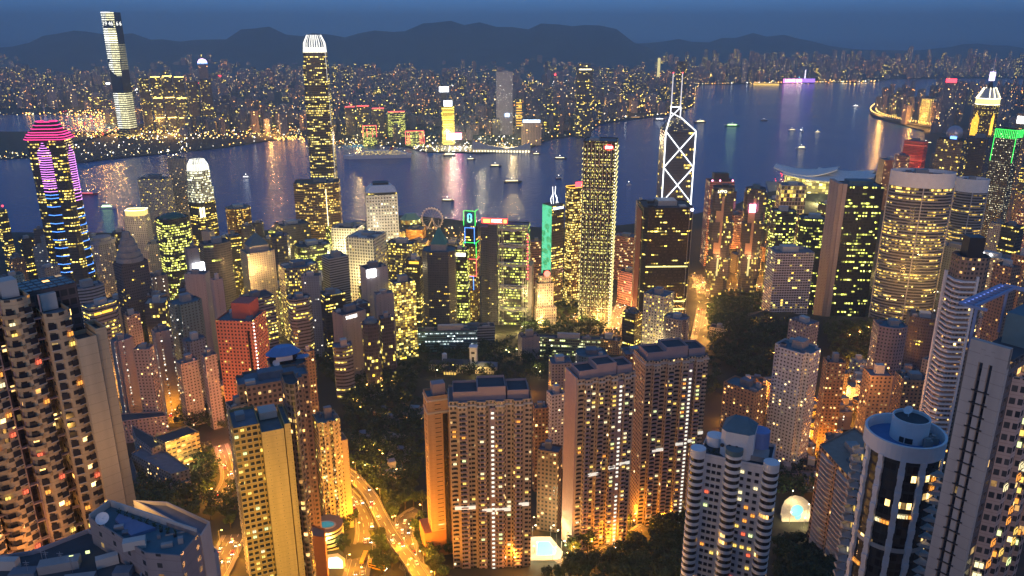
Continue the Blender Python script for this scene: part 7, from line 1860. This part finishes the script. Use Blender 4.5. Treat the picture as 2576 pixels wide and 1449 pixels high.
def bus(u, v, a, lab, paint):
    p = ground(u, v); t = thing('bus', p + Vector((0, 0, .32)), a, lab, 'bus'); b = MB(); b.box(0, 0, .35, 11, 2.5, 3.9); b.box(0, 0, 4.25, 10.6, 2.3, .15); b.obj('body', paint, t)
    for z in (1.5, 3.1): b = MB(); b.box(0, 0, z, 10.2, 2.56, .8); b.obj('window_band', M_GLASSD, t)
    for x in (-3.4, 3.6):
        for y in (-1.1, 1.1): b = MB(); b.tube((x, y - .15, .5), (x, y + .15, .5), .5, 12); b.obj('wheel', M_DARK, t)
    for y in (-.9, .9): b = MB(); b.box(5.52, y, .7, .1, .35, .25); b.obj('headlight', G_HEAD, t)
YB = plain('yellow_bus_paint', (.75, .45, .05), .35)
bus(950, 1432, -.35, 'yellow double-deck bus turning at the bottom of the road', YB); bus(916, 1415, 1.5, 'yellow double-deck bus waiting behind the turning bus', YB)

# ---------------------------------------------------------------- boats
M_HULLW = plain('white_hull', (.65, .66, .68), .5); M_HULLD = plain('dark_hull', (.04, .05, .06), .5); M_HULLR = plain('red_hull', (.40, .04, .03), .5); M_HULLG = plain('green_hull', (.05, .28, .12), .5)
G_CAB = glow('cabin_light', (1, .78, .35), 6); G_CABG = glow('green_cabin_light', (.55, 1, .35), 7)
def boat(u, v, L, a, lab, hull, lit, decks=1, mast=True, name='boat'):
    p = at_z(u, v, 0); t = thing(name, p, a, lab, name); B = L * .24; h = L * .07 + 1
    P = [(-L / 2, -B / 2), (L * .28, -B / 2), (L / 2, 0), (L * .28, B / 2), (-L / 2, B / 2)]; b = MB(); b.prism([(x * .92, y * .8) for x, y in P], -1, h, True, True, 0, 0, P); b.obj('hull', hull, t)
    for k in range(decks):
        z = h + k * 2.8; s = 1 - .16 * k; b = MB(); b.box(-L * .06, 0, z, L * .66 * s, B * .8 * s, 2.7); b.obj('deckhouse', M_HULLW, t); b = MB(); b.box(-L * .06, 0, z + .9, L * .62 * s, B * .83 * s, 1.1); b.obj('lit_windows', lit, t)
    if mast: b = MB(); b.tube((-L * .05, 0, h), (-L * .05, 0, h + decks * 2.8 + 5), .2); b.obj('mast', M_STEEL, t); b = MB(); b.ball((-L * .05, 0, h + decks * 2.8 + 5.4), 1.0, 6, 4); b.obj('mast_light', G_WHITE, t)
BO = [(225, 490, 46, .05, 'red lit excursion boat near the neon tower', M_HULLR, G_REDT, 1), (273, 524, 40, .1, 'pale ferry with a red mast lamp and a wake', M_HULLW, G_CABG, 2), (1247, 419, 40, 0, 'ferry with a row of yellow deck lights in mid harbour', M_HULLD, G_CAB, 1), (1290, 459, 56, .05, 'dark junk-like boat with a tall mast near the truss fronted bank', M_HULLD, G_CAB, 1), (1127, 506, 34, -.1, 'dark launch in the pink reflections', M_HULLD, G_CAB, 1), (1185, 402, 30, .2, 'tug moored off the quay steps', M_HULLD, G_CAB, 1), (1410, 400, 46, 0, 'long low boat with small lights left of the lamp grid tower', M_HULLD, G_CAB, 1), (1600, 298, 70, .1, 'far barge with orange and white lamps', M_HULLD, G_AMBER, 1), (1660, 302, 60, .1, 'far work boat with one bright lamp left of the mast tower', M_HULLD, G_WHITE, 1), (1762, 309, 70, .4, 'crane barge blazing yellow right of the mast tower', M_HULLD, G_CAB, 2), (1843, 318, 70, 0, 'ferry glowing green in the open water', M_HULLG, G_CABG, 2), (1993, 328, 34, 0, 'small launch with one lamp left of the white sailing boat', M_HULLW, G_CAB, 1), (2017, 330, 46, 1.4, 'white lit boat seen end-on in open water', M_HULLW, G_WHITE, 2), (2057, 334, 26, 0, 'tiny launch right of the end-on boat', M_HULLW, G_CAB, 1), (2016, 374, 44, .3, 'yellow lit cruise boat off the winged hall', M_HULLW, G_CAB, 2), (2153, 268, 40, 0, 'far white motor yacht', M_HULLW, G_WHITE, 1), (1922, 304, 36, 0, 'grey boat with no lights in open water', M_HULLD, M_DARK, 1), (1406, 450, 22, .5, 'small dark boat with one mast lamp', M_HULLD, M_DARK, 1), (1582, 466, 18, .6, 'little sailing dinghy below the lamp grid tower side', M_HULLW, M_PANE, 1), (1350, 389, 30, 0, 'small boat near the concert hall', M_HULLD, G_CAB, 1), (1130, 392, 44, .1, 'dark moored ferry at the quay beside the big ship', M_HULLD, G_CAB, 2), (2330, 362, 60, .1, 'long dark barge in the sheltered basin', M_HULLD, G_CAB, 1), (620, 447, 22, .1, 'speeding launch at the head of a pale wake', M_HULLW, G_WHITE, 1)]
for bt in BO: boat(*bt)
def ship():
    p = at_z(950, 398, 0); t = thing('cruise_ship', p, R(9), 'long white cruise ship with tiers of lit decks moored at the far quay', 'cruise ship'); L = px(170, p.y, 398); B = 26
    P = [(-L / 2, 0), (-L * .42, -B / 2), (L / 2, -B / 2), (L / 2, B / 2), (-L * .42, B / 2)]; b = MB(); b.prism([(x * .97, y * .85) for x, y in P], -1, 13, True, True, 0, 0, P); b.obj('hull', M_HULLW, t)
    for k in range(4): b = MB(); b.box(L * .05, 0, 13 + k * 3.6, L * (.80 - .09 * k), B * (.92 - .06 * k), 3.5); b.obj('deck', M_HULLW, t); b = MB(); b.box(L * .05, 0, 14.2 + k * 3.6, L * (.76 - .09 * k), B * (.93 - .06 * k) + .4, 1.1); b.obj('lit_deck', fac('ship_windows_%d' % k, (.6, .6, .6), GL, 4, 9, .6, 1., .8, YEL, 3, 1, 0), t)
    b = MB(); b.prism(rect(12, 9, L * .2, 0), 27, 38, pts2=rect(9, 7, L * .22, 0)); b.obj('funnel', M_HULLR, t)
    for k in range(9): b = MB(); b.ball((-L * .4 + k * L * .1, -B * .3, 20 + (k % 3) * 3), 1.3, 6, 4); b.obj('deck_lamp', G_WARMW, t)
ship()
# ---------------------------------------------------------------- wheel, pavilion, quay sheds
def wheel():
    Y = 1690; c = at_y(1087, 550, Y); Rw = px(27, Y, 550); t = thing('ferris_wheel', (c.x, Y, 4), R(-8), 'large pale ferris wheel standing on the quay', 'ferris wheel'); zc = c.z - 4
    rim = MB(); sp = MB(); n = 36; pt = lambda a, rr, y: (math.cos(a) * rr, y, zc + math.sin(a) * rr)
    for y in (-1.5, 1.5):
        for k in range(n):
            a, d = 6.2832 * k / n, 6.2832 * (k + 1) / n; rim.tube(pt(a, Rw, y), pt(d, Rw, y), .3, 5); rim.tube(pt(a, Rw * .93, y), pt(d, Rw * .93, y), .18, 4)
            if k % 2 == 0: sp.tube((0, y, zc), pt(a, Rw, y), .13, 4)
    rim.obj('rim', M_WHITE, t); sp.obj('spoke', M_STEEL, t)
    g = MB(); g.ball((0, 0, 0), 1.3, 8, 5); me = g.mesh('gondola', M_WHITE)
    for k in range(24): a = 6.2832 * k / 24; put(me, 'gondola', t, pt(a, Rw + 1.2, 0))
    s = MB()
    for y in (-4, 4):
        for x in (-11, 11): s.tube((0, y * .4, zc), (x, y * 1.6, 0), .6, 6)
    s.tube((0, -2.4, zc), (0, 2.4, zc), 1.4, 10); s.obj('support_leg', M_WHITE, t)
wheel()
def pavilion():
    c = at_z(1033, 562, 4); t = thing('pavilion', (c.x, c.y, 3), R(10), 'faceted glass pavilion glowing gold and green on the quay', 'pavilion'); P = cham(44, 30, 10); b = MB(); b.prism(P, 0, 12, False, False, 0, 0, cham(48, 34, 10)); b.obj('glass_wall', fac('gold_glass_hall', (.5, .4, .2), (.4, .3, .1), 5, 6, .9, .85, .9, ((1, .75, .15), (.7, .9, .3)), 2, 1, 0), t); b = MB(); b.prism(cham(48, 34, 10), 12, 25, True, False, 0, 0, cham(22, 10, 4)); b.obj('faceted_roof', plain('green_glass_roof', (.10, .25, .25), .15), t)
pavilion()
# high masts over the tunnel plaza and the quays on the far side
for u, v, e, c in ((200, 300, 900000, (1, .42, .07)), (250, 318, 900000, (1, .45, .08)), (290, 335, 700000, (1, .5, .12)), (430, 338, 700000, (1, .5, .12)), (560, 335, 700000, (1, .45, .1)), (680, 338, 600000, (1, .45, .1)), (900, 365, 500000, (1, .6, .2)), (1140, 372, 900000, (1, .85, .5)), (1210, 374, 600000, (1, .8, .45)), (1290, 374, 500000, (1, .7, .3)), (1540, 285, 700000, (1, .5, .1)), (2290, 318, 600000, (1, .45, .08)), (2350, 328, 600000, (1, .45, .08)), (2215, 292, 500000, (1, .48, .1))):
    p = at_z(u, v, 3.5); t = thing('high_mast', p, 0, 'high lamp mast over the brightly lit plazas and quays of the far shore', 'high mast', 'high masts of the far shore'); bb = MB(); bb.tube((0, 0, 0), (0, 0, 38), .6, 6, .3); bb.obj('pole', M_STEEL, t); bb = MB(); bb.cyl(0, 0, 38, 2.2, 1.2, 8); bb.obj('lamp_head', G_WARMW, t)
    d = bpy.data.lights.new('lamp_light', 'POINT'); d.energy = e * .45; d.color = c; d.shadow_soft_size = 2
    o = bpy.data.objects.new('lamp_light', d); o.location = (0, 0, 35); o.parent = t; COL.objects.link(o)
def quay_lights():
    r = random.Random(91); b = MB(); m = [G_YEL, G_ORG, G_WARMW, G_RED, G_WHITE]
    def dot(c, s, k):
        q = [(c.x + s, c.y, c.z), (c.x, c.y + s, c.z), (c.x - s, c.y, c.z), (c.x, c.y - s, c.z)]
        for i in range(4): b.face([q[i], q[(i + 1) % 4], (c.x, c.y, c.z + s)], None, k); b.face([q[(i + 1) % 4], q[i], (c.x, c.y, c.z - s)], None, k)
    for (ua, ub, va, vb, n, ks) in ((150, 320, 275, 345, 420, (0, 0, 1, 1, 1, 2, 3)), (320, 760, 325, 348, 300, (0, 0, 1, 1, 2, 4)), (690, 765, 343, 352, 70, (1, 1, 0)), (760, 880, 352, 372, 50, (0, 1, 2)), (0, 130, 380, 398, 30, (0, 2)), (180, 480, 345, 390, 110, (0, 2, 2, 4)), (300, 760, 318, 332, 120, (0, 1, 1)), (860, 1060, 348, 372, 60, (0, 2)), (1040, 1200, 366, 381, 110, (0, 2, 4, 4)), (1200, 1330, 368, 380, 90, (0, 2, 4)), (1060, 1330, 340, 372, 150, (0, 0, 2, 2, 4)), (1480, 1580, 262, 300, 70, (0, 1, 1, 2, 4)), (990, 1180, 568, 620, 90, (0, 0, 1, 2)), (1160, 1200, 540, 552, 12, (3, 3, 2)), (700, 760, 560, 590, 16, (0, 2, 4)), (1950, 1990, 430, 470, 26, (3, 3, 2)), (0, 270, 283, 290, 50, (0, 0, 1, 2)), (2200, 2580, 560, 720, 60, (0, 2, 1)), (1890, 2200, 200, 212, 90, (0, 0, 1, 2))):
        for i in range(n):
            c = at_z(r.uniform(ua, ub), r.uniform(va, vb), r.choice((5, 7, 9))); dot(c, c.y / 4200. * r.choice((1.0, 1.3, 1.8, 2.4, 3.4)), r.choice(ks))
    tag(b.obj('quay_lights', m), kind='stuff', label='countless lamps of quays, piers and highways along both shores')
quay_lights()
# ---------------------------------------------------------------- haze
def haze():
    b = MB(); b.box(0, 17000, -1, 62000, 38600, 1000)
    m = bpy.data.materials.new('haze'); m.use_nodes = True
    t = m.node_tree; t.nodes.clear()
    o = t.nodes.new('ShaderNodeOutputMaterial'); v = t.nodes.new('ShaderNodeVolumePrincipled')
    v.inputs['Color'].default_value = (.60, .86, 1, 1); v.inputs['Density'].default_value = 0.82e-4; v.inputs['Anisotropy'].default_value = .2
    t.links.new(v.outputs[0], o.inputs['Volume'])
    tag(b.obj('haze', m), kind='stuff')
haze()
